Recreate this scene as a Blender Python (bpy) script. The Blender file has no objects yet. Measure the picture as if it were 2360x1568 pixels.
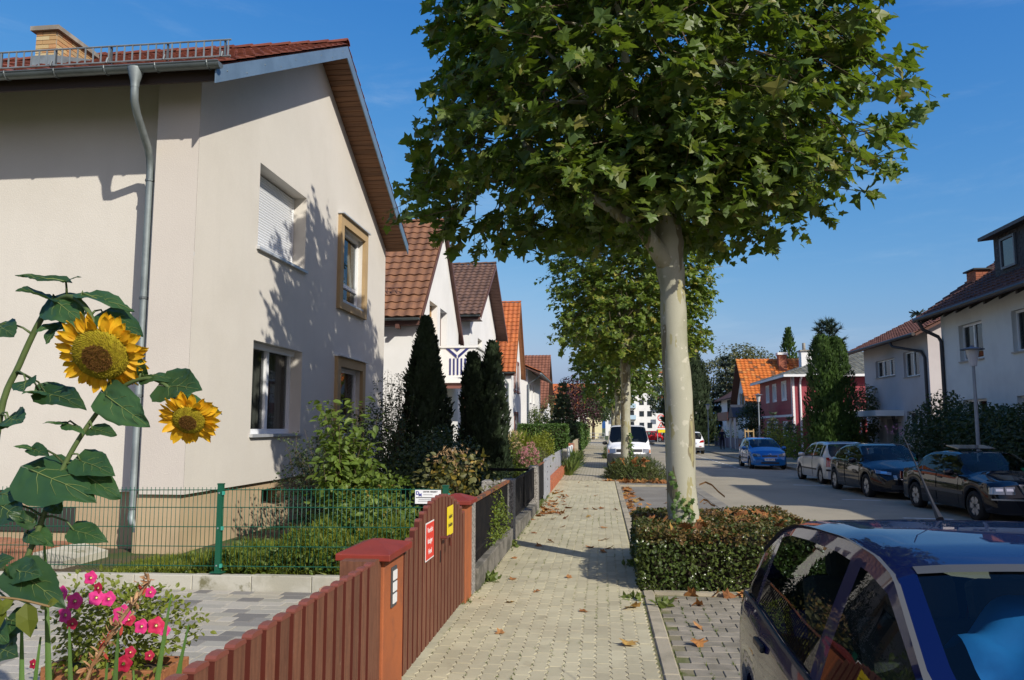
import bpy, math, random
import numpy as np
from mathutils import Vector, Matrix
random.seed(7); RNG = np.random.default_rng(7)
PI = math.pi
scene = bpy.context.scene
COL = scene.collection
# ------------------------------------------------------------------ camera
cam_d = bpy.data.cameras.new('camera'); cam = bpy.data.objects.new('camera', cam_d); COL.objects.link(cam)
cam_d.sensor_width = 36.0; cam_d.lens = 36.0*1808/2360; cam_d.clip_start = 0.05; cam_d.clip_end = 3000
PITCH, YAW = math.radians(6.344), math.radians(6.461)
cam.location = (0, 0, 1.78); cam.rotation_euler = (PI/2+PITCH, 0, YAW)
scene.camera = cam
# ------------------------------------------------------------------ sky and sun
SUN = Vector((1.0, -1.02, 0.93)).normalized()
world = bpy.data.worlds.new('World'); scene.world = world; world.use_nodes = True
wt = world.node_tree
sky = wt.nodes.new('ShaderNodeTexSky'); sky.sky_type = 'NISHITA'; sky.sun_disc = False
sky.sun_elevation = math.asin(SUN.z); sky.sun_rotation = math.atan2(SUN.x, SUN.y)
sky.air_density = 1.0; sky.dust_density = 3.0; sky.ozone_density = 6.0; sky.altitude = 100
bg = wt.nodes['Background']; bg.inputs['Strength'].default_value = 0.085
sep = wt.nodes.new('ShaderNodeSeparateColor'); com = wt.nodes.new('ShaderNodeCombineColor'); wt.links.new(sky.outputs[0], sep.inputs[0])
for ch, (pw, k, cap) in enumerate(((2.1, .60, 2.7), (1.1, 1.04, 3.8), (.5, 2.45, 5.0))):       # film response of the blue sky
    p_ = wt.nodes.new('ShaderNodeMath'); p_.operation = 'POWER'; p_.inputs[1].default_value = pw; q_ = wt.nodes.new('ShaderNodeMath'); q_.operation = 'MULTIPLY'; q_.inputs[1].default_value = k
    mn = wt.nodes.new('ShaderNodeMath'); mn.operation = 'MINIMUM'; mn.inputs[1].default_value = cap; wt.links.new(sep.outputs[ch], mn.inputs[0]); wt.links.new(mn.outputs[0], p_.inputs[0]); wt.links.new(p_.outputs[0], q_.inputs[0]); wt.links.new(q_.outputs[0], com.inputs[ch])
tc = wt.nodes.new('ShaderNodeTexCoord'); mp = wt.nodes.new('ShaderNodeMapping'); mp.inputs['Scale'].default_value = (1.4, 1.1, 6.5); mp.inputs['Rotation'].default_value = (.2, .15, .5)
nz = wt.nodes.new('ShaderNodeTexNoise'); nz.inputs['Scale'].default_value = 2.1; nz.inputs['Detail'].default_value = 7; nz.inputs['Roughness'].default_value = .62; nz.inputs['Distortion'].default_value = .5
mr = wt.nodes.new('ShaderNodeMapRange'); mr.interpolation_type = 'SMOOTHSTEP'; mr.inputs['From Min'].default_value = .50; mr.inputs['From Max'].default_value = .82; mr.inputs['To Max'].default_value = .22
wt.links.new(tc.outputs['Generated'], mp.inputs[0]); wt.links.new(mp.outputs[0], nz.inputs['Vector']); wt.links.new(nz.outputs['Fac'], mr.inputs['Value'])
cl_ = wt.nodes.new('ShaderNodeMix'); cl_.data_type = 'RGBA'; cl_.inputs['B'].default_value = (5.2, 6.0, 6.6, 1)
wt.links.new(mr.outputs[0], cl_.inputs['Factor']); wt.links.new(com.outputs[0], cl_.inputs['A']); wt.links.new(cl_.outputs['Result'], bg.inputs['Color'])
sl = bpy.data.lights.new('sun', 'SUN'); sun = bpy.data.objects.new('sun', sl); COL.objects.link(sun)
sl.energy = 3.05; sl.angle = math.radians(0.55); sl.color = (1.0, 0.945, 0.84)
sun.rotation_euler = SUN.to_track_quat('Z', 'Y').to_euler(); sun.location = (30, -30, 40)
scene.view_settings.view_transform = 'Standard'; scene.view_settings.look = 'None'
scene.view_settings.exposure = 0.72; scene.view_settings.gamma = 1.0
scene.view_settings.use_curve_mapping = False
scene.cycles.max_bounces = 6; scene.cycles.diffuse_bounces = 3; scene.cycles.glossy_bounces = 3
scene.cycles.transmission_bounces = 4; scene.cycles.transparent_max_bounces = 10
scene.cycles.sample_clamp_indirect = 6.0
# ------------------------------------------------------------------ materials
MATS = {}
def _rand_node(nt):
    oi = nt.nodes.new('ShaderNodeObjectInfo'); at = nt.nodes.new('ShaderNodeAttribute'); at.attribute_name = 'rnd'
    ad = nt.nodes.new('ShaderNodeMath'); ad.operation = 'ADD'; fr = nt.nodes.new('ShaderNodeMath'); fr.operation = 'FRACT'
    nt.links.new(oi.outputs['Random'], ad.inputs[0]); nt.links.new(at.outputs['Fac'], ad.inputs[1])
    nt.links.new(ad.outputs[0], fr.inputs[0]); return fr.outputs[0]
def _noise(nt, scale, detail=5.0, rough=.6, vec=None, stretch=None):
    n = nt.nodes.new('ShaderNodeTexNoise'); n.inputs['Scale'].default_value = scale
    n.inputs['Detail'].default_value = detail; n.inputs['Roughness'].default_value = rough
    if vec is None:
        g = nt.nodes.new('ShaderNodeNewGeometry'); vec = g.outputs['Position']
    if stretch:
        mp = nt.nodes.new('ShaderNodeMapping'); mp.inputs['Scale'].default_value = stretch
        nt.links.new(vec, mp.inputs['Vector']); vec = mp.outputs[0]
    nt.links.new(vec, n.inputs['Vector']); return n.outputs['Fac']
def _ramp(nt, src, a, b):
    r = nt.nodes.new('ShaderNodeMapRange'); r.interpolation_type = 'SMOOTHSTEP'
    r.inputs['From Min'].default_value = a; r.inputs['From Max'].default_value = b
    nt.links.new(src, r.inputs['Value']); return r.outputs[0]
def _mix(nt, fac, a, b, blend='MIX'):
    m = nt.nodes.new('ShaderNodeMix'); m.data_type = 'RGBA'; m.blend_type = blend
    for sock, v in ((m.inputs['Factor'], fac), (m.inputs['A'], a), (m.inputs['B'], b)):
        if hasattr(v, 'links'): nt.links.new(v, sock)
        elif isinstance(v, (int, float)): sock.default_value = v
        else: sock.default_value = (v[0], v[1], v[2], 1)
    return m.outputs['Result']
def mat(name, col, rough=.8, col2=None, scale=2., lo=.4, hi=.65, bump=0., bscale=90., metal=0., spec=.5, rnd=0., coat=0.,
        col3=None, scale3=9., lo3=.55, hi3=.7, grain=0., gscale=150., stretch=None, cols=None, trans=0., tcol=None, sheen=0, streak=0):
    if name in MATS: return MATS[name]
    m = bpy.data.materials.new(name); MATS[name] = m; m.use_nodes = True
    nt = m.node_tree; b = nt.nodes['Principled BSDF']
    c = col
    if cols:                                             # per piece colour out of a list
        rn = _rand_node(nt); cr = nt.nodes.new('ShaderNodeValToRGB'); cr.color_ramp.interpolation = 'CONSTANT'
        el = cr.color_ramp.elements
        while len(el) < len(cols): el.new(.5)
        for i, cc in enumerate(cols): el[i].position = i/len(cols); el[i].color = (*cc, 1)
        nt.links.new(rn, cr.inputs[0]); c = cr.outputs['Color']
    if col2 is not None: c = _mix(nt, _ramp(nt, _noise(nt, scale, stretch=stretch), lo, hi), c, col2)
    if col3 is not None: c = _mix(nt, _ramp(nt, _noise(nt, scale3, 6, .65), lo3, hi3), c, col3)
    if streak: c = _mix(nt, _ramp(nt, _noise(nt, 1.0, 5, .6, stretch=(5, 5, .30)), .50, .80), c, tuple(v*(1-streak) for v in col))
    if grain:
        gm = nt.nodes.new('ShaderNodeMapRange'); gm.inputs['From Min'].default_value = .25; gm.inputs['From Max'].default_value = .75
        gm.inputs['To Min'].default_value = 1-grain; gm.inputs['To Max'].default_value = 1+grain
        nt.links.new(_noise(nt, gscale, 3, .7), gm.inputs['Value'])
        c = _mix(nt, 1.0, c, gm.outputs[0], 'MULTIPLY')
    if rnd:
        rn = _rand_node(nt); rm = nt.nodes.new('ShaderNodeMapRange')
        rm.inputs['To Min'].default_value = 1-rnd; rm.inputs['To Max'].default_value = 1+rnd
        nt.links.new(rn, rm.inputs['Value'])
        c = _mix(nt, 1.0, c, rm.outputs[0], 'MULTIPLY')
    if hasattr(c, 'links'): nt.links.new(c, b.inputs['Base Color'])
    else: b.inputs['Base Color'].default_value = (*c, 1)
    b.inputs['Roughness'].default_value = rough; b.inputs['Metallic'].default_value = metal
    b.inputs['Specular IOR Level'].default_value = spec if rough < .8 else min(spec, .22); b.inputs['Coat Weight'].default_value = coat
    b.inputs['Coat Roughness'].default_value = .02
    if bump:
        bn = nt.nodes.new('ShaderNodeBump'); bn.inputs['Strength'].default_value = bump; bn.inputs['Distance'].default_value = .01
        nt.links.new(_noise(nt, bscale, 4, .65, stretch=stretch), bn.inputs['Height']); nt.links.new(bn.outputs[0], b.inputs['Normal'])
    if trans:
        t = nt.nodes.new('ShaderNodeBsdfTranslucent'); mx = nt.nodes.new('ShaderNodeMixShader'); mx.inputs[0].default_value = trans
        if tcol is not None: t.inputs['Color'].default_value = (*tcol, 1)
        elif hasattr(c, 'links'): nt.links.new(c, t.inputs['Color'])
        out = nt.nodes['Material Output']
        nt.links.new(b.outputs[0], mx.inputs[1]); nt.links.new(t.outputs[0], mx.inputs[2]); nt.links.new(mx.outputs[0], out.inputs[0])
    return m
def glass_mat(name, tint, ior=1.5, rough=0.0):
    if name in MATS: return MATS[name]
    m = bpy.data.materials.new(name); MATS[name] = m; m.use_nodes = True; nt = m.node_tree; nt.nodes.remove(nt.nodes['Principled BSDF'])
    tr = nt.nodes.new('ShaderNodeBsdfTransparent'); tr.inputs[0].default_value = (*tint, 1)
    gl = nt.nodes.new('ShaderNodeBsdfGlossy'); gl.inputs['Roughness'].default_value = rough
    lw = nt.nodes.new('ShaderNodeLayerWeight'); pw = nt.nodes.new('ShaderNodeMath'); pw.operation = 'POWER'; pw.inputs[1].default_value = 5.0; nt.links.new(lw.outputs['Facing'], pw.inputs[0])
    fr = nt.nodes.new('ShaderNodeMapRange'); f0 = ((ior-1)/(ior+1))**2; fr.inputs['To Min'].default_value = f0; fr.inputs['To Max'].default_value = .96; nt.links.new(pw.outputs[0], fr.inputs['Value'])
    mx = nt.nodes.new('ShaderNodeMixShader')
    nt.links.new(fr.outputs[0], mx.inputs[0]); nt.links.new(tr.outputs[0], mx.inputs[1]); nt.links.new(gl.outputs[0], mx.inputs[2])
    nt.links.new(mx.outputs[0], nt.nodes['Material Output'].inputs[0]); return m
# ------------------------------------------------------------------ object helpers
BASE = {}
def link(o, parent=None):
    COL.objects.link(o)
    if parent is not None: o.parent = parent
    return o
def tag(o, label=None, cat=None, group=None, kind=None):
    if label: o['label'] = label
    if cat: o['category'] = cat
    if group: o['group'] = group
    if kind: o['kind'] = kind
    return o
def thing(name, label, cat, loc=(0, 0, 0), rotz=0., group=None):
    o = bpy.data.objects.new(name, None); link(o); o.location = loc; o.rotation_euler = (0, 0, rotz)
    o.empty_display_size = .2; BASE[o] = Vector(loc); return tag(o, label, cat, group)
def copy_tree(o, parent=None, loc=None, rotz=None):
    c = o.copy(); link(c)
    if parent is not None: c.parent = parent
    if loc is not None: c.location = loc
    if rotz is not None: c.rotation_euler = (0, 0, rotz)
    for ch in list(o.children): copy_tree(ch, c)
    return c
def np_mesh(name, V, F_idx, F_len, mats, midx=None, rnd=None, smooth=False):
    me = bpy.data.meshes.new(name); V = np.asarray(V, np.float32).reshape(-1, 3)
    F_idx = np.asarray(F_idx, np.int32).ravel(); F_len = np.asarray(F_len, np.int32).ravel()
    me.vertices.add(len(V)); me.vertices.foreach_set('co', V.ravel())
    me.loops.add(len(F_idx)); me.loops.foreach_set('vertex_index', F_idx)
    me.polygons.add(len(F_len)); st = np.zeros(len(F_len), np.int32); st[1:] = np.cumsum(F_len)[:-1]
    me.polygons.foreach_set('loop_start', st)
    for m in (mats if isinstance(mats, (list, tuple)) else [mats]): me.materials.append(m)
    if midx is not None: me.polygons.foreach_set('material_index', np.asarray(midx, np.int32))
    me.update(calc_edges=True)
    me.polygons.foreach_set('use_smooth', np.full(len(F_len), bool(smooth)))
    if rnd is not None:
        a = me.attributes.new('rnd', 'FLOAT', 'FACE'); a.data.foreach_set('value', np.asarray(rnd, np.float32))
    return me
def mesh_obj(name, me, parent=None, loc=(0, 0, 0), M=None):
    o = bpy.data.objects.new(name, me); link(o, parent)
    if M is not None: o.matrix_local = M
    else: o.location = loc
    return o
class MB:
    """collects shapes and builds ONE mesh object"""
    def __init__(s): s.v = []; s.f = []; s.m = []; s.r = []; s.mi = 0; s.rv = 0.
    def add(s, vs, fs):
        n = len(s.v); s.v += [tuple(p) for p in vs]
        for f in fs: s.f.append([i+n for i in f]); s.m.append(s.mi); s.r.append(s.rv)
        return s
    def quad(s, a, b, c, d): return s.add([a, b, c, d], [[0, 1, 2, 3]])
    def poly(s, pts): return s.add(pts, [list(range(len(pts)))])
    def obox(s, c, ax, ay, az):
        c = Vector(c); ax, ay, az = Vector(ax), Vector(ay), Vector(az); vs = []
        for k in (-1, 1):
            for j in (-1, 1):
                for i in (-1, 1): vs.append(c+ax*i+ay*j+az*k)
        fs = [[0, 2, 3, 1], [4, 5, 7, 6], [0, 1, 5, 4], [2, 6, 7, 3], [0, 4, 6, 2], [1, 3, 7, 5]]
        if ax.cross(ay).dot(az) < 0: fs = [f[::-1] for f in fs]
        return s.add(vs, fs)
    def box(s, x0, x1, y0, y1, z0, z1):
        return s.obox(((x0+x1)/2, (y0+y1)/2, (z0+z1)/2), (abs(x1-x0)/2, 0, 0), (0, abs(y1-y0)/2, 0), (0, 0, abs(z1-z0)/2))
    def bar(s, a, b, w, h, up=(0, 0, 1)):
        a, b = Vector(a), Vector(b); d = b-a; L = d.length; d.normalize(); up = Vector(up)
        if abs(d.dot(up)) > .98: up = Vector((0, 1, 0))
        sd = d.cross(up).normalized(); up = sd.cross(d)
        return s.obox((a+b)/2, d*L/2, sd*w/2, up*h/2)
    def tube(s, pts, r, n=8, caps=True):
        pts = [Vector(p) for p in pts]; N = len(pts)
        rs = r if isinstance(r, (list, tuple)) else [r]*N
        d0 = (pts[1]-pts[0]).normalized(); up = Vector((0, 0, 1)) if abs(d0.z) < .9 else Vector((1, 0, 0))
        x = d0.cross(up).normalized(); vs = []
        for i, p in enumerate(pts):
            d = (pts[min(i+1, N-1)]-pts[max(i-1, 0)]).normalized()
            x = (x-d*x.dot(d)).normalized(); y = d.cross(x)
            for k in range(n):
                a = 2*PI*k/n; vs.append(p+(x*math.cos(a)+y*math.sin(a))*rs[i])
        fs = []
        for i in range(N-1):
            for k in range(n): fs.append([i*n+k, i*n+(k+1) % n, (i+1)*n+(k+1) % n, (i+1)*n+k])
        if caps: fs.append(list(range(n))[::-1]); fs.append([(N-1)*n+k for k in range(n)])
        return s.add(vs, fs)
    def lathe(s, prof, n=24, c=(0, 0, 0), axis='z'):
        vs = []; c = Vector(c)
        for r, h in prof:
            for k in range(n):
                a = 2*PI*k/n; p = (r*math.cos(a), r*math.sin(a), h)
                if axis == 'y': p = (p[0], p[2], -p[1])
                elif axis == 'x': p = (p[2], p[0], p[1])
                vs.append(c+Vector(p))
        fs = []
        for i in range(len(prof)-1):
            for k in range(n): fs.append([i*n+k, i*n+(k+1) % n, (i+1)*n+(k+1) % n, (i+1)*n+k])
        return s.add(vs, fs)
    def prism(s, pts, d):
        """closed outline extruded by vector d"""
        n = len(pts); d = Vector(d); vs = [Vector(p) for p in pts]; vs = vs+[p+d for p in vs]
        fs = [list(range(n))[::-1], [n+i for i in range(n)]]+[[i, (i+1) % n, n+(i+1) % n, n+i] for i in range(n)]
        return s.add(vs, fs)
    def fbox(s, P, u0, u1, v0, v1, d0, d1):
        a = P(u0, v0, d0); return s.obox(P((u0+u1)/2, (v0+v1)/2, (d0+d1)/2), (P(u1, v0, d0)-a)/2, (P(u0, v1, d0)-a)/2, (P(u0, v0, d1)-a)/2)
    def mesh(s, name, m, smooth=False):
        if not s.f: return None
        fi = [i for f in s.f for i in f]
        return np_mesh(name, s.v, fi, [len(f) for f in s.f], m, s.m, s.r, smooth)
    def build(s, name, m, parent=None, smooth=False, bevel=0., local=False):
        if not s.f: return None
        vs = np.array(s.v); lo, hi = vs.min(0), vs.max(0)
        c = Vector(((lo[0]+hi[0])/2, (lo[1]+hi[1])/2, lo[2]))
        s.v = [(p[0]-c.x, p[1]-c.y, p[2]-c.z) for p in s.v]
        me = s.mesh(name, m, smooth)
        if smooth and smooth != 'all': me.set_sharp_from_angle(angle=math.radians(38))
        o = bpy.data.objects.new(name, me); link(o, parent)
        base = Vector((0, 0, 0))
        if parent is not None and not local: base = BASE.get(parent, base)
        o.location = c-base; BASE[o] = c if not local else Vector(c)
        if local and parent is not None and parent.type == 'MESH': o.location = c-parent.location; 
        if bevel:
            b = o.modifiers.new('bevel', 'BEVEL'); b.width = bevel; b.segments = 2; b.limit_method = 'ANGLE'; b.angle_limit = math.radians(40)
        return o
def struct(name, mb, m, smooth=False): return tag(mb.build(name, m, smooth=smooth), kind='structure')
def text_mesh(txt, size, extrude=.0015, name='lettering', bold=0.):
    cu = bpy.data.curves.new(name, 'FONT'); cu.body = txt; cu.size = size; cu.extrude = extrude; cu.align_x = 'CENTER'; cu.align_y = 'CENTER'
    cu.offset = bold; cu.resolution_u = 3
    o = bpy.data.objects.new('tmp', cu); COL.objects.link(o); bpy.context.view_layer.update()
    me = bpy.data.meshes.new_from_object(o); COL.objects.unlink(o); bpy.data.objects.remove(o); me.name = name; return me
def text_obj(txt, size, m, parent, M, name='lettering', bold=0.):
    me = text_mesh(txt, size, name=name, bold=bold); me.materials.clear(); me.materials.append(m)
    o = bpy.data.objects.new(name, me); link(o, parent); B = BASE.get(parent, Vector((0, 0, 0))) if parent is not None else Vector((0, 0, 0))
    o.matrix_local = Matrix.Translation(-B) @ M; return o
def frame_M(o, x, y):
    x = Vector(x).normalized(); y = Vector(y).normalized(); z = x.cross(y)
    return Matrix(((x.x, y.x, z.x, o[0]), (x.y, y.y, z.y, o[1]), (x.z, y.z, z.z, o[2]), (0, 0, 0, 1)))
# ------------------------------------------------------------------ leaf clouds
def leaf_tpl(kind):
    if kind.startswith('plane'):
        cu = {'plane': (-.22, -.12, .10), 'plane1': (.30, -.30, .12), 'plane2': (-.55, .10, .30)}[kind]
        R = [(.2, -.07), (.5, -.02), (.36, .17), (.66, .42), (.52, .45), (.3, .52), (.25, .72)]
        out = [(0, 0)]+R+[(0, 1.02)]+[(-x, y) for x, y in R[::-1]]
        v = [(x, y, cu[0]*x*x+cu[1]*y*y+cu[2]*abs(x)+.03*math.sin(9*x+7*y)) for x, y in out]+[(0, .36, .05)]
        n = len(out); f = [[n, i, (i+1) % n] for i in range(n)]
    elif kind == 'diamond':
        v = [(0, 0, 0), (.3, .45, .06), (0, 1, -.08), (-.3, .45, .06)]; f = [[0, 1, 2], [0, 2, 3]]
    elif kind == 'oval':
        v = [(0, 0, 0), (.28, .25, .07), (.3, .6, .05), (0, 1, -.12), (-.3, .6, .05), (-.28, .25, .07), (0, .5, 0)]
        f = [[6, i, (i+1) % 6] for i in range(6)]
    elif kind == 'blade':
        v = [(-.06, 0, 0), (.06, 0, 0), (.05, .5, .03), (-.05, .5, .03), (0, 1, .0)]; f = [[0, 1, 2, 3], [3, 2, 4]]
    elif kind == 'spray':      # flat scale-leaf spray of a thuja
        v = [(0, 0, 0), (.10, .3, .03), (.34, .55, 0), (.12, .6, .03), (.2, .9, 0), (0, 1.1, .02), (-.2, .85, 0), (-.12, .6, .03), (-.34, .5, 0), (-.10, .3, .03)]
        f = [[0, 1, 9], [1, 2, 3], [1, 3, 7], [1, 7, 9], [3, 4, 5], [3, 5, 7], [5, 6, 7], [7, 8, 9]]
    elif kind == 'needle':     # twig with needles, as three crossing blades
        v = []; f = []
        for k in range(3):
            a = k*PI/3; c, s_ = math.cos(a), math.sin(a); n = len(v)
            v += [(-.16*c, .15, -.16*s_), (.16*c, .15, .16*s_), (.05*c, 1, .05*s_), (-.05*c, 1, -.05*s_), (0, 0, 0)]
            f += [[n+4, n+1, n], [n, n+1, n+2, n+3]]
    elif kind == 'tuft':
        v = []; f = []
        for k in range(5):
            a = k*2*PI/5; c, s_ = math.cos(a), math.sin(a); n = len(v)
            v += [(-.07*s_, 0, .07*c), (.07*s_, 0, -.07*c), (.45*c, .8+.1*(k % 3), .45*s_)]; f += [[n, n+1, n+2]]
    elif kind == 'petal':
        v = [(0, 0, 0), (.14, .35, .05), (.12, .75, .03), (0, 1, -.06), (-.12, .75, .03), (-.14, .35, .05), (0, .5, -.01)]
        f = [[6, i, (i+1) % 6] for i in range(6)]
    return np.array(v, float), f
def orient(nrm, tip):
    """rotation matrices (n,3,3): columns side, tip, normal"""
    nrm = nrm/np.linalg.norm(nrm, axis=1, keepdims=True)
    tip = tip-nrm*(nrm*tip).sum(1, keepdims=True); tip = tip/(np.linalg.norm(tip, axis=1, keepdims=True)+1e-9)
    return np.stack([np.cross(tip, nrm), tip, nrm], axis=2)
def leaf_arrays(kind, pos, nrm, tip, size):
    tv, tf = leaf_tpl(kind); R = orient(nrm, tip); n = len(pos)
    V = np.einsum('nij,kj->nki', R, tv)*size[:, None, None]+pos[:, None, :]
    fl = np.array([len(f) for f in tf]); fi = np.array([i for f in tf for i in f])
    F = (fi[None, :]+(np.arange(n)*len(tv))[:, None])
    return V.reshape(-1, 3), F.ravel(), np.tile(fl, n), np.repeat(RNG.random(n), len(tf))
def leaf_obj(name, kind, pos, nrm, tip, size, m, parent=None, base=None):
    V, F, L, r = leaf_arrays(kind, pos, nrm, tip, size)
    b = np.array(base if base is not None else (BASE.get(parent, Vector((0, 0, 0))) if parent is not None else (0, 0, 0)))
    me = np_mesh(name, V-b, F, L, m, rnd=r)
    o = bpy.data.objects.new(name, me); link(o, parent)
    if parent is None: o.location = b
    return o
def unit(n):
    v = RNG.normal(size=(n, 3)); return v/np.linalg.norm(v, axis=1, keepdims=True)
def cloud(n, c, r, shell=.6, lump=.18, flat=0.):
    """points in a lumpy ellipsoid, mostly near its surface; returns points and outward normals"""
    d = unit(n); k = unit(14); ph = RNG.random(14)*6
    bump = (np.cos(d@k.T*4.5+ph)).sum(1)/14**.5
    rad = (shell+(1-shell)*RNG.random(n)**.6)*(1+lump*bump)
    p = d*rad[:, None]*np.array(r)+np.array(c)
    return p, d/np.array(r)
# ================================================================== SETTING: ground, street
CAMP = np.array([0, 0, 1.78])
def sheet(name, x0, x1, y0, y1, z0, z1, m, n=1):
    b = MB()
    for i in range(n):
        ya, yb = y0+(y1-y0)*i/n, y0+(y1-y0)*(i+1)/n
        b.quad((x0, ya, z0), (x1, ya, z1), (x1, yb, z1), (x0, yb, z0))
    return struct(name, b, m)
m_soil = mat('garden soil', (.10, .075, .045), .95, (.06, .085, .025), 1.4, .42, .6, bump=.6, bscale=40)
m_lawn = mat('far lawn', (.06, .09, .025), .95, (.09, .08, .04), .5, .4, .65)
sheet('terrain', -900, 900, -300, 1500, -.32, -.32, m_lawn)
sheet('garden_ground', -40, -1.52, 8.42, 140, .05, .05, m_soil)
sheet('garden_bed', -12, -1.5, -3, 4.6, .012, .012, m_soil)
sheet('far_garden_ground', 11.45, 70, -30, 150, -.05, -.05, m_soil)
m_sand = mat('joint sand', (.21, .185, .115), .95, (.12, .13, .05), 6, .45, .6, bump=.5, bscale=120)
sheet('driveway', -14, -1.47, 4.55, 8.26, .0, .0, m_sand)
sidewalk = sheet('sidewalk', -1.60, .42, -6, 27, -.009, -.009, m_sand)
# paving that is too far to tell the stones apart: bricks in the material
def far_paving():
    m = bpy.data.materials.new('far paving'); m.use_nodes = True; nt = m.node_tree; b = nt.nodes['Principled BSDF']
    g = nt.nodes.new('ShaderNodeNewGeometry'); mp = nt.nodes.new('ShaderNodeMapping'); mp.inputs['Rotation'].default_value = (0, 0, PI/2)
    br = nt.nodes.new('ShaderNodeTexBrick'); br.inputs['Scale'].default_value = 1.0
    br.inputs['Brick Width'].default_value = .225; br.inputs['Row Height'].default_value = .118; br.inputs['Mortar Size'].default_value = .007
    br.inputs['Color1'].default_value = (.44, .385, .275, 1); br.inputs['Color2'].default_value = (.39, .34, .24, 1); br.inputs['Mortar'].default_value = (.17, .16, .09, 1)
    nt.links.new(g.outputs['Position'], mp.inputs[0]); nt.links.new(mp.outputs[0], br.inputs[0])
    c = _mix(nt, _ramp(nt, _noise(nt, 1.2), .45, .7), br.outputs['Color'], (.32, .28, .195))
    nt.links.new(c, b.inputs['Base Color']); b.inputs['Roughness'].default_value = .9; return m
sheet('sidewalk_far', -1.60, .42, 27, 135, .0, .0, far_paving())
m_asph = mat('pale asphalt', (.33, .29, .215), .9, (.27, .24, .18), .35, .4, .65, grain=.28, gscale=140, bump=.3, bscale=160, col3=(.37, .33, .25), scale3=1.3, lo3=.55, hi3=.75)
m_bay = mat('parking bay asphalt', (.19, .175, .15), .9, (.235, .22, .19), .8, .4, .65, grain=.25, gscale=150, bump=.3, bscale=150)
m_gut = mat('gutter stone', (.26, .24, .20), .9, (.18, .165, .14), 1.5, .4, .65, grain=.12, rnd=.1)
m_kerb = mat('kerb concrete', (.37, .325, .24), .9, (.27, .24, .175), 3, .42, .65, grain=.15, rnd=.08, bump=.3)
m_white = mat('road marking paint', (.68, .67, .62), .8, (.4, .39, .36), 5, .5, .7)
sheet('parking_bay', .55, 2.66, -6, 112, -.055, -.06, m_bay)
sheet('road', 2.95, 9.40, -30, 190, -.065, -.175, m_asph)
sheet('side_street', -60, 60, 112.5, 124, -.15, -.15, m_asph)
m_fsw = (mat('far pavement', (.29, .255, .19), .9, (.14, .14, .08), 1., .45, .65, grain=.15))
def xk(y): return max(8.25, 9.75-max(0, y-14)*.046)
fs = MB(); fk = MB()
for y in range(-30, 140):
    a, c = xk(y), xk(y+1); fs.quad((a+.14, y, -.055), (11.46, y, -.045), (11.46, y+1, -.045), (c+.14, y+1, -.055))
    fk.prism([(a, y, -.3), (a+.13, y, -.3), (c+.13, y+.99, -.3), (c, y+.99, -.3)], (0, 0, .255))
struct('far_sidewalk', fs, m_fsw)
struct('far_kerb', fk, m_kerb)
gs = MB()
for i in range(330):
    gs.rv = RNG.random(); gs.box(2.662, 2.80, -6+i*.33, -6+i*.33+.325, -.2, -.052); gs.box(2.803, 2.948, -6+i*.33+.1, -6+i*.33+.425, -.2, -.058)
struct('gutter_stones', gs, m_gut)
mk = MB()
def rz(x): return -.065-(x-2.95)*.11/6.45+.004
for i in range(14):
    y = 37.5+i*1.25; mk.quad((6.28, y, rz(6.28)), (6.42, y, rz(6.42)), (6.42, y+.6, rz(6.42)), (6.28, y+.6, rz(6.28)))
for y in (17.6, 21.9, 27.2): mk.quad((6.3, y, rz(6.3)), (7.3, y, rz(7.3)), (7.3, y+.12, rz(7.3)), (6.3, y+.12, rz(6.3)))
struct('lane_markings', mk, m_white)
pt = MB()
pt.quad((3.0, 37.2, rz(3.0)-.002), (9.3, 39.6, rz(9.3)-.002), (9.3, 40.8, rz(9.3)-.002), (3.0, 38.2, rz(3.0)-.002))
struct('asphalt_patch', pt, mat('newer asphalt', (.16, .15, .135), .9, grain=.2))
kerb = thing('kerb', None, None, (.485, 10, 0)); kerb['kind'] = 'structure'
km = MB().box(-.062, .062, -.495, .495, -.2, .006).mesh('kerb_stone', m_kerb)
for i in range(-2, 60):
    o = mesh_obj('kerb_stone', km, kerb, (.0, i+.5-10, RNG.normal()*.003))
    mo = o.modifiers.new('bevel', 'BEVEL'); mo.width = .012; mo.segments = 1
kb = MB(); 
for i in range(60, 112): kb.box(.423, .547, i, i+.99, -.2, .006)
tag(kb.build('distant_kerb', m_kerb, kerb), kind='stuff')
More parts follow.
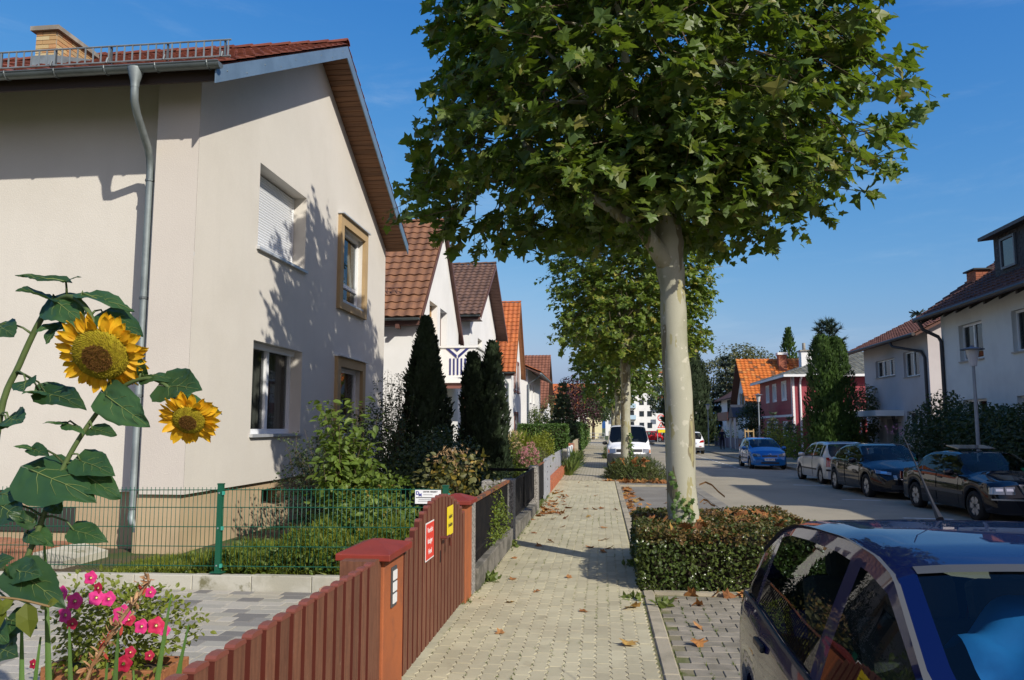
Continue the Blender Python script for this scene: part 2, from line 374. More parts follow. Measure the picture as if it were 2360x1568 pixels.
# ---- paving stones
def stones(parent, name, meshes, spots, m, n_ind=300):
    """spots: (x,y,z,rot,scale) rows; nearest are single objects, the rest one joined part"""
    spots = sorted(spots, key=lambda s: (s[0])**2+(s[1])**2 if s[1] > s[6] else 1e9+s[1])
    B = BASE[parent]
    for s in spots[:n_ind]:
        o = mesh_obj(name, meshes[s[5]], parent, (s[0]-B.x, s[1]-B.y, s[2]-B.z)); o.rotation_euler = (RNG.normal()*.003, RNG.normal()*.003, s[3])
    rest = spots[n_ind:]
    if not rest: return
    VV, FF, LL, RR = [], [], [], []; n0 = 0
    for s in rest:
        me = meshes[s[5]]; v = np.zeros(len(me.vertices)*3, np.float32); me.vertices.foreach_get('co', v); v = v.reshape(-1, 3)
        c, sn = math.cos(s[3]), math.sin(s[3]); tl = RNG.normal(size=2)*.006
        w = np.stack([v[:, 0]*c-v[:, 1]*sn+s[0]-B.x, v[:, 0]*sn+v[:, 1]*c+s[1]-B.y, v[:, 2]+s[2]-B.z+v[:, 0]*tl[0]+v[:, 1]*tl[1]], 1)
        fi = np.zeros(len(me.loops), np.int32); me.loops.foreach_get('vertex_index', fi)
        fl = np.zeros(len(me.polygons), np.int32); me.polygons.foreach_get('loop_total', fl)
        VV.append(w); FF.append(fi+n0); LL.append(fl); RR.append(np.full(len(fl), RNG.random())); n0 += len(v)
    me = np_mesh('more_'+name, np.concatenate(VV), np.concatenate(FF), np.concatenate(LL), m, rnd=np.concatenate(RR))
    tag(mesh_obj('more_'+name, me, parent), kind='stuff')
def stone_mesh(name, outline, h, m, ch=.004):
    b = MB(); n = len(outline); cx = sum(p[0] for p in outline)/n; cy = sum(p[1] for p in outline)/n
    inn = [(p[0]-math.copysign(ch, p[0]-cx), p[1]-math.copysign(ch, p[1]-cy)) for p in outline]
    vs = [(x, y, -h) for x, y in outline]+[(x, y, -ch) for x, y in outline]+[(x, y, 0) for x, y in inn]
    fs = [[i, (i+1) % n, n+(i+1) % n, n+i] for i in range(n)]+[[n+i, n+(i+1) % n, 2*n+(i+1) % n, 2*n+i] for i in range(n)]+[[2*n+i for i in range(n)]]
    return b.add(vs, fs).mesh(name, m)
m_pav = mat('sidewalk pavers', (.46, .42, .285), .9, (.40, .36, .245), 1.3, .4, .65, grain=.14, gscale=220, rnd=.09, bump=.25, bscale=200, col3=(.30, .26, .17), scale3=4., lo3=.56, hi3=.8)
PW, PL = .117, .232
def wave(t): return .011*(1 if (t*2) % 1 < .5 else -1)
ts = [0, .06, .22, .28, .44, .5, .56, .72, .78, .94, 1]
prof = [(-.5+t, .010*math.cos(2*PI*2*t)) for t in ts]
outl = [(PW/2-.0022+o, t*(PL-.005)) for t, o in prof]+[(-PW/2+.0022+o, t*(PL-.006)) for t, o in prof[::-1]]
pm = [stone_mesh('paving_stone', outl, .028, m_pav, .0025)]
sp = []
for i in range(16):
    x = -1.475+PW*i+PW/2
    for j in range(int((27-1)/PL)):
        y = 1.0+j*PL+(PL/2 if i % 2 else 0)
        sp.append((x, y, RNG.normal()*.0012, 0, 1, 0, 5.0))
BASE[sidewalk] = Vector(sidewalk.location)
stones(sidewalk, 'paving_stone', pm, sp, m_pav)
# pale drain row beside the gate
m_set = mat('granite setts', (.36, .35, .32), .9, (.24, .23, .21), 12, .4, .6, rnd=.14, grain=.15, bump=.4, bscale=60)
setm = [stone_mesh('granite_sett', [(.052, -.105), (.052, .105), (-.052, .105), (-.052, -.105)], .04, m_set, .008)]
stones(sidewalk, 'granite_sett', setm, [(-1.535, 4.6+i*.222, .004+RNG.normal()*.003, RNG.normal()*.03, 1, 0, 0) for i in range(20)], m_set)
# bay stones by the near car
bay = bpy.data.objects['parking_bay']; BASE[bay] = Vector(bay.location)
m_bst = mat('bay pavers', (.27, .24, .19), .9, (.2, .18, .14), 4, .4, .65, rnd=.12, grain=.15, bump=.3, bscale=150)
bm_ = [stone_mesh('bay_stone', [(.104, -.078), (.104, .078), (-.104, .078), (-.104, -.078)], .03, m_bst, .006)]
sheet('bay_joint_sand', .552, 2.655, 1.0, 8.9, -.034, -.036, m_sand)
sp = []
for j in range(26):
    for i in range(10):
        x = .56+.108+i*.214+(.1 if j % 2 else 0)
        if x < 2.6: sp.append((x, 4.7+j*.162, -.026, 0, 1, 0, 0))
stones(bay, 'bay_stone', bm_, sp, m_bst)
bk = MB().box(.552, 2.65, 8.90, 9.0, -.2, .0); bk.box(.56, 2.64, 25.0, 25.1, -.2, .0)
struct('bay_edging', bk, m_kerb)
# driveway slabs, three grey tones, three lengths
drive = bpy.data.objects['driveway']; BASE[drive] = Vector(drive.location)
m_drv = mat('driveway slabs', (.34, .33, .31), .85, cols=[(.37, .345, .285), (.33, .31, .255), (.385, .35, .275), (.185, .175, .16), (.35, .33, .28), (.235, .222, .20), (.41, .38, .32)], grain=.22, gscale=160, bump=.35, bscale=170, spec=.3)
dm = [stone_mesh('driveway_slab', [(L/2-.003, -.077), (L/2-.003, .077), (-L/2+.003, .077), (-L/2+.003, -.077)], .028, m_drv, .004) for L in (.16, .24, .32)]
sp = []
for j in range(23):
    y = 4.62+j*.16+.08; x = -1.56-RNG.random()*.1
    while x > -9:
        k = int(RNG.choice(3, p=[.3, .4, .3])); L = (.16, .24, .32)[k]
        sp.append((x-L/2, y, .03+RNG.normal()*.001, 0, 1, k, 4.9)); x -= L
sp = [s for s in sp if s[0] > -.72*s[1]-.9]
stones(drive, 'driveway_slab', dm, sp, m_drv)
# ================================================================== HOUSES: shared builders
m_zinc = mat('weathered zinc', (.27, .31, .315), .55, (.20, .23, .235), 3, .4, .65, metal=.45, grain=.06)
m_zincd = mat('dark zinc gutter', (.16, .185, .19), .5, (.11, .125, .13), 2, .4, .65, metal=.5, grain=.06)
m_pvc = mat('white window plastic', (.78, .79, .80), .35, grain=.02)
m_pane = glass_mat('window pane', (.42, .45, .44), 1.75)
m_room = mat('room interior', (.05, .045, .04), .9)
m_curt = mat('curtain', (.36, .34, .31), .9, (.26, .25, .23), 14, .4, .6, stretch=(1, 1, .05))
m_sill = mat('metal sill', (.55, .57, .60), .4, metal=.4)
def wall_strips(mb, P, u0, u1, v0, top, holes, breaks=()):
    us = sorted({u0, u1, *breaks, *[h[0] for h in holes], *[h[1] for h in holes]})
    us = [u for u in us if u0-1e-6 <= u <= u1+1e-6]
    for a, b in zip(us[:-1], us[1:]):
        hs = sorted([(h[2], h[3]) for h in holes if h[0] <= a+1e-6 and h[1] >= b-1e-6]); lo = v0
        for h0, h1 in hs:
            if h0 > lo: mb.quad(P(a, lo, 0), P(b, lo, 0), P(b, h0, 0), P(a, h0, 0))
            lo = h1
        mb.quad(P(a, lo, 0), P(b, lo, 0), P(b, top(b), 0), P(a, top(a), 0))
def reveal(mb, P, h, d):
    u0, u1, v0, v1 = h[:4]
    mb.quad(P(u0, v0, 0), P(u0, v1, 0), P(u0, v1, d), P(u0, v0, d)); mb.quad(P(u1, v0, 0), P(u1, v1, 0), P(u1, v1, d), P(u1, v0, d))
    mb.quad(P(u0, v1, 0), P(u1, v1, 0), P(u1, v1, d), P(u0, v1, d)); mb.quad(P(u0, v0, 0), P(u1, v0, 0), P(u1, v0, d), P(u0, v0, d))
def window(house, P, h, d=.18, style='double', fm=None, sill=True, sm=None, curtain=False, fw=.075, pane=None, room=True):
    """house > window > pane, sill, sash, curtain, shutter_slat"""
    fm = fm or m_pvc; u0, u1, v0, v1 = h[:4]; b = MB(); e = .002
    b.fbox(P, u0+e, u0+fw, v0+e, v1-e, d, d+.07); b.fbox(P, u1-fw, u1-e, v0+e, v1-e, d, d+.07)
    b.fbox(P, u0+fw, u1-fw, v0+e, v0+fw, d, d+.07); b.fbox(P, u0+fw, u1-fw, v1-fw, v1-e, d, d+.07)
    mids = {'double': [(u0+u1)/2], 'triple': [u0+(u1-u0)/3, u0+(u1-u0)*2/3]}.get(style, [])
    for um in mids: b.fbox(P, um-fw*.6, um+fw*.6, v0+fw, v1-fw, d-.004, d+.066)
    w = b.build('window', fm, house)
    g = MB().quad(P(u0+fw*.6, v0+fw*.6, d+.045), P(u1-fw*.6, v0+fw*.6, d+.045), P(u1-fw*.6, v1-fw*.6, d+.045), P(u0+fw*.6, v1-fw*.6, d+.045))
    g.build('pane', pane or m_pane, w)
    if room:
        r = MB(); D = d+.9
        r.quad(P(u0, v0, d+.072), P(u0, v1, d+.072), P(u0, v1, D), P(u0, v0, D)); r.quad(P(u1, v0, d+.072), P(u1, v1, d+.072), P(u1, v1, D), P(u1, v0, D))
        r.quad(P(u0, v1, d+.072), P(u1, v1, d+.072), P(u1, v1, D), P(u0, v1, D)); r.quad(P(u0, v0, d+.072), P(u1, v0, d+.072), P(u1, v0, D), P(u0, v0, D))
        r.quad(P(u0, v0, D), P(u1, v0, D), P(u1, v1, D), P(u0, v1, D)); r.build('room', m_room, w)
    if curtain:
        c = MB(); n = 28; cu = [(u0+fw, u0+fw+(u1-u0)*.3), (u1-fw-(u1-u0)*.3, u1-fw)] if curtain != 'full' else [(u0+fw, u1-fw)]
        for a, z in cu:
            for i in range(n):
                p, q = a+(z-a)*i/n, a+(z-a)*(i+1)/n; da, db = d+.16+.02*math.sin(i*1.7), d+.16+.02*math.sin((i+1)*1.7)
                c.quad(P(p, v0+.05, da), P(q, v0+.05, db), P(q, v1-.02, db), P(p, v1-.02, da))
        c.build('curtain', m_curt, w)
    if sill: MB().fbox(P, u0-.04, u1+.04, v0-.045, v0+.004, -.06, d-.002).build('sill', sm or m_sill, w)
    if style == 'tilt':
        um = u1-fw-.01; s = MB(); t = .16
        def Q(u, v, dd): return P(u, v, dd+d+.072+t*(v-v0)/(v1-v0))
        a0, a1 = u0+fw*.8, u1-fw*.8; c0, c1 = v0+fw+(v1-v0)*.22, v1-fw*.8
        b2 = MB(); b2.fbox(P, u0+fw, u1-fw, v0+fw+(v1-v0)*.17, c0-.01, d-.003, d+.06); b2.build('transom', fm, w)
        for q0, q1, r0, r1 in ((a0, a0+.08, c0, c1), (a1-.08, a1, c0, c1), (a0+.08, a1-.08, c0, c0+.08), (a0+.08, a1-.08, c1-.08, c1)):
            s.fbox(Q, q0, q1, r0, r1, 0, .05)
        s.build('sash', fm, w)
        MB().quad(Q(a0+.06, c0+.06, .03), Q(a1-.06, c0+.06, .03), Q(a1-.06, c1-.06, .03), Q(a0+.06, c1-.06, .03)).build('pane', m_pane, w)
    return w
def shutter(house, P, h, d, m, pitch=.045, box=.0, single=True):
    u0, u1, v0, v1 = h[:4]; n = int((v1-v0)/pitch)
    w = MB(); w.fbox(P, u0+.002, u0+.05, v0, v1, d-.02, d+.05); w2 = MB(); w2.fbox(P, u1-.05, u1-.002, v0, v1, d-.02, d+.05)
    o = MB().fbox(P, u0+.01, u1-.01, v0, v1, d+.052, d+.06).build('shutter', m_room, house); w.build('guide_rail', m_pvc if single else m, o); w2.build('guide_rail', m_pvc if single else m, o)
    s0 = None
    for i in range(n):
        z = v0+i*pitch; b = MB()
        pr = [(0, 0), (.004, -.006), (.5*pitch, -.014), (pitch-.006, -.006), (pitch-.003, .004)]
        for (va, da), (vb, db) in zip(pr[:-1], pr[1:]): b.quad(P(u0+.045, z+va, d+da), P(u1-.045, z+va, d+da), P(u1-.045, z+vb, d+db), P(u0+.045, z+vb, d+db))
        if s0 is None: s0 = b.build('shutter_slat', m, o)
        else:
            c = mesh_obj('shutter_slat', s0.data, o); c.location = s0.location+Vector((0, 0, i*pitch))
    MB().fbox(P, u0-.04, u1+.04, v0-.045, v0+.004, -.06, d-.03).build('sill', m_sill, o)
    return o
def tile_tpl(kind='pan'):
    xs = np.linspace(0, 1.04, 8)
    if kind == 'pan': zs = .5+.5*np.cos((xs-.25)*2*PI)
    elif kind == 'flat': zs = np.where((xs > .78), .8, .15)
    zs = zs*.13
    v = [(x, 0, z+.16) for x, z in zip(xs, zs)]+[(x, 1.08, z+.02) for x, z in zip(xs, zs)]+[(x, .0, z+.05) for x, z in zip(xs, zs)]
    n = len(xs); f = [[i, i+1, n+i+1, n+i] for i in range(n-1)]+[[2*n+i, 2*n+i+1, i+1, i] for i in range(n-1)]
    f += [[2*n, 0, n], [n-1, 3*n-1, 2*n-1]]
    return np.array(v, float), f
def tiles(parent, name, O, U, V, nu, nv, wu, lv, m, n_ind=300, kind='pan', skip=None, hs=None):
    U = Vector(U).normalized(); V = Vector(V).normalized(); N = U.cross(V); N = N if N.z > 0 else -N
    hs = hs or wu; tv, tf = tile_tpl(kind); me = None; B = BASE[parent]; spots = []
    for j in range(nv):
        for i in range(nu):
            p = Vector(O)+U*(i*wu)+V*(j*lv)
            if skip and skip(p): continue
            spots.append(((p-Vector(CAMP)).length, p))
    spots.sort(key=lambda s: s[0])
    A = Matrix(((U.x*wu, V.x*lv, N.x*hs), (U.y*wu, V.y*lv, N.y*hs), (U.z*wu, V.z*lv, N.z*hs)))
    if n_ind:
        fi = [i for f in tf for i in f]; R = np.array(A)
        me = np_mesh(name, tv @ R.T, fi, [len(f) for f in tf], m)
        for d, p in spots[:n_ind]: mesh_obj(name, me, parent, p-B+N*RNG.normal()*.003)
    rest = spots[n_ind:]
    if rest:
        R = np.array(A); W = tv @ R.T; P_ = np.array([tuple(p+N*RNG.normal()*.004) for d, p in rest])-np.array(B)
        VV = (W[None]+P_[:, None]).reshape(-1, 3); fi = np.array([i for f in tf for i in f]); fl = np.array([len(f) for f in tf]); n = len(rest)
        F = fi[None]+(np.arange(n)*len(tv))[:, None]
        tag(mesh_obj('more_'+name, np_mesh('more_'+name, VV, F.ravel(), np.tile(fl, n), m, rnd=np.repeat(RNG.random(n), len(tf))), parent), kind='stuff')
def ridge_tiles(parent, a, b, n, r, m):
    a, b = Vector(a), Vector(b); d = (b-a)/n; bs = None
    for i in range(n):
        t = MB(); p = a+d*i; q = p+d*1.04; sd = d.normalized().cross(Vector((0, 0, 1)))
        K = 7; A_ = [p+sd*r*math.cos(PI*k/(K-1))+Vector((0, 0, r*.8*math.sin(PI*k/(K-1))+.01)) for k in range(K)]
        B_ = [q+sd*r*.88*math.cos(PI*k/(K-1))+Vector((0, 0, r*.68*math.sin(PI*k/(K-1)))) for k in range(K)]
        t.add(A_+B_, [[k, k+1, K+k+1, K+k] for k in range(K-1)]); A2 = [x-Vector((0, 0, .03)) for x in A_]
        t.add(A_+A2, [[K+k, K+k+1, k+1, k] for k in range(K-1)]); t.build('ridge_tile', m, parent)
def slab(mb, pts, th):
    """roof plate: outline on top, thickness downwards"""
    mb.prism([Vector(p)-Vector((0, 0, th)) for p in pts], (0, 0, th))
def bricks_block(parent, x0, x1, y0, y1, z0, z1, m, mm, faces=('-y', '+x'), bl=.24, bh=.075, depth=.012):
    MB().box(x0, x1, y0, y1, z0, z1).build('mortar', mm, parent)
    n = max(1, round((z1-z0)/bh)); hh = (z1-z0)/n; cache = {}
    for j in range(n):
        for fc in faces:
            a0, a1 = (x0, x1) if fc[1] == 'y' else (y0, y1)
            a = a0-(bl/2 if j % 2 else 0)
            while a < a1-.01:
                p, q = max(a, a0)+.005, min(a+bl, a1)-.005; a += bl
                if q-p < .03: continue
                b = MB(); z, zz = z0+j*hh+.005, z0+(j+1)*hh-.005
                if fc == '-y': b.box(p, q, y0-depth, y0+.02, z, zz)
                elif fc == '+x': b.box(x1-.02, x1+depth, p, q, z, zz)
                elif fc == '-x': b.box(x0-depth, x0+.02, p, q, z, zz)
                b.build('brick', m, parent)
# ================================================================== HOUSE A: cream house with the plane tree's shadow
m_cream = mat('cream render', (.64, .60, .535), .92, (.60, .56, .495), .7, .35, .7, grain=.05, gscale=60, bump=.35, bscale=55, streak=.045)
m_pink = mat('rose beige render', (.585, .535, .475), .92, (.555, .505, .45), .7, .35, .7, grain=.05, gscale=60, bump=.35, bscale=55, streak=.045)
m_tan = mat('tan plinth render', (.46, .345, .215), .92, (.41, .305, .19), 1.2, .4, .65, grain=.06, gscale=80, bump=.2)
m_tanf = mat('tan window surround', (.44, .31, .165), .85, (.40, .28, .15), 2, grain=.05)
m_tileA = mat('red brown roof tiles', (.19, .060, .036), .8, (.14, .042, .028), 3, .4, .65, rnd=.18, grain=.12, gscale=60, col3=(.12, .05, .04), scale3=12)
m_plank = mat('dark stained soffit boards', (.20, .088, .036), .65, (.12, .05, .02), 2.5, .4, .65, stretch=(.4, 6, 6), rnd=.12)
m_barge = mat('blue grey metal cladding', (.19, .27, .35), .42, (.15, .215, .28), 2.2, .35, .7, metal=.35)
m_brickY = mat('yellow chimney bricks', (.45, .33, .17), .9, cols=[(.47, .35, .18), (.42, .27, .13), (.45, .25, .12), (.50, .40, .23), (.36, .27, .16)], grain=.2, gscale=70, bump=.3)
m_mort = mat('mortar', (.30, .27, .22), .95, grain=.1)
m_conc = mat('weathered concrete', (.33, .31, .27), .92, (.21, .19, .16), 3, .42, .62, grain=.15, bump=.3, col3=(.13, .12, .08), scale3=7, lo3=.58, hi3=.72)
HA = thing('house', 'cream rendered house with tan plinth and red tiled gable roof, nearest on the left', 'house', (-9, 15, 0))
XW, YA, YR, YB = -5.71, 10.35, 15.02, 20.2
def zA(y): return 6.70+(min(y, 2*YR-y)-9.7)*.555
PA = lambda u, v, d: Vector((XW-d, u, v))
W1 = (12.38, 14.50, 4.80, 6.26); W3 = (12.36, 14.50, 1.66, 3.22)
W2 = (16.58, 18.16, 4.58, 6.26); W4 = (16.58, 18.16, 1.55, 3.10)
PL_ = .86
w = MB(); wall_strips(w, PA, YA, YB, PL_, lambda y: zA(y)-.2, [W1, W2, W3, W4], [YR])
for h, d in ((W1, .27), (W3, .25), (W2, .2), (W4, .2)): reveal(w, PA, h, d+.1)
w.quad((XW, YB, PL_), (XW-8, YB, PL_), (XW-8, YB, 6.5), (XW, YB, 6.5))
w.quad((XW, YA, PL_), (XW, YB, PL_), (XW-.1, YB, PL_), (XW-.1, YA, PL_))
w.build('wall', m_cream, HA)
w = MB(); w.quad((-6.36, YA, PL_), (XW-.002, YA, PL_), (XW-.002, YA, 6.85), (-6.36, YA, 6.85)); w.quad((-6.36, YA, PL_), (-6.36, 10.75, PL_), (-6.36, 10.75, 7.06), (-6.36, YA, 6.85))
w.quad((-6.36, YA, PL_), (XW, YA, PL_), (XW, YA+.1, PL_), (-6.36, YA+.1, PL_)); w.build('corner_pier', m_pink, HA)
w = MB(); w.quad((-15, 10.75, PL_), (-6.36, 10.75, PL_), (-6.36, 10.75, 7.06), (-15, 10.75, 7.06)); w.quad((-15, 10.75, PL_), (-6.36, 10.75, PL_), (-6.36, 10.85, PL_), (-15, 10.85, PL_))
w.build('wall', m_cream, HA)
p = MB(); p.box(-15, -6.37, 10.82, 11.2, -.1, PL_-.004); p.box(-6.42, XW-.062, YA+.06, 11.2, -.1, PL_-.003)
PP = lambda u, v, d: Vector((XW-.06-d, u, v))
cw = (13.0, 13.95, .42, .72)
wall_strips(p, PP, YA+.07, YB, -.1, lambda y: PL_-.004, [cw]); reveal(p, PP, cw, .3)
p.build('plinth', m_tan, HA)
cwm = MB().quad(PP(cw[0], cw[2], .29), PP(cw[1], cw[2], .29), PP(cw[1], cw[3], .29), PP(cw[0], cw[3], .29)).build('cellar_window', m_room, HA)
shutter(HA, PA, W1, .27, m_pvc, .048)
w3 = window(HA, PA, W3, .22, 'double', curtain='full', fw=.09)
for W in (W2, W4):
    window(HA, PA, W, .10, 'tilt', fw=.09)
    s = MB(); a, b, c, d = W; f = .21
    s.fbox(PA, a-f, a-.002, c-f, d+f, -.08, .06); s.fbox(PA, b+.002, b+f, c-f, d+f, -.08, .06); s.fbox(PA, a, b, d+.002, d+f, -.08, .06); s.fbox(PA, a, b, c-f, c-.05, -.08, .06)
    so = s.build('window_surround', m_tanf, HA)
    MB().fbox(PA, a-f-.03, b+f+.03, d+f+.002, d+f+.03, -.14, -.001).build('drip_cap', m_sill, so)
# rose coloured panels seen in the glass of the ground floor window are real reflections; the roller box above it
MB().fbox(PA, W3[0]+.01, W3[1]-.01, W3[3]-.10, W3[3]-.003, .15, .22).build('shutter_box', m_pvc, HA)
# roof
XR, XL = -5.15, -15.0
r = MB()
for s in (0, 1):
    f = (lambda y: y) if s == 0 else (lambda y: 2*YR-y)
    slab(r, [(XL, f(9.7), zA(9.7)), (XR-.03, f(9.7), zA(9.7)), (XR-.03, YR, zA(YR)), (XL, YR, zA(YR))][::1 if s == 0 else -1], .06)
r.build('roof', m_tileA, HA)
V1 = Vector((0, 1, .555)); V2 = Vector((0, -1, .555)); UX = Vector((-1, 0, 0))
tiles(HA, 'roof_tile', (XR+.02, 9.62, zA(9.7)-.045), UX, V1, 33, 18, .30, .343, m_tileA, 300)
tiles(HA, 'rake_tile', (XR+.02, 2*YR-9.62, zA(9.7)-.045), UX, V2, 2, 18, .30, .343, m_tileA, 40)
tiles(HA, 'inner_tile', (XR+.02-.6, 2*YR-9.62, zA(9.7)-.045), UX, V2, 31, 18, .30, .343, m_tileA, 0)
ridge_tiles(HA, (XR+.03, YR, zA(YR)+.03), (XL, YR, zA(YR)+.03), 24, .13, m_tileA)
for sgn in (1, -1):                                    # metal clad bargeboards with a side batten
    b = MB(); ys = (9.66, YR)
    y0, y1 = (ys if sgn == 1 else (2*YR-9.66, YR)); z0, z1 = zA(9.66)-.02, zA(YR)-.02
    b.prism([(XR, y0, z0), (XR, y0, z0-.24), (XR, y1, z1-.25), (XR, y1, z1)], (.022, 0, 0))
    bo = b.build('bargeboard', m_barge, HA)
    for k in range(9):
        t = (k+.5)/9; MB().lathe([(0.0, .008), (.009, .006), (.011, 0)], 8, (XR+.022, y0+(y1-y0)*t, z0+(z1-z0)*t-.10-.08*(k % 2)), 'x').build('rivet', m_zinc, bo)
def boards(y0, y1, n, X0, X1):
    for i in range(n):
        a = y0+(y1-y0)*i/n; c = y0+(y1-y0)*(i+1)/n; g = (c-a)*.06
        za, zc = zA(a+g)-.235, zA(c-g)-.235; b = MB()
        b.prism([(X0, a+g, za), (X0, c-g, zc), (X0, c-g, zc+.018), (X0, a+g, za+.018)], (X1-X0, 0, 0)); b.build('soffit_board', m_plank, HA)
boards(20.30, YR+.03, 44, XW+.003, XR-.002)
boards(9.80, YR-.03, 44, XW+.003, XR-.002)
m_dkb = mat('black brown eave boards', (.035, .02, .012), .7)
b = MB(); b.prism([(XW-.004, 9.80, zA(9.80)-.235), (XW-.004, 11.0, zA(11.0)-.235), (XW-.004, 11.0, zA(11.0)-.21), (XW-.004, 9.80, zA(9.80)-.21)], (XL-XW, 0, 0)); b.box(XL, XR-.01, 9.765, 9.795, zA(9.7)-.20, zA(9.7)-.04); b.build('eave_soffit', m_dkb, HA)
# gutter
g = MB(); prof = [(.078*math.cos(a), .078*math.sin(a)) for a in np.linspace(PI, 2*PI, 9)]
vs = []; zg = zA(9.7)-.015
for x in (-5.06, XL): vs += [(x, 9.63+c, zg+s_) for c, s_ in prof]
g.add(vs, [[i, i+1, 10+i, 9+i] for i in range(8)]); g.add([(-5.06, 9.63+c, zg+s_) for c, s_ in prof], [list(range(9))])
g.tube([(-5.06, 9.63-.078, zg), (XL, 9.63-.078, zg)], .011, 6)
go = g.build('gutter', m_zincd, HA, smooth=True)
for i in range(13):
    x = -5.22-i*.74; c = MB(); pts = [(x, 9.63+.083*math.cos(a), zg+.083*math.sin(a)) for a in np.linspace(PI*.96, 2*PI, 9)]; c.tube(pts, .011, 5); c.build('gutter_strap', m_zincd, go)
d = MB(); XD, YD = -6.50, 10.45
d.lathe([(.055, -.26), (.06, -.18), (.105, -.02), (.108, .01)], 16, (-6.28, 9.63, zg-.03))
d.tube([(-6.28, 9.63, zg-.22), (-6.28, 9.63, zg-.34), (-6.30, 9.67, zg-.46), (-6.34, 9.80, zg-.58), (-6.45, 10.28, zg-.90), (-6.485, 10.40, zg-1.02), (XD, YD, zg-1.18), (XD, YD, 2.9), (XD, YD, .62), (XD, YD-.02, .52), (XD+.03, YD-.03, .46), (XD+.05, YD+.02, .40), (XD+.05, YD+.04, .33)], .052, 14)
do = d.build('downpipe', m_zinc, HA, smooth=True)
MB().tube([(XD+.05, YD+.04, .33), (XD+.05, YD+.04, -.05)], .055, 14).build('standpipe', m_tan, do, smooth=True)
for z in (zg-1.35, 3.6, 2.2, .64): MB().lathe([(.053, 0), (.064, .004), (.064, .035), (.053, .04)], 14, (XD, YD, z)).build('pipe_clamp', m_zincd, do)
# snow guard: two rails, rungs, brackets
sg = MB(); ys, zs = 10.02, zA(10.02)
for z in (.10, .34): sg.tube([(-5.12, ys, zs+z), (XL, ys, zs+z)], .013, 6)
so = sg.build('snow_guard', m_zinc, HA, smooth=True)
rm = None
for i in range(80):
    x = -5.16-i*.12
    if rm is None: o = MB().box(x-.010, x+.010, ys-.006, ys+.006, zs+.10, zs+.34).build('rung', m_zinc, so); rm = o; x_0 = x
    else: c = mesh_obj('rung', rm.data, so); c.location = rm.location+Vector((x-x_0, 0, 0))
for i in range(11):
    x = -5.22-i*.86; c = MB(); c.bar((x, ys+.03, zs+.36), (x, ys+.03, zs+.08), .022, .03); c.tube([(x, ys-.05, zs+.14), (x, ys-.075, zs+.06), (x, ys-.03, zs+.02), (x, ys+.3, zs+.22)], .017, 6); c.build('bracket', m_zincd, so)
# chimney
ch = MB().box(-9.30, -8.93, 11.5, 12.42, 7.4, 7.5).build('chimney', m_mort, HA)
bricks_block(ch, -9.30, -8.93, 11.5, 12.42, 7.45, 8.34, m_brickY, m_mort)
MB().box(-9.37, -8.86, 11.43, 12.49, 8.345, 8.42).build('chimney_cap', m_conc, ch)
f = MB(); f.box(-9.33, -8.90, 11.47, 11.49, 7.3, 7.92); f.prism([(-8.905, 11.46, 7.3), (-8.905, 12.46, 7.6), (-8.905, 12.46, 8.4-.1), (-8.905, 11.46, 7.9)], (.02, 0, 0)); f.build('lead_flashing', m_zinc, ch)
# ================================================================== HOUSES down the left side
m_wht = mat('white render', (.80, .79, .77), .9, (.74, .73, .71), .8, .35, .7, grain=.03, streak=.06)
m_tileB = mat('brown roof tiles', (.215, .10, .05), .75, (.17, .08, .042), 2, .4, .65, rnd=.12, grain=.08, col3=(.30, .16, .04), scale3=6, lo3=.68, hi3=.8)
m_tileC = mat('weathered dark brown tiles', (.15, .088, .065), .85, (.12, .075, .06), 2, .4, .65, rnd=.16, grain=.1, col3=(.26, .14, .05), scale3=5, lo3=.64, hi3=.78)
m_tileD = mat('orange roof tiles', (.44, .125, .032), .75, (.36, .095, .026), 2, .4, .65, rnd=.16, grain=.1, col3=(.30, .15, .05), scale3=5, lo3=.62, hi3=.76)
m_wood = mat('tan shutter wood', (.38, .23, .10), .7, grain=.1)
m_brn = mat('brown painted timber', (.13, .06, .045), .6, (.10, .045, .035), 3, grain=.06)
m_mar = mat('maroon window frame', (.19, .075, .06), .6, grain=.05)
m_navy = mat('navy blue paint', (.025, .03, .16), .5)
m_wpaint = mat('white painted wood', (.78, .78, .77), .5, grain=.02)
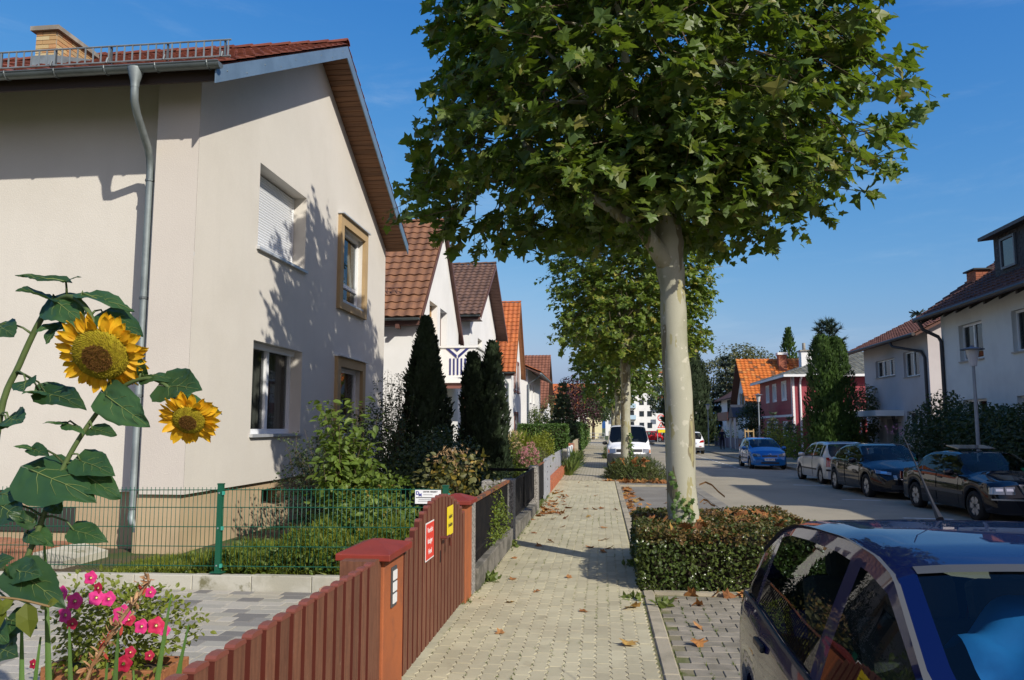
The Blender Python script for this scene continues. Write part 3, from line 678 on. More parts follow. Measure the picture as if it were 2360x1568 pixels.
def gable_house(label, xw, xr, xl, y0, y1, ze, zr, yw0, yw1, m_wall, m_t, m_rake, wins, nt, wt=.30, lt=.34, n_ind=300, over=.2, soff=0, kind='pan'):
    yr = (y0+y1)/2; tn = (zr-ze)/(yr-y0); Z = lambda y: ze+(min(y, 2*yr-y)-y0)*tn
    H = thing('house', label, 'house', ((xw+xl)/2, yr, 0)); P = lambda u, v, d: Vector((xw-d, u, v))
    w = MB(); wall_strips(w, P, yw0, yw1, 0, lambda y: Z(y)-.12, [h[:4] for h in wins], [yr])
    for h in wins: reveal(w, P, h, .4)
    w.quad((xl, yw0, 0), (xw, yw0, 0), (xw, yw0, Z(yw0)-.05), (xl, yw0, Z(yw0)-.05)); w.quad((xl, yw1, 0), (xw, yw1, 0), (xw, yw1, Z(yw1)-.05), (xl, yw1, Z(yw1)-.05))
    w.build('wall', m_wall, H)
    r = MB(); slab(r, [(xl, y0, ze), (xr-.02, y0, ze), (xr-.02, yr, zr), (xl, yr, zr)], .08); slab(r, [(xl, yr, zr), (xr-.02, yr, zr), (xr-.02, y1, ze), (xl, y1, ze)], .08); r.build('roof', m_t, H)
    V1 = Vector((0, 1, tn)); L = math.hypot(yr-y0, zr-ze); nv = int(L/lt+.5)
    tiles(H, 'roof_tile', (xr, y0-.06, ze-.03), (-1, 0, 0), V1, nt, nv, wt, L/nv, m_t, n_ind, kind)
    tiles(H, 'rake_tile', (xr, y1+.06, ze-.03), (-1, 0, 0), (0, -1, tn), 1, nv, wt, L/nv, m_t, 40, kind)
    ridge_tiles(H, (xr+.02, yr, zr+.03), (xl, yr, zr+.03), max(6, int((xr-xl)/.45)), .12, m_t)
    for sg in (0, 1):
        f = (lambda y: y) if sg == 0 else (lambda y: 2*yr-y); b = MB()
        b.prism([(xr, f(y0-.04), ze-.03), (xr, f(y0-.04), ze-.03-over), (xr, yr, zr-.03-over), (xr, yr, zr-.03)], (.025, 0, 0)); b.build('bargeboard', m_rake, H)
        s = MB(); s.prism([(xr, f(y0), ze-.1), (xr, yr, zr-.1), (xr, yr, zr-.12), (xr, f(y0), ze-.12)], (xw-xr, 0, 0))
        so = s.build('soffit', m_rake, H)
        if soff:
            for i in range(soff):
                a, c = y0+(yr-y0)*(i+.06)/soff, y0+(yr-y0)*(i+.94)/soff; b = MB()
                b.prism([(xr-.002, f(a), Z(a)-.145), (xr-.002, f(c), Z(c)-.145), (xr-.002, f(c), Z(c)-.125), (xr-.002, f(a), Z(a)-.125)], (xw-xr+.004, 0, 0)); b.build('soffit_board', m_rake, so)
    g = MB(); pr = [(.07*math.cos(a), .07*math.sin(a)) for a in np.linspace(PI, 2*PI, 7)]
    for yy in (y0-.12,):
        vs = [(x, yy+c, ze-.05+s) for x in (xr-.03, xl) for c, s in pr]; g.add(vs, [[i, i+1, 8+i, 7+i] for i in range(6)]); g.add(vs[:7], [list(range(7))])
    g.build('gutter', m_zincd, H, smooth=True)
    b = MB(); b.box(xl, xr-.03, y0, y0+.02, ze-.24, ze-.03); b.box(xl, xr-.03, y0+.021, yw0+.05, ze-.24, ze-.215); b.build('fascia', m_brn, H)
    for h in wins:
        st = h[4] if len(h) > 4 else 'double'
        if st.startswith('shutter'): shutter(H, P, h, .22, m_wood if st.endswith('wood') else mat('beige shutter', (.55, .50, .42), .6), .09, single=False)
        elif st == 'door': window(H, P, h, .22, 'single', fm=m_brn, sill=False, fw=.1)
        elif st == 'maroon':
            o = window(H, P, h, .08, 'double', fw=.06); s = MB(); a, b_, c, d = h[:4]; f = .16
            s.fbox(P, a-f, a-.001, c-f, d+f, -.05, .05); s.fbox(P, b_+.001, b_+f, c-f, d+f, -.05, .05); s.fbox(P, a, b_, d+.002, d+f, -.05, .05); s.fbox(P, a-f-.05, b_+f+.05, c-f-.06, c-f-.002, -.12, .05); s.build('window_surround', m_mar, H)
        else: window(H, P, h, .15, st)
    return H, P
# B
HB, PB = gable_house('white house with brown tiled gable roof and blue and white balcony', -5.32, -5.2, -12, 22.3, 29.4, 5.0, 8.78, 22.62, 29.0, m_wht, m_tileB, m_brn,
    [(23.95, 25.15, 3.3, 5.75, 'shutter_wood'), (25.6, 26.8, 3.3, 5.75, 'door')], 11, wt=.31, lt=.345, over=.2)
b = MB(); b.box(-5.32, -4.0, 25.2, 28.4, 3.22, 3.36); bo = b.build('balcony', m_wpaint, HB)
f = MB(); f.box(-5.31, -4.05, 25.24, 25.27, 3.40, 4.36); f.build('balcony_panel', m_wpaint, bo)
f = MB(); f.box(-5.33, -3.96, 25.19, 25.30, 4.37, 4.43); f.box(-4.07, -3.96, 25.31, 28.4, 4.37, 4.43); f.build('handrail', m_wpaint, bo)
f = MB(); f.box(-4.05, -4.02, 25.3, 28.35, 3.40, 4.36); f.build('balcony_panel', m_wpaint, bo)
for i in range(5):
    x = -4.92+i*.125; MB().box(x, x+.05, 25.22, 25.239, 3.48, 4.02).build('blue_slat', m_navy, bo)
for (xa, xb) in ((-5.05, -4.68), (-4.26, -4.63)):
    f = MB(); s_ = .11 if xb > xa else -.11; f.prism([(xa, 25.22, 4.35), (xa+s_, 25.22, 4.35), (xb, 25.22, 4.13), (xb, 25.22, 4.02)], (0, .018, 0)); f.build('blue_chevron', m_navy, bo)
MB().prism([(-4.79, 25.219, 4.355), (-4.53, 25.219, 4.355), (-4.66, 25.219, 4.24)], (0, .018, 0)).build('blue_chevron', m_navy, bo)
f = MB(); f.box(-5.3, -4.02, 25.3, 25.42, 3.04, 3.215); f.box(-4.5, -4.38, 25.3, 25.42, 0, 3.03); f.build('balcony_post', m_mar, bo)
MB().bar((-5.9, 22.5, 4.72), (-5.9, 22.2, 4.72), .1, .12).build('rafter_end', m_brn, HB)
# snow rail and vent tile on the brown roof
f = MB(); tn = 3.78/3.55
f.tube([(-5.95, 22.95, 5.0+.65*tn+.1), (-9, 22.95, 5.0+.65*tn+.1)], .015, 5); f.tube([(-5.95, 22.95, 5.0+.65*tn+.3), (-9, 22.95, 5.0+.65*tn+.3)], .015, 5)
for i in range(20): f.box(-5.97-i*.15, -5.95-i*.15, 22.94, 22.96, 5.0+.65*tn, 5.0+.65*tn+.3)
f.build('snow_guard', m_brn, HB)
# C
HC, PC = gable_house('white house with weathered dark brown roof and deep boarded gable overhang', -5.78, -5.2, -13, 33.75, 43.6, 6.72, 9.98, 34.4, 43.0, m_wht, m_tileC, m_brn,
    [(36.6, 38.0, 3.6, 6.0, 'shutter'), (39.8, 41.2, 3.6, 6.0, 'shutter')], 14, wt=.30, lt=.34, soff=26)
# D
HD, PD = gable_house('narrow white house with steep orange tiled roof and maroon window frames', -5.45, -5.15, -11, 47.4, 53.8, 5.15, 9.9, 47.6, 53.5, m_wht, m_tileD, mat('orange brown timber', (.25, .10, .04), .7, grain=.1),
    [(49.3, 50.0, 4.2, 5.9, 'maroon'), (51.2, 51.9, 4.2, 5.9, 'maroon'), (49.4, 51.3, 1.2, 2.6, 'maroon')], 13, wt=.3, lt=.34, soff=16)
f = MB(); f.tube([(-5.9, 47.3, 5.05), (-5.9, 47.3, 4.85), (-5.62, 47.53, 4.4), (-5.62, 47.53, 0)], .06, 8); f.build('downpipe', m_zinc, HD, smooth=True)
# E: gable to the camera, eave to the street
HE = thing('house', 'plain white house with low roof and dark eaves beyond the orange roofed house', 'house', (-8, 63, 0))
PE = lambda u, v, d: Vector((-5.3-d, u, v)); we = [(58.6, 59.8, 3.6, 5.0), (61.6, 62.8, 3.6, 5.0), (58.6, 59.8, .9, 2.3)]
w = MB(); wall_strips(w, PE, 57, 69, 0, lambda y: 6.1, we)
for h in we: reveal(w, PE, h, .3)
w.poly([(-5.3, 57, 0), (-5.3, 57, 6.05), (-9.3, 57, 7.7), (-13, 57, 6.05), (-13, 57, 0)]); w.build('wall', m_wht, HE)
for h in we: window(HE, PE, h, .15, 'double')
r = MB(); slab(r, [(-4.35, 56.3, 5.72), (-4.35, 69.5, 5.72), (-9.3, 69.5, 7.85), (-9.3, 56.3, 7.85)], .14); slab(r, [(-9.3, 56.3, 7.85), (-9.3, 69.5, 7.85), (-13.8, 69.5, 5.8), (-13.8, 56.3, 5.8)], .14); r.build('roof', m_brn, HE)
tiles(HE, 'roof_tile', (-4.3, 56.2, 5.75), (0, 1, 0), (-1, 0, .43), 44, 15, .3, .36, m_tileD, 0)
f = MB(); f.tube([(-4.28, 56.3, 5.62), (-4.28, 69.5, 5.62)], .07, 8); f.build('gutter', m_zinc, HE, smooth=True)
f = MB(); f.tube([(-4.3, 56.5, 5.55), (-4.6, 56.7, 5.3), (-5.24, 56.93, 4.9), (-5.24, 56.93, 0)], .055, 8); f.build('downpipe', m_zinc, HE, smooth=True)
# F
HF = thing('house', 'house with a tall steep brown tiled roof behind the spruce', 'house', (-9, 78, 0))
MB().box(-14, -5.4, 74.5, 86, 0, 4.2).build('wall', m_wht, HF)
r = MB(); slab(r, [(-14, 74, 3.6), (-5.0, 74, 3.6), (-5.0, 79, 9.0), (-14, 79, 9.0)], .1); slab(r, [(-14, 79, 9.0), (-5.0, 79, 9.0), (-5.0, 85, 3.6), (-14, 85, 3.6)], .1); r.build('roof', m_tileC, HF)
tiles(HF, 'roof_tile', (-4.98, 73.9, 3.6), (-1, 0, 0), (0, 5, 5.4), 26, 20, .34, .368, mat('red brown far tiles', (.20, .085, .055), .85, rnd=.15), 0)
for i, (x, y, hh, lab) in enumerate([(-6, 100, 6.4, 'far house with orange roof behind the dark red tree'), (-17, 108, 6.8, 'far house with orange roof at the end of the left gardens')]):
    o = thing('house', lab, 'house', (x, y+4, 0)); MB().box(x-5, x+4, y, y+8, 0, hh-2.2).build('wall', m_wht, o)
    r = MB(); slab(r, [(x-5.4, y-.5, hh-2.4), (x+4.4, y-.5, hh-2.4), (x+4.4, y+4, hh), (x-5.4, y+4, hh)], .1); slab(r, [(x-5.4, y+4, hh), (x+4.4, y+4, hh), (x+4.4, y+8.5, hh-2.4), (x-5.4, y+8.5, hh-2.4)], .1); r.build('roof', m_tileD, o)
    for k in range(3): window(o, (lambda yy: (lambda u, v, d: Vector((u, yy+d, v))))(y), (x-3.5+k*2.4, x-2.5+k*2.4, hh-4.0, hh-2.8), .1, 'single', room=False, pane=mat('dark far pane', (.05, .06, .07), .1))
# ================================================================== HOUSES on the right side
m_offw = mat('off white roughcast', (.66, .665, .63), .95, (.60, .60, .57), .7, .4, .65, grain=.06, gscale=40, bump=.3, bscale=40, streak=.07)
m_lil = mat('pale mauve render', (.56, .51, .50), .93, (.51, .46, .45), .6, .4, .65, grain=.05, gscale=40, bump=.25, bscale=40, streak=.07)
m_tileG = mat('dark brown roof tiles right', (.12, .06, .045), .8, rnd=.15, grain=.1)
m_slate = mat('black slate cladding', (.022, .02, .022), .7, rnd=.2)
m_dkpipe = mat('dark brown pipe', (.04, .03, .027), .5)
m_redbr = mat('red chimney bricks', (.34, .12, .07), .9, rnd=.18, grain=.15)
dk_pane = mat('dark reflective pane', (.03, .035, .04), .04, spec=.9)
HG = thing('house', 'large off white house with black slate dormers on the right', 'house', (16, 18, 0))
PG = lambda u, v, d: Vector((12.9+d, u, v)); wg = []
for u in (28.1, 24.4, 20.2, 16.0, 11.6): wg += [(u, u+1.75, 4.12, 5.42), (u, u+1.75, 1.4, 2.75)]
w = MB(); wall_strips(w, PG, 2, 31.3, -.1, lambda y: 6.25, wg)
for h in wg: reveal(w, PG, h, .3)
for y in (2, 31.3): w.poly([(12.9, y, -.1), (12.9, y, 6.3), (17.9, y, 9.8), (22.9, y, 6.3), (22.9, y, -.1)])
w.build('wall', m_offw, HG)
for i, h in enumerate(wg): window(HG, PG, h, .14, 'double', curtain=(i % 4 != 1), sm=mat('stone sill', (.40, .36, .31), .9))
r = MB(); slab(r, [(12.25, 1.5, 5.95), (12.25, 31.9, 5.95), (17.9, 31.9, 9.95), (17.9, 1.5, 9.95)][::-1], .12); slab(r, [(17.9, 1.5, 9.95), (17.9, 31.9, 9.95), (23.6, 31.9, 5.95), (23.6, 1.5, 5.95)][::-1], .12); r.build('roof', m_tileG, HG)
tiles(HG, 'roof_tile', (12.2, 31.97, 5.92), (0, -1, 0), (5.65, 0, 4.0), 95, 20, .3, .346, m_tileG, 60)
f = MB(); f.tube([(12.16, 31.85, 5.9), (12.16, 1.5, 5.9)], .085, 8); f.build('gutter', m_dkpipe, HG, smooth=True)
for i in range(26):
    y = 31.6-i*1.0; b = MB(); b.prism([(12.3, y, 5.84), (12.3, y, 5.72), (12.95, y, 6.08), (12.95, y, 6.32)], (0, -.12, 0)); b.build('rafter_end', mat('black stained rafters', (.022, .018, .016), .7), HG)
f = MB(); f.tube([(12.16, 31.5, 5.85), (12.3, 31.45, 5.5), (12.78, 31.3, 5.2), (12.84, 31.2, 5.0), (12.84, 31.2, 0)], .07, 8); f.build('downpipe', m_dkpipe, HG, smooth=True)
for y0, y1 in ((22.0, 28.3), (11, 17)):
    d = MB(); d.box(13.55, 18, y0, y1, 6.8, 8.25); do = d.build('dormer', m_slate, HG)
    b = MB(); b.prism([(13.2, y1+.35, 8.24), (13.2, y1+.35, 8.36), (18, y1+.35, 8.9), (18, y1+.35, 8.78)], (0, y0-y1-.7, 0)); b.build('dormer_roof', mat('dark felt roof', (.05, .05, .055), .6), do)
    k = MB(); n = 0
    for j in range(10):
        for i in range(int((y1-y0)/.24)):
            z = 6.85+j*.14; y = y0+i*.24+(.12 if j % 2 else 0)
            if y+.23 > y1: continue
            k.rv = RNG.random(); k.obox((13.538-.006*(1), y+.115, z+.075), (.006, 0, -.001), (0, .112, 0), (.004, 0, .078))
    tag(k.build('slate_shingles', m_slate, do), kind='stuff')
    for u in (y1-1.5, y1-3.6): window(do, (lambda u_, v, d_: Vector((13.49+d_, u_, v))), (u, u+.95, 7.05, 8.1), -.03, 'single', sill=False, room=False, pane=dk_pane, fm=mat('grey dormer frame', (.12, .13, .14), .5))
ch = MB().box(13.95, 14.65, 30.6, 31.3, 6.9, 7.0).build('chimney', m_mort, HG)
bricks_block(ch, 13.95, 14.65, 30.6, 31.3, 6.95, 7.62, m_redbr, m_mort, ('-y', '-x'), bh=.085)
MB().box(13.85, 14.75, 30.5, 31.4, 7.625, 7.68).build('chimney_cap', m_slate, ch)
# H
HH = thing('house', 'pale mauve house with flat white porch canopy and brown roof', 'house', (19, 42, 0))
PH = lambda u, v, d: Vector((15+d, u, v)); wh = [(42.14, 44.94, 4.44, 5.35, 'triple'), (38.99, 40.93, 4.23, 5.47, 'double'), (38.93, 40.82, 1.34, 2.55, 'double')]
door = (42.08, 43.62, -.05, 2.2)
w = MB(); wall_strips(w, PH, 37.9, 46.8, -.1, lambda y: 6.33, [h[:4] for h in wh]+[door])
for h in wh+[door]: reveal(w, PH, h, .35)
for y in (37.9, 46.8): w.poly([(15, y, -.1), (15, y, 6.33), (20.7, y, 9.2), (26.4, y, 6.33), (26.4, y, -.1)])
w.build('wall', m_lil, HH)
for h in wh: window(HH, PH, h, .13, h[4], curtain=True, sm=mat('stone sill', (.4, .36, .31)))
d = MB(); d.fbox(PH, door[0], door[1], door[2], door[3], .28, .34); do = d.build('door', mat('grey green door', (.12, .15, .145), .5), HH)
MB().fbox(PH, door[0]+.12, door[0]+.4, .4, 1.9, .27, .285).build('pane', dk_pane, do); MB().tube([PH(door[1]-.12, .95, .22), PH(door[1]-.12, 1.1, .22)], .012, 6).build('handle', m_zinc, do)
MB().fbox(PH, 41.2, 44.9, 2.34, 2.63, -1.37, -.002).build('canopy', m_wht, HH)
r = MB(); slab(r, [(14.26, 37.3, 6.04), (14.26, 47.5, 6.04), (20.7, 47.5, 9.3), (20.7, 37.3, 9.3)][::-1], .12); slab(r, [(20.7, 37.3, 9.3), (20.7, 47.5, 9.3), (27.1, 47.5, 6.04), (27.1, 37.3, 6.04)][::-1], .12); r.build('roof', m_tileG, HH)
tiles(HH, 'roof_tile', (14.2, 47.55, 6.02), (0, -1, 0), (6.44, 0, 3.26), 31, 19, .33, .38, mat('red brown tiles right', (.19, .085, .06), .8, rnd=.15, grain=.1), 300)
f = MB(); f.tube([(14.16, 47.5, 6.0), (14.16, 37.3, 6.0)], .085, 8); f.build('gutter', m_dkpipe, HH, smooth=True)
f = MB(); f.tube([(14.16, 40.3, 5.95), (14.22, 40.1, 5.7), (14.88, 38.4, 5.3), (14.93, 38.15, 5.0), (14.93, 38.15, 0)], .065, 8); f.build('downpipe', m_dkpipe, HH, smooth=True)
ln = MB(); ln.tube([(15, 41.7, 2.0), (14.7, 41.7, 2.0), (14.65, 41.7, 2.08)], .017, 6); ln.lathe([(.0, .0), (.055, .02), (.10, .25), (.12, .26), (.025, .39), (0, .41)], 6, (14.65, 41.7, 2.09)); ln.build('wall_lantern', m_dkpipe, HH)
st = MB(); st.box(14.0, 14.99, 41.8, 44, -.1, .06); st.tube([(13.9, 41.8, .0), (13.9, 41.8, .9), (14.8, 41.8, 1.0)], .02, 6); st.build('door_step', m_conc, HH)
# I: red clad house
m_red = mat('raspberry red boards', (.34, .055, .072), .6, (.29, .046, .060), 1.5, .4, .65, rnd=.08, grain=.05)
m_grt = mat('grey lichened tiles', (.20, .205, .18), .9, (.14, .145, .13), 2.5, .4, .6, rnd=.2)
HI = thing('house', 'two storey raspberry red clapboard house with white trim and grey hip roof', 'house', (20, 60.5, 0))
PI1 = lambda u, v, d: Vector((13+d, u, v)); PI2 = lambda u, v, d: Vector((u, 55.5+d, v))
wi = [(62.85, 63.8, 3.75, 4.9), (60.3, 61.4, 3.75, 4.9), (57.1, 58.4, 3.75, 4.95), (62.8, 63.8, .8, 2.1), (60.2, 61.4, .8, 2.1), (57.1, 58.4, .8, 2.1)]
w = MB(); wall_strips(w, PI1, 55.5, 66.3, -.1, lambda y: 5.3, wi); wall_strips(w, PI2, 13, 31, -.1, lambda y: 5.3, []); w.quad((13, 66.3, 0), (31, 66.3, 0), (31, 66.3, 5.3), (13, 66.3, 5.3)); w.build('wall', m_red, HI)
for j in range(26):
    z = j*.205
    segs = [(55.4, 66.3)]
    for h in wi:
        if h[2]-.1 < z+.1 < h[3]+.1: segs = [q for a, b_ in segs for q in ((a, min(b_, h[0]-.08)), (max(a, h[1]+.08), b_)) if q[1]-q[0] > .05]
    b = MB()
    for a, b_ in segs: b.obox(((12.978), (a+b_)/2, z+.1), (.010, 0, .002), (0, (b_-a)/2, 0), (-.008, 0, .104))
    b.build('board', m_red, HI)
    MB().obox((22.05, 55.478, z+.1), (9.0, 0, 0), (0, .010, .002), (0, -.008, .104)).build('board', m_red, HI)
for h in wi:
    window(HI, PI1, h, .02, 'single', room=False, pane=mat('pale blind', (.55, .58, .62), .3), fw=.1, sill=False)
    s = MB(); a, b_, c, d_ = h; f = .11
    s.fbox(PI1, a-f, a, c-f, d_+f, -.06, .03); s.fbox(PI1, b_, b_+f, c-f, d_+f, -.06, .03); s.fbox(PI1, a, b_, d_, d_+f, -.06, .03); s.fbox(PI1, a, b_, c-f, c, -.06, .03); s.build('window_trim', m_wpaint, HI)
b = MB(); b.box(12.94, 13.14, 55.44, 55.60, 0, 5.2); b.build('corner_board', m_wpaint, HI); MB().box(12.95, 12.99, 55.62, 66.3, 2.5, 2.66).build('trim_band', m_wpaint, HI)
b = MB(); b.box(12.3, 31.6, 54.78, 54.9, 5.18, 5.34); b.box(12.3, 12.42, 54.91, 66.9, 5.18, 5.34); b.tube([(13.5, 54.85, 5.2), (13.5, 55.3, 4.9), (13.5, 55.4, 4.7), (13.5, 55.4, 0)], .07, 8); b.build('gutter', m_wpaint, HI)
r = MB(); E4 = [(12.4, 54.9, 5.3), (31.6, 54.9, 5.3), (31.6, 66.9, 5.3), (12.4, 66.9, 5.3)]; R2 = [(18.4, 60.9, 7.4), (25.6, 60.9, 7.4)]
r.add(E4+R2, [[0, 1, 5, 4], [1, 2, 5], [2, 3, 4, 5], [3, 0, 4], [3, 2, 1, 0]]); r.build('roof', m_grt, HI)
tn = 2.1/6.0
tiles(HI, 'roof_tile', (12.4, 54.85, 5.30), (1, 0, 0), (0, 1, tn), 54, 17, .355, .365, m_grt, 0, skip=lambda p: (p.x-12.4) < (p.y-54.9)-.2 or (31.6-p.x) < (p.y-54.9))
tiles(HI, 'street_tile', (12.35, 66.9, 5.30), (0, -1, 0), (1, 0, tn), 33, 17, .355, .365, m_grt, 0, skip=lambda p: (66.9-p.y) < (p.x-12.4)-.2 or (p.y-54.9) < (p.x-12.4)+.2)
ch = MB().box(14.6, 15.4, 59.2, 60, 5.6, 7.3).build('chimney', m_wht, HI); c2 = MB(); c2.box(14.5, 15.5, 59.1, 60.1, 7.303, 7.4); c2.tube([(14.9, 59.6, 7.4), (14.9, 59.6, 7.95)], .12, 8); c2.build('chimney_cap', m_conc, ch)
g = MB()
for x in np.linspace(14.2, 18.4, 8): g.box(x-.03, x+.03, 53.0, 53.06, 0, 2.3)
for x in (14.2, 18.4): g.box(x-.04, x+.04, 53.07, 55.45, 2.35, 2.45)
g.box(14.1, 18.5, 52.95, 53.1, 2.305, 2.42); g.quad((14.1, 52.9, 2.46), (18.5, 52.9, 2.46), (18.5, 55.4, 2.95), (14.1, 55.4, 2.95)); g.build('veranda', m_wpaint, HI)
# J: orange roof, gable to the street
HJ = thing('house', 'house with long orange tiled roof and brick chimney beside the red house', 'house', (20, 73.30, 0))
w = MB(); w.poly([(12.9, 69.70, -.1), (12.9, 76.90, -.1), (12.9, 76.90, 4.3), (12.9, 73.30, 7.7), (12.9, 69.70, 4.3)]); w.quad((12.9, 69.70, -.1), (28, 69.70, -.1), (28, 69.70, 4.3), (12.9, 69.70, 4.3)); w.build('wall', m_wht, HJ)
for u in (71.10, 73.70): window(HJ, lambda u_, v, d: Vector((12.88+d, u_, v)), (u, u+.9, 3.4, 4.9), -.04, 'single', room=False, pane=dk_pane); 
for u in (70.65, 72.05, 73.25, 74.65): MB().box(12.82, 12.86, u, u+.42, 3.4, 4.9).build('shutter', m_wood, HJ)
r = MB(); slab(r, [(12.3, 69.20, 3.95), (28.4, 69.20, 3.95), (28.4, 73.30, 7.9), (12.3, 73.30, 7.9)], .1); slab(r, [(12.3, 73.30, 7.9), (28.4, 73.30, 7.9), (28.4, 77.40, 3.95), (12.3, 77.40, 3.95)], .1); r.build('roof', m_tileG, HJ)
m_tJ = mat('patchy orange tiles', (.5, .15, .03), .8, cols=[(.52, .15, .032), (.47, .135, .03), (.55, .17, .04), (.50, .15, .03), (.50, .14, .03), (.45, .12, .028), (.54, .16, .035), (.50, .19, .05), (.48, .14, .03), (.19, .08, .035)], grain=.1)
tiles(HJ, 'roof_tile', (12.25, 69.12, 3.95), (1, 0, 0), (0, 4.1, 3.95), 46, 17, .35, .337, m_tJ, 0)
ch = MB().box(15.8, 16.5, 72.00, 72.70, 6.3, 6.4).build('chimney', m_mort, HJ); bricks_block(ch, 15.8, 16.5, 72.00, 72.70, 6.4, 8.2, m_redbr, m_mort, ('-y', '-x'), bh=.13, bl=.35); MB().box(15.7, 16.6, 71.90, 72.80, 8.205, 8.42).build('chimney_cap', m_wht, ch)
p = MB(); p.prism([(11.0, 67.80, 2.6), (11.0, 69.20, 3.7), (11.0, 70.60, 2.6)], (3.2, 0, 0)); po = p.build('porch_roof', mat('anthracite porch tiles', (.03, .034, .045), .6), HJ)
for y in (68.00, 70.40): f = MB(); f.box(11.1, 11.24, y-.07, y+.07, -.05, 2.58); f.bar((11.17, y, 1.9), (11.17, y+(.7 if y < 69 else -.7), 2.55), .1, .1); f.build('porch_post', m_wpaint, po)
# K and the far blocks
HK = thing('house', 'white gabled house with red brown balcony between the cedar and the orange roof', 'house', (19, 92, 0))
w = MB(); w.poly([(14.2, 84, 0), (24, 84, 0), (24, 84, 5.2), (19.2, 84, 8.0), (14.2, 84, 5.2)]); w.quad((14.2, 84, 0), (14.2, 96, 0), (14.2, 96, 5.2), (14.2, 84, 5.2)); w.build('wall', m_wht, HK)
r = MB(); slab(r, [(13.5, 83.4, 4.9), (19.2, 83.4, 8.15), (19.2, 97, 8.15), (13.5, 97, 4.9)], .15); slab(r, [(19.2, 83.4, 8.15), (24.6, 83.4, 4.9), (24.6, 97, 4.9), (19.2, 97, 8.15)], .15); r.build('roof', m_tileG, HK)
MB().box(13.2, 14.19, 85, 92, 2.5, 3.4).build('balcony', m_mar, HK); MB().box(14.15, 14.195, 86, 91, 3.5, 4.8).build('window', dk_pane, HK)
HL = thing('apartment_building', 'white apartment block with pale blue balconies at the far end of the street', 'apartment building', (9, 201, 0))
MB().box(1, 19, 195, 207, -.3, 15).build('wall', m_wht, HL); MB().box(.6, 19.4, 194.5, 207.5, 15.003, 15.6).build('roof', m_tileD, HL)
m_bb = mat('pale blue balcony panel', (.42, .56, .66), .6)
for k in range(5):
    z = .9+k*2.8
    for x in (3.0, 13.2):
        MB().box(x, x+5.4, 193.7, 193.85, z, z+1.0).build('balcony', m_bb, HL); MB().box(x, x+5.4, 193.86, 194.99, z-.15, z-.02).build('balcony_slab', m_wht, HL)
        for q in (.4, 2.1, 3.8): MB().box(x+q, x+q+1.2, 194.93, 194.99, z+.05, z+2.1).build('window', dk_pane, HL)
    for x in (9.3, 11.2): MB().box(x, x+1.1, 194.93, 194.99, z+.7, z+2.0).build('window', dk_pane, HL)
HM = thing('house', 'low white block with salmon panel behind the far street sign', 'house', (15, 132, 0))
MB().box(9.7, 16, 128, 136, -.1, 6.5).build('wall', m_wht, HM); MB().box(10.6, 13.6, 127.93, 127.995, 1.6, 3.8).build('wall_panel', mat('salmon render', (.55, .33, .24), .9), HM); MB().box(9.4, 16.3, 127.6, 136.4, 6.503, 6.9).build('roof', m_tileD, HM)
HN = thing('house', 'cream yellow house at the far end of the sidewalk', 'house', (-4, 130, 0))
MB().box(-9, 0.1, 126, 136, -.1, 6).build('wall', mat('pale yellow render', (.70, .64, .40), .9), HN); r = MB(); slab(r, [(-9.5, 125.5, 5.8), (.6, 125.5, 5.8), (.6, 131, 9), (-9.5, 131, 9)], .15); slab(r, [(-9.5, 131, 9), (.6, 131, 9), (.6, 136.5, 5.8), (-9.5, 136.5, 5.8)], .15); r.build('roof', m_tileD, HN); MB().box(-3.6, -2.6, 125.93, 125.99, 1.2, 2.6).build('window', dk_pane, HN)
# ================================================================== TREES AND PLANTS
def leafmat(name, c, c2, t=.35, tc=None, rough=.5, rnd=.3):
    return mat(name, c, rough, c2, 1.6, .35, .65, rnd=rnd, trans=t, tcol=tc, spec=.4)
LC = [(r*1.22, g*1.2, b*1.05) for r, g, b in [(.055, .098, .018), (.075, .125, .022), (.062, .105, .024), (.10, .145, .026), (.048, .085, .020), (.085, .13, .03), (.068, .115, .018), (.13, .16, .03), (.058, .10, .022), (.075, .12, .02), (.17, .165, .04), (.09, .135, .024)]]
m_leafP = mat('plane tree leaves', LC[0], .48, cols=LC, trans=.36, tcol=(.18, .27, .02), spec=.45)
m_leafPf = mat('brighter plane leaves', LC[0], .48, cols=[(r*1.4, g*1.3, b*1.1) for r, g, b in LC], trans=.36, tcol=(.24, .33, .03), spec=.45)  # second tree's leaves: same colour list, scaled brighter and yellower
m_twig = mat('twig bark', (.10, .075, .045), .9, grain=.1)
def bark_mat():
    if 'plane bark' in MATS: return MATS['plane bark']
    m = mat('plane bark', (.36, .35, .27), .8, (.245, .24, .165), 1.7, .42, .62, grain=.09, bump=.12, bscale=14, stretch=(1, 1, .35))
    nt = m.node_tree; b = nt.nodes['Principled BSDF']; src = b.inputs['Base Color'].links[0].from_socket
    g = nt.nodes.new('ShaderNodeNewGeometry'); mp = nt.nodes.new('ShaderNodeMapping'); mp.inputs['Scale'].default_value = (3.4, 3.4, .8); nt.links.new(g.outputs['Position'], mp.inputs[0])
    n1 = _noise(nt, 1.0, 3, .5, mp.outputs[0]); n2 = _noise(nt, 2.3, 3, .55, mp.outputs[0])
    c = _mix(nt, _ramp(nt, n1, .525, .54), src, (.185, .16, .10)); c = _mix(nt, _ramp(nt, n2, .575, .585), c, (.29, .265, .14)); n3 = _noise(nt, 11., 3, .5); c = _mix(nt, _ramp(nt, n3, .63, .66), c, (.45, .43, .34))
    nt.links.new(c, b.inputs['Base Color']); return m
m_bark = bark_mat()
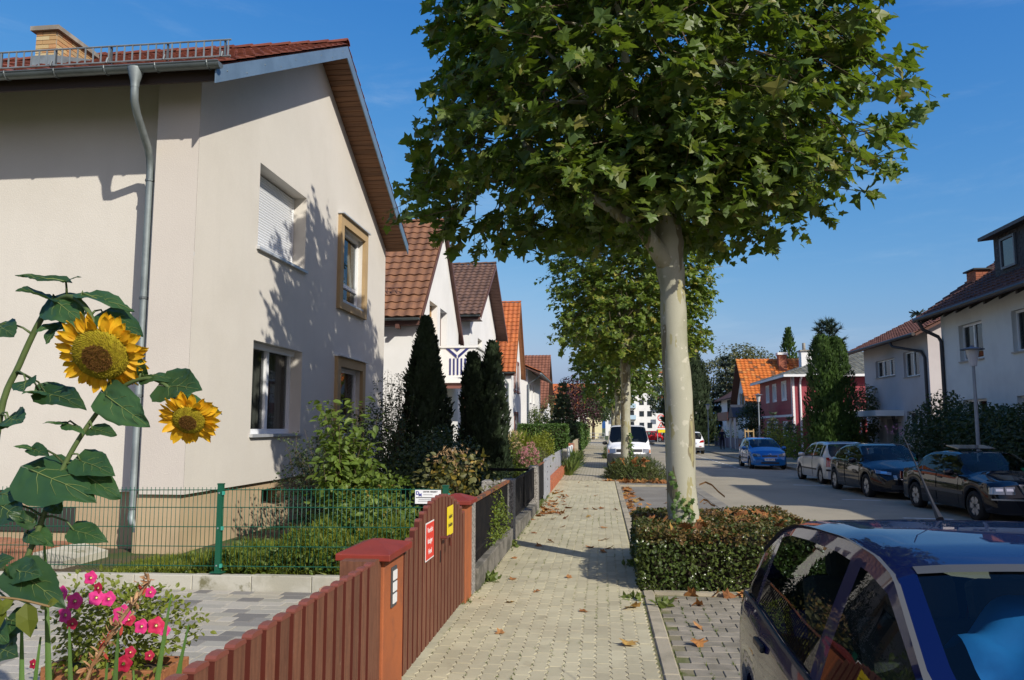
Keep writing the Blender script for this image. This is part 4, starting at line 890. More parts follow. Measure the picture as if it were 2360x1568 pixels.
def limb_pts(a, b, sag=.1, n=5, wob=.08):
    a, b = Vector(a), Vector(b); L = (b-a).length; out = []
    for i in range(n+1):
        t = i/n; p = a.lerp(b, t)+Vector(RNG.normal(size=3)*wob*L*.25*math.sin(PI*t)); p.z += sag*L*math.sin(PI*t); out.append(p)
    return out
def plane_tree(label, base, trunk, c, r, n_leaf, size, n_ind=0, group='plane trees along the sidewalk', lm=None, per=12, tilt=0., extra=None):
    """trunk: list of (dx,dy,z,radius); crown ellipsoid c (absolute), r"""
    lm = lm or m_leafP
    T = thing('plane_tree', label, 'tree', base, 0, group); bx, by = base[0], base[1]
    pts = [Vector((bx+p[0], by+p[1], p[2])) for p in trunk]
    # smooth the trunk
    P = []; Rr = []
    for i in range(len(pts)-1):
        for k in range(5):
            t = k/5; P.append(pts[i].lerp(pts[i+1], t)+Vector((math.sin(i*5+k)*.008, math.cos(i*3+k*1.3)*.008, 0))); Rr.append((trunk[i][3]*(1-t)+trunk[i+1][3]*t)*.94*(1+.03*math.sin(i*4.1+k*2.3)+.02*math.sin(i*9+k*5.1)))
    P.append(pts[-1]); Rr.append(trunk[-1][3])
    tr = MB().tube(P, Rr, 20); tr.build('trunk', m_bark, T, smooth='all')
    top = P[-1]; C_ = np.array(c); R_ = np.array(r)
    ends = []
    nl = 8
    for i in range(nl):
        a = 2*PI*i/nl+.35; e = C_+R_*np.array([math.cos(a)*.55, math.sin(a)*.55, -.45+.9*((i*3) % nl)/nl])
        s = P[-3-(i % 3)*2]; pp = limb_pts(s, e, .02, 6); lb = MB(); rad = [trunk[-1][3]*(.62-.085*k) for k in range(7)]
        lb.tube(pp, rad, 8)
        for k in range(3):
            q = pp[3+k]; d2 = Vector(RNG.normal(size=3)); e2 = Vector(C_)+Vector((q.x-C_[0], q.y-C_[1], q.z-C_[2]))*1.25+d2*float(R_[0])*.22
            lb.tube(limb_pts(q, e2, .03, 4), [.035, .028, .02, .014, .008], 5); ends.append(e2)
        lb.build('limb', m_bark, T, smooth='all')
    ns = n_leaf//per
    d = unit(ns); k = unit(12); ph = RNG.random(12)*6
    lump = np.cos(d@k.T*5+ph).sum(1)/12**.5
    rad = np.where(RNG.random(ns) < .68, .80+.22*RNG.random(ns), .35+.5*RNG.random(ns))*(1+.12*lump); rad = np.where(RNG.random(ns) < .10, rad*(1.02+.08*RNG.random(ns)), rad)
    sp = d*rad[:, None]*R_+C_
    sp[:, :2] = np.where((sp[:, 2] < C_[2]-.25*R_[2])[:, None], C_[:2]+(sp[:, :2]-C_[:2])*(1+.55*np.clip((C_[2]-.25*R_[2]-sp[:, 2])/R_[2], 0, 1))[:, None], sp[:, :2]); flat = C_[2]-R_[2]*.85+tilt*(sp[:, 1]-C_[1]); sp[:, 2] = np.where(sp[:, 2] < flat, flat+(flat-sp[:, 2])*.2, sp[:, 2])
    if extra: e_ = unit(extra[0]); sp[:extra[0]] = np.array(extra[1])+e_*np.array(extra[2])*(RNG.random((extra[0], 1))**.5); d[:extra[0]] = e_*.5+[0, -.6, -.1]; rad[:extra[0]] = 1
    outw = d/R_; outw /= np.linalg.norm(outw, axis=1, keepdims=True)
    tdir = outw*.9+unit(ns)*.55+np.array([0, 0, -.05]); tdir /= np.linalg.norm(tdir, axis=1, keepdims=True)
    tl = size*2.6*(.6+.7*RNG.random(ns))
    tw = MB()
    for i in range(ns):
        a = Vector(sp[i]-tdir[i]*tl[i]*1.4); tw.tube([a, Vector(sp[i])+Vector((0, 0, -.02)), Vector(sp[i]+tdir[i]*tl[i]*.5)], [.008, .005, .003], 3, caps=False)
    tag(tw.build('twigs', m_twig, T), kind='stuff')
    t = np.tile(np.linspace(-.6, .62, per), ns); i = np.repeat(np.arange(ns), per)
    side = np.where(np.arange(len(t)) % 2 == 0, 1., -1.)
    sv = np.cross(tdir, unit(ns)); sv /= np.linalg.norm(sv, axis=1, keepdims=True)
    ppos = sp[i]+tdir[i]*(t*tl[i])[:, None]+sv[i]*(side*size*.12)[:, None]+RNG.normal(size=(len(t), 3))*size*.18
    tip = sv[i]*side[:, None]*.9+tdir[i]*.6+np.array([0, 0, -.45])+RNG.normal(size=(len(t), 3))*.3
    nrm = outw[i]*.35+np.array([0, 0, .75])+RNG.normal(size=(len(t), 3))*.42
    sz = size*(.42+.85*RNG.random(len(t)))*np.where(t > .45, .6, 1)
    if n_ind:
        v = ppos-CAMP; dist = np.linalg.norm(v, axis=1); inframe = (v[:, 2]/dist < .47) & ((outw[i]*v).sum(1) < 0) & (rad[i] > .8)
        sc = np.where(inframe, sz/dist, 0); best = np.argsort(-sc)[:n_ind]
        mask = np.ones(len(t), bool); mask[best] = False
        ms = []
        for kd in ('plane', 'plane1', 'plane2'): tv, tf = leaf_tpl(kd); ms.append(np_mesh('leaf', tv, [q for f in tf for q in f], [len(f) for f in tf], lm))
        RM = orient(nrm[best], tip[best]); B = BASE[T]
        for k_, b_ in enumerate(best):
            M = Matrix(RM[k_].tolist())*float(sz[b_]); M = M.to_4x4(); M.translation = Vector(ppos[b_])-B; mesh_obj('leaf', ms[k_ % 3], T, M=M)
        ppos, nrm, tip, sz = ppos[mask], nrm[mask], tip[mask], sz[mask]
    VV, FF, LL, RR = [], [], [], []; n0 = 0; pick = RNG.integers(0, 3, len(ppos)); B = np.array(BASE[T])
    for q, kd in enumerate(('plane', 'plane1', 'plane2')):
        m = pick == q; v, f, l, r_ = leaf_arrays(kd, ppos[m], nrm[m], tip[m], sz[m]); VV.append(v-B); FF.append(f+n0); LL.append(l); RR.append(r_); n0 += len(v)
    tag(mesh_obj('crown', np_mesh('crown', np.concatenate(VV), np.concatenate(FF), np.concatenate(LL), lm, rnd=np.concatenate(RR)), T), kind='stuff'); return T
trunk1 = [(.02, 0, -.1, .245), (.01, 0, .35, .215), (0, 0, .8, .20), (-.03, 0, 2.2, .185), (-.07, 0, 3.5, .172), (-.10, .02, 4.15, .20), (-.12, .05, 4.6, .16), (-.15, .05, 6.0, .13)]
PT1 = plane_tree('nearest plane tree with thick pale trunk standing in the box hedge', (.99, 10.05, -.05), trunk1, (.64, 11.0, 7.3), (3.08, 2.9, 3.4), 26000, .178, 300, tilt=.18, extra=(220, (.8, 9.5, 4.95), (1.8, 1.0, .75)))
lb = MB(); lb.tube([(.86, 10.0, 3.85), (.6, 9.85, 4.2), (.1, 9.8, 4.6), (-.5, 9.9, 5.0), (-1.1, 9.9, 5.6)], [.13, .10, .085, .07, .04], 10); lb.build('limb', m_bark, PT1, smooth='all')
for (z, l, s_) in ((1.08, .30, .9), (.86, .18, -.6)):
    b = MB(); p = [Vector((1.185+l*t*1.0, 9.95, z+.04*math.sin(t*5)-(.35*t*t if s_ > 0 else -.02)*l)) for t in (0, .25, .5, .75, 1)]
    for q0, q1 in zip(p[:-1], p[1:]): b.quad(q0+Vector((0, -.012, .012)), q1+Vector((0, -.012, .012)), q1+Vector((0, .012, -.012)), q0+Vector((0, .012, -.012)))
    b.build('peeling_bark', mat('peeling bark', (.36, .20, .09), .8), PT1)
trunk2 = [(.02, 0, -.1, .25), (0, 0, .6, .20), (0, 0, 2., .185), (.02, 0, 3.4, .18), (.03, 0, 4.3, .2), (.1, 0, 6, .13)]
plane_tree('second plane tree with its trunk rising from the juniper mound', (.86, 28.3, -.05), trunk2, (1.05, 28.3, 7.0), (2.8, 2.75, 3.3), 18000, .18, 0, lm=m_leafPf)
for k, (x, y, nl, lab) in enumerate([(.95, 46.5, 5000, 'third plane tree just behind the white van'), (.95, 64.5, 3600, 'fourth plane tree, farthest one along the sidewalk')]):
    plane_tree(lab, (x, y, -.05), [(q[0], q[1], q[2], q[3]*.95) for q in trunk2], (x+.1, y, 6.4), (2.9, 2.9, 3.3), nl, .27, 0, per=10)
# ---- generic plants
m_box = leafmat('box leaves', (.050, .080, .018), (.075, .10, .022), .2, (.10, .15, .02), .3)
m_boxy = leafmat('browning hedge leaves', (.062, .075, .018), (.16, .085, .028), .2, (.14, .15, .03), .45)
m_hedge = leafmat('clipped hedge leaves', (.05, .105, .018), (.075, .135, .025), .25, (.14, .24, .03))
m_dark = leafmat('dark evergreen sprays', (.020, .036, .014), (.028, .046, .018), .08, (.04, .07, .02), .7)
m_thj = leafmat('bright thuja sprays', (.032, .068, .012), (.05, .095, .016), .12, (.08, .15, .02), .6)
m_lime = leafmat('lime green leaves', (.19, .215, .022), (.145, .185, .025), .38, (.34, .36, .03))
m_shrub = leafmat('fresh shrub leaves', (.085, .14, .022), (.135, .19, .03), .38, (.24, .32, .03))
m_shrubd = leafmat('dark shrub leaves', (.030, .052, .018), (.048, .070, .02), .2, (.07, .12, .02))
m_oliv = leafmat('olive green leaves', (.085, .095, .032), (.12, .12, .04), .25, (.18, .2, .04))
m_blue = leafmat('blue green needles', (.055, .085, .07), (.085, .115, .095), .05, None, .8)
m_pine = leafmat('dark pine needles', (.022, .045, .026), (.035, .060, .032), .05, None, .8)
m_spru = leafmat('spruce needles', (.075, .125, .07), (.105, .155, .09), .12, None, .7)
m_purp = leafmat('dark red leaves', (.035, .014, .018), (.055, .016, .022), .15, (.10, .02, .03))
m_yel = leafmat('yellowing leaves', (.22, .20, .03), (.26, .17, .03), .3, (.35, .3, .04))
m_weed = leafmat('weed blades', (.085, .13, .025), (.12, .15, .03), .3, (.2, .3, .04))
m_grass = leafmat('long blades', (.075, .16, .035), (.11, .19, .045), .3, (.2, .36, .05))
m_stem = mat('green stem', (.085, .125, .035), .6, (.06, .09, .025), 6, grain=.05)
m_core = mat('hedge twigs', (.028, .022, .014), .95)
def box_pts(n, x0, x1, y0, y1, z0, z1, depth=.06, wob=.03):
    A = [(y1-y0)*(z1-z0)]*2+[(x1-x0)*(z1-z0)]*2+[(x1-x0)*(y1-y0)]; A = np.array(A)/sum(A)
    f = RNG.choice(5, n, p=A); u, v = RNG.random(n), RNG.random(n); p = np.stack([x0+(x1-x0)*u, y0+(y1-y0)*v, z0+(z1-z0)*RNG.random(n)], 1); N = np.zeros((n, 3))
    k = unit(10); 
    for q, (ax, val, sg) in enumerate([(0, x0, -1), (0, x1, 1), (1, y0, -1), (1, y1, 1), (2, z1, 1)]):
        m = f == q; p[m, ax] = val; N[m, ax] = sg
    w = np.cos(p*np.array([3.1, 3.7, 4.3])@k.T*2).sum(1)/3.2
    p += N*(wob*w-depth*RNG.random(n)**1.5)[:, None]; return p, N
def box_hedge(label, x0, x1, y0, y1, z0, z1, n, size, m, name='hedge', cat='hedge', kind='oval', wob=.03, group=None, m2=None):
    H = thing(name, label, cat, ((x0+x1)/2, (y0+y1)/2, z0), 0, group); i = .13 if x1-x0 > .5 else .08
    MB().box(x0+i, x1-i, y0+i, y1-i, z0, z1-i).build('twig_core', m_core, H)
    p, N = box_pts(n, x0, x1, y0, y1, z0, z1, .11, wob)
    nr = N*.5+unit(n)*.7+np.array([0, 0, .3]); tp = N*.7+unit(n)*.7+np.array([0, 0, .25]); s = size*(.6+.7*RNG.random(n))
    if m2 is None: tag(leaf_obj('foliage', kind, p, nr, tp, s, m, H), kind='stuff')
    else:
        up = (p[:, 2] > z1-.13) & (RNG.random(n) < .8)
        tag(leaf_obj('foliage', kind, p[~up], nr[~up], tp[~up], s[~up], m, H), kind='stuff'); tag(leaf_obj('top_foliage', kind, p[up], nr[up], tp[up], s[up], m2, H), kind='stuff')
    return H
def shrub(label, c, r, n, size, m, name='shrub', cat='shrub', kind='oval', shell=.35, lump=.2, stems=6, group=None, up=.3, m2=None, f2=.15, droop=-.1, base_z=None):
    """lumpy bush round centre c; ground at base_z"""
    bz = base_z if base_z is not None else max(-.05, c[2]-r[2]); S = thing(name, label, cat, (c[0], c[1], bz), 0, group)
    p, d = cloud(n, c, r, shell, lump); p[:, 2] = np.maximum(p[:, 2], bz+.02)
    nr = d*.35*min(r)+np.array([0, 0, up])+unit(n)*.6; tp = d*min(r)*.8+unit(n)*.6+np.array([0, 0, droop]); s = size*(.55+.7*RNG.random(n))
    b = MB()
    for i in range(stems):
        e = p[RNG.integers(n)]; b.tube(limb_pts((c[0]+RNG.normal()*.05, c[1]+RNG.normal()*.05, bz-.03), e, .0, 4, .15), [max(.006, .03*min(r)), .012, .008, .005, .003], 4)
    if stems: b.build('stems', m_twig, S)
    k = RNG.random(n) < (f2 if m2 else 0)
    tag(leaf_obj('foliage', kind, p[~k], nr[~k], tp[~k], s[~k], m, S), kind='stuff')
    if m2: tag(leaf_obj('coloured_leaves', kind, p[k], nr[k], tp[k], s[k], m2, S), kind='stuff')
    return S
def twiggy(label, base, h, spread, nt, per, size, m, lean=(0, 0), lo=.3, kind='oval', name='shrub', cat='shrub', m2=None):
    S = thing(name, label, cat, base, 0); B = np.array(base); st = MB(); PP, TT = [], []
    for i in range(nt):
        a = RNG.random()*2*PI; hh = h*(.55+.45*RNG.random()); r = spread*RNG.random()**.6; e = B+[math.cos(a)*r+lean[0]*hh, math.sin(a)*r+lean[1]*hh, hh]
        pts = limb_pts(B+RNG.normal(size=3)*[.06, .06, 0], e, .03, 6, .12); st.tube(pts, [.014, .012, .009, .007, .005, .004, .002], 4, caps=False)
        for k in range(per):
            t = lo+(1-lo)*RNG.random()**.8; q = t*6; j = min(5, int(q)); p = pts[j].lerp(pts[j+1], q-j); d = RNG.normal(size=3); d[2] = abs(d[2])*.5; d /= np.linalg.norm(d); L = size*(.3+1.2*RNG.random()); PP.append(np.array(p)+d*L); TT.append(d)
    st.build('stems', m_twig, S); p = np.array(PP); t = np.array(TT); n = len(p)
    tag(leaf_obj('foliage', kind, p, t*.3+unit(n)*.45+[0, -.15, .6], t+unit(n)*.4+[0, 0, -.35], size*(.6+.7*RNG.random(n)), m, S), kind='stuff'); return S
def thuja(label, base, h, r, n, m, size=.13, tips=((0, 0, 1),), name='thuja', pw=.75, group=None):
    S = thing(name, label, 'conifer', base, 0, group); B = np.array(base); PP, NN = [], []
    for (dx, dy, hs) in tips:
        q = n//len(tips); t = RNG.random(q)**1.25; a = RNG.random(q)*2*PI; H = h*hs
        lump = 1+.13*np.sin(a*3+t*14)+.10*np.sin(a*5-t*23)
        prof = np.minimum(1, (1-t)**pw*1.15)*np.minimum(1, .72+t*1.6)*lump*(.78+.25*RNG.random(q)**.5)*r
        d = np.stack([np.cos(a), np.sin(a), np.full(q, .12)], 1)
        PP.append(np.stack([B[0]+dx*(.4+.6*t)+np.cos(a)*prof, B[1]+dy*(.4+.6*t)+np.sin(a)*prof, B[2]+t*H], 1)); NN.append(d)
        tk = MB().tube([(B[0]+dx*.4, B[1]+dy*.4, B[2]-.05), (B[0]+dx, B[1]+dy, B[2]+H*.96)], [r*.16, .008], 6); tk.build('trunk', m_twig, S)
    p = np.concatenate(PP); d = np.concatenate(NN); q = len(p)
    tp = d*.5+np.array([0, 0, 1.0])+unit(q)*.35; nr = np.cross(tp, np.cross(d, np.array([0, 0, 1.]))+unit(q)*.6)
    tag(leaf_obj('foliage', 'spray', p, nr, tp, size*(.6+.7*RNG.random(q)), m, S), kind='stuff'); return S
def spruce(label, base, h, r, n, m, size=.3, name='spruce', levels=14, droop=-.25, pw=1., bare=0., gap=.0, kind='needle', group=None):
    S = thing(name, label, 'conifer', base, 0, group); B = np.array(base); P, Tp = [], []; br = MB()
    br.tube([tuple(B+[0, 0, -.1]), tuple(B+[0, 0, h*.5]), tuple(B+[0, 0, h*.98])], [h*.022, h*.014, .01], 6)
    per = max(3, n//(levels*6*5))
    for lv in range(levels):
        t = bare+(1-bare)*(lv+.3)/levels; z = h*t; L = r*(1-(t-bare)/(1-bare))**pw*(1+.15*RNG.normal()*.5)+.08; nb = 6 if t < .8 else 5
        for k in range(nb):
            a = 2*PI*k/nb+lv*1.1+RNG.normal()*.15; d = np.array([math.cos(a), math.sin(a), droop+(.5 if t > .85 else 0)]); o = B+[0, 0, z]
            e = o+d*L; br.bar(tuple(o), tuple(e), .02+L*.01, .02)
            cnt = max(4, int(n*L/(levels*nb*r*.55))); s = (.15+.85*RNG.random(cnt)**.7)
            sd = np.cross(d, [0, 0, 1]); sd /= np.linalg.norm(sd); side = (RNG.random(cnt)-.5)*2
            P.append(o+d*(s*L)[:, None]+sd*(side*L*.30*(1.1-s))[:, None]+RNG.normal(size=(cnt, 3))*.03); Tp.append(d*.7+sd*(side*1.0)[:, None]+np.array([0, 0, .25])+RNG.normal(size=(cnt, 3))*.2)
    br.build('trunk', m_twig, S); P = np.concatenate(P); Tp = np.concatenate(Tp)
    tag(leaf_obj('foliage', kind, P, unit(len(P)), Tp, size*(.6+.6*RNG.random(len(P))), m, S), kind='stuff'); return S
def broad_tree(label, base, h, blobs, n, size, m, name='broadleaf_tree', kind='oval', m2=None, group=None):
    S = thing(name, label, 'tree', base, 0, group); B = np.array(base); b = MB(); tr = h*.02
    b.tube([tuple(B+[0, 0, -.1]), tuple(B+[.05, 0, h*.3]), tuple(B+[0, .05, h*.6])], [tr*1.4, tr, tr*.6], 8); b.build('trunk', m_twig, S)
    PP, DD = [], []; tot = sum(q[3]*q[4] for q in blobs)
    for (dx, dy, z, rr, rz) in blobs:
        p, d = cloud(int(n*rr*rz/tot), B+[dx, dy, z], (rr, rr, rz), .5, .2); PP.append(p); DD.append(d*rr)
    l = MB()
    for (dx, dy, z, rr, rz) in blobs: l.tube(limb_pts(B+[0, 0, h*.35], B+[dx, dy, z], .0, 4, .1), [tr*.7, tr*.5, tr*.35, tr*.2, .01], 5)
    l.build('limbs', m_twig, S); p = np.concatenate(PP); d = np.concatenate(DD); q = len(p)
    tag(leaf_obj('crown', kind, p, d*.5+unit(q)*.6+[0, 0, .4], d+unit(q)*.7+[0, 0, -.2], size*(.6+.7*RNG.random(q)), m, S), kind='stuff'); return S
# ---- box hedge round the first tree, juniper mound round the second
HB1 = box_hedge('low clipped box hedge strewn with dead leaves around the nearest plane tree', .42, 2.48, 8.98, 11.35, -.05, .64, 26000, .044, m_box, wob=.035, m2=m_boxy)
def mound(label, c, r, n, m, size, kind='blade'):
    S = thing('juniper_mound', label, 'shrub', (c[0], c[1], c[2]), 0, 'ground cover mounds at the tree bases')
    p, d = cloud(n, c, r, .55, .14); k = p[:, 2] > c[2]; p, d = p[k], d[k]; q = len(p)
    tag(leaf_obj('foliage', kind, p, unit(q)+[0, 0, .3], d*.7*min(r)+unit(q)*.5+[0, 0, .3], size*(.6+.7*RNG.random(q)), m, S), kind='stuff')
    cr = MB(); cr.lathe([(1, 0), (.82, .4), (.45, .72), (0, .82)], 14); cr.v = [(c[0]+v[0]*r[0]*.8, c[1]+v[1]*r[1]*.8, c[2]+v[2]*r[2]*.85) for v in cr.v]; cr.build('twig_core', m_core, S); return S
m_jun = leafmat('juniper sprays', (.055, .085, .02), (.085, .10, .025), .15, (.12, .16, .02), .6)
mound('spreading juniper mound around the second plane tree in front of the white van', (1.12, 28.2, -.05), (1.12, 1.35, .72), 9000, m_jun, .17)
mound('shaggy green mound at the foot of the third plane tree beside the dark parked car', (.75, 46.3, -.05), (.75, 1.3, .95), 4200, m_jun, .19)
ivy = thing('ivy', 'ivy shoots climbing the left foot of the nearest plane trunk', 'ivy', (.9, 9.83, .5)); p = []; 
for s in range(3):
    x = .88+s*.09
    for k in range(16): p.append((x+math.sin(k*.8+s)*.03, 9.845-.012*(k % 3), .55+k*.045*(1 if s == 0 else .55)))
p = np.array(p); q = len(p); tag(leaf_obj('ivy_leaves', 'plane', p, np.array([[-.1, -1, .2]])+RNG.normal(size=(q, 3))*.3, np.array([[0, 0, -1.]])+RNG.normal(size=(q, 3))*.6, .045+.03*RNG.random(q), m_hedge, ivy), kind='stuff')
p = []; ivy2 = thing('ivy', 'ivy growing up the right side of the second plane trunk', 'ivy', (1.03, 28.15, .5))
for k in range(90): p.append((1.03+RNG.normal()*.035, 28.12+RNG.normal()*.05, .5+1.1*RNG.random()**1.4))
p = np.array(p); q = len(p); tag(leaf_obj('ivy_leaves', 'oval', p, np.array([[.3, -1, .2]])+RNG.normal(size=(q, 3))*.4, np.array([[0, 0, -1.]])+RNG.normal(size=(q, 3))*.6, .08+.04*RNG.random(q), m_hedge, ivy2), kind='stuff')
# ---- garden of the cream house
gc = thing('ground_cover', 'low mixed ground cover behind the green mesh fence', 'ground cover', (-4, 9.1, .1)); gc['kind'] = 'stuff'
n = 12000; x = -5.75+3.9*RNG.random(n)**.85; y = 8.42+1.3*RNG.random(n); hh = (.06+.40*np.clip((x+5.4)/2.2, 0, 1)**1.2)*(1+.25*np.sin(x*7)+.15*np.sin(y*9)); z = .06+hh*RNG.random(n)**.6
p = np.stack([x, y, z], 1); kk = RNG.random(n) < .55
tag(leaf_obj('low_leaves', 'oval', p[kk], unit(kk.sum())*.7+[0, -.2, .7], unit(kk.sum())+[0, -.2, .4], .045+.035*RNG.random(kk.sum()), m_shrub, gc), kind='stuff')
tag(leaf_obj('low_sprays', 'tuft', p[~kk], unit((~kk).sum()), unit((~kk).sum())*.3+[0, 0, 1.], .07+.06*RNG.random((~kk).sum()), m_lime, gc), kind='stuff')
twiggy('tall light green shrub with broad leaves in front of the cream gable', (-3.3, 10.35, .05), 2.15, .55, 30, 52, .11, m_shrub, lean=(-.06, 0), lo=.25)
shrub('lower skirt of broad bright leaves below the tall light shrub', (-3.15, 10.2, .65), (.68, .5, .6), 1100, .10, m_shrub, lump=.35, base_z=.05)
twiggy('feathery fine leaved shrub leaning out in front of the ground floor window wall', (-4.0, 11.2, .05), 1.75, .65, 26, 60, .05, m_shrubd, lean=(-.12, 0), lo=.2)
shrub('dark fine leaved bush between the cream wall and the tall thuja', (-4.25, 14.2, 1.15), (.75, .7, 1.15), 4200, .055, m_shrubd, kind='oval', lump=.25, stems=14, base_z=.05)
twiggy('wispy bush with thin upright twigs against the white house wall', (-4.4, 16.2, .05), 3.0, .62, 46, 60, .05, m_shrubd, lo=.25)
shrub('dark bush filling the corner below the cream house gable', (-4.4, 12.3, .85), (.6, .8, .9), 2600, .06, m_shrubd, lump=.25, base_z=.05)
thuja('tall pointed thuja left of the balcony', (-3.85, 17.0, .05), 4.05, .66, 9500, m_dark, .15, name='thuja')
thuja('twin pointed thuja behind the rose bush, right of the balcony', (-2.78, 18.9, .05), 3.7, .46, 10500, m_dark, .15, tips=((-.32, 0, .93), (.16, .05, 1.0)), pw=.55)
shrub('dark undergrowth at the foot of the thujas behind the black fence', (-3.1, 14.6, .85), (1.05, 1.5, .95), 7500, .06, m_shrubd, lump=.25, base_z=.05)
RB = shrub('rose bush with yellowing leaves and faded hips behind the red gate', (-2.0, 10.55, .95), (.46, .4, .55), 900, .085, m_oliv, name='rose_bush', cat='rose bush', shell=.25, lump=.3, stems=14, m2=m_yel, f2=.3, base_z=.05)
p, d = cloud(70, (-1.95, 10.5, 1.35), (.36, .3, .16), .5); tag(leaf_obj('hips', 'tuft', p, unit(70), unit(70)+[0, 0, 1.], .05+.02*RNG.random(70), mat('faded rose petals', (.5, .33, .17), .8, rnd=.2, trans=.2), RB), kind='stuff')
shrub('leafy filler shrub right behind the green mesh fence and the gate', (-2.75, 9.6, .55), (.75, .4, .55), 1500, .075, m_shrub, lump=.3, base_z=.05, m2=m_yel, f2=.06)
shrub('light green climber hanging through the black railing', (-1.5, 10.9, .5), (.13, .95, .42), 2600, .038, m_shrub, name='climber', cat='climbing plant', lump=.3, stems=8, m2=m_lime, f2=.3, base_z=.2)
shrub('dense dark filler behind the second concrete post', (-2.0, 14.8, .5), (.35, 1.4, .5), 1500, .06, m_shrubd, base_z=.05)
PR = shrub('pink flowering rose bush behind the grey metal gate', (-1.95, 20.3, .72), (.36, .55, .66), 1200, .07, m_shrub, name='rose_bush', cat='rose bush', stems=12, base_z=.05, group=None)
p, d = cloud(240, (-1.85, 20.1, 1.08), (.24, .45, .27), .5, .3); tag(leaf_obj('blossoms', 'tuft', p, d*.4+unit(240)*.3, d+unit(240)*.4+[0, -.5, .3], .06+.04*RNG.random(240), mat('pink rose petals', (.62, .22, .26), .7, (.70, .40, .38), 20, .4, .6, rnd=.15, trans=.25), PR), kind='stuff')
YR_ = shrub('cream flowering rose beside the dark thuja', (-2.3, 20.9, 1.05), (.26, .3, .62), 800, .06, m_oliv, name='rose_bush', cat='rose bush', stems=9, base_z=.05)
p, d = cloud(50, (-2.25, 20.6, 1.45), (.22, .25, .25), .6, .3); tag(leaf_obj('blossoms', 'tuft', p, d+unit(50)*.3, d+unit(50)*.4, .07+.03*RNG.random(50), mat('apricot rose petals', (.62, .45, .24), .7, rnd=.15, trans=.25), YR_), kind='stuff')
shrub('round yellow green bush by the grey fence', (-1.95, 25.6, 1.0), (.46, .6, .62), 2600, .065, m_lime, lump=.15, base_z=.05)
shrub('olive tangle of stems behind the grey fence', (-1.85, 22.8, .75), (.32, 1.2, .5), 1600, .06, m_oliv, stems=16, base_z=.05)
tuft_n = 700; p = np.stack([-2.9+RNG.normal(size=tuft_n)*.25, 27+RNG.normal(size=tuft_n)*.3, np.full(tuft_n, .3)], 1)
gsz = thing('ornamental_grass', 'clump of tall fresh green grass between the roses and the hedge', 'grass clump', (-2.9, 27, .05)); tag(leaf_obj('blades', 'blade', p, unit(tuft_n), unit(tuft_n)*.35+[0, 0, 1.], 1.0+.5*RNG.random(tuft_n), m_lime, gsz), kind='stuff')
box_hedge('wide clipped green hedge crossing the gardens behind the yellow bush', -4.6, -1.9, 43.6, 45.2, .05, 1.92, 9000, .10, m_hedge, wob=.05)
box_hedge('long clipped hedge edging the sidewalk beyond the wooden boards', -2.0, -1.45, 51, 78, .05, 2.05, 14000, .12, m_hedge, wob=.06)
shrub('rounded hedge end next to the far sidewalk', (-1.75, 82, 1.2), (.6, 2.5, 1.25), 2200, .13, m_hedge, base_z=.05)
spruce('small blue green spruce beyond the clipped hedge', (-2.35, 48.6, .05), 4.5, 1.15, 4200, m_spru, .24, levels=15, droop=-.2)
broad_tree('dark red leaved tree behind the spruce', (-2.2, 62, .05), 6.5, [(-.4, 0, 3.6, 1.6, 1.7), (.9, 0, 3.0, 1.3, 1.4), (0, .5, 4.8, 1.1, 1.1)], 2600, .17, m_purp)
broad_tree('bushy green tree between the white low roofed house and the spruce', (-3.7, 53.5, .05), 3.5, [(0, 0, 1.7, .95, 1.0), (.6, 0, 1.2, .8, .8)], 2200, .12, m_shrub)
broad_tree('reddish twiggy shrub tree in front of the steep brown roof', (-3.6, 57, .05), 5, [(0, 0, 2.4, 1.2, 1.5), (.5, .2, 3.3, .8, .8)], 1800, .12, m_oliv)
shrub('green bush at the corner of the white house with maroon windows', (-4.7, 55.2, 1.6), (.5, .9, 1.7), 1500, .12, m_shrub, base_z=.05)
shrub('dark clipped bush below the maroon framed window', (-3.1, 32.5, .62), (1.0, 1.0, .72), 2600, .07, m_shrubd, lump=.1, base_z=.05)
broad_tree('dark broadleaf tree arching over the far end of the sidewalk', (-1.9, 74, .05), 7, [(0, 0, 4.2, 2.2, 2.0), (1.5, 1, 3.6, 1.5, 1.3)], 3200, .2, m_shrubd)
spruce('tiny fir tip showing above the brown ridge', (-11.5, 44, .05), 13.2, 2.0, 1500, m_spru, .3, levels=16)
# ---- right hand side
thuja('huge dark thuja column in front of the red house', (11.8, 42.2, -.05), 6.55, 1.02, 15000, m_thj, .19, tips=((-.35, 0, .99), (.35, .1, .97)), pw=.38)
for (x, y, r, hh, lab, mm, nn) in [(10.95, 21.5, 1.0, 2.35, 'dark hedge bush at the right edge behind the black sedan', m_shrubd, 4200), (11.25, 24.6, 1.1, 2.5, 'dark bush with vine shoots in front of the slate dormer house', m_shrubd, 4600), (11.3, 27.6, 1.05, 2.75, 'tall dark bush at the corner of the off white house', m_shrubd, 4600), (10.9, 18.3, 1.0, 2.3, 'dark bush beside the black sedan bonnet outside the right house', m_shrubd, 2600)]:
    shrub(lab, (x, y, hh*.5), (.85, r*1.75, hh*.52), nn*2, .10, mm, lump=.16, base_z=-.05, stems=5)
PK = shrub('pink flowering rose shrub under the mauve house window', (11.7, 31.6, .95), (.6, 1.3, .85), 2400, .075, m_shrubd, name='rose_bush', cat='rose bush', lump=.3, stems=14, base_z=-.05)
p, d = cloud(26, (11.5, 32.6, 1.65), (.3, .9, .25), .6, .2); tag(leaf_obj('blossoms', 'tuft', p, d+unit(26)*.3, d+unit(26)*.4, .11+.05*RNG.random(26), mat('magenta rose petals', (.55, .14, .32), .7, trans=.2), PK), kind='stuff')
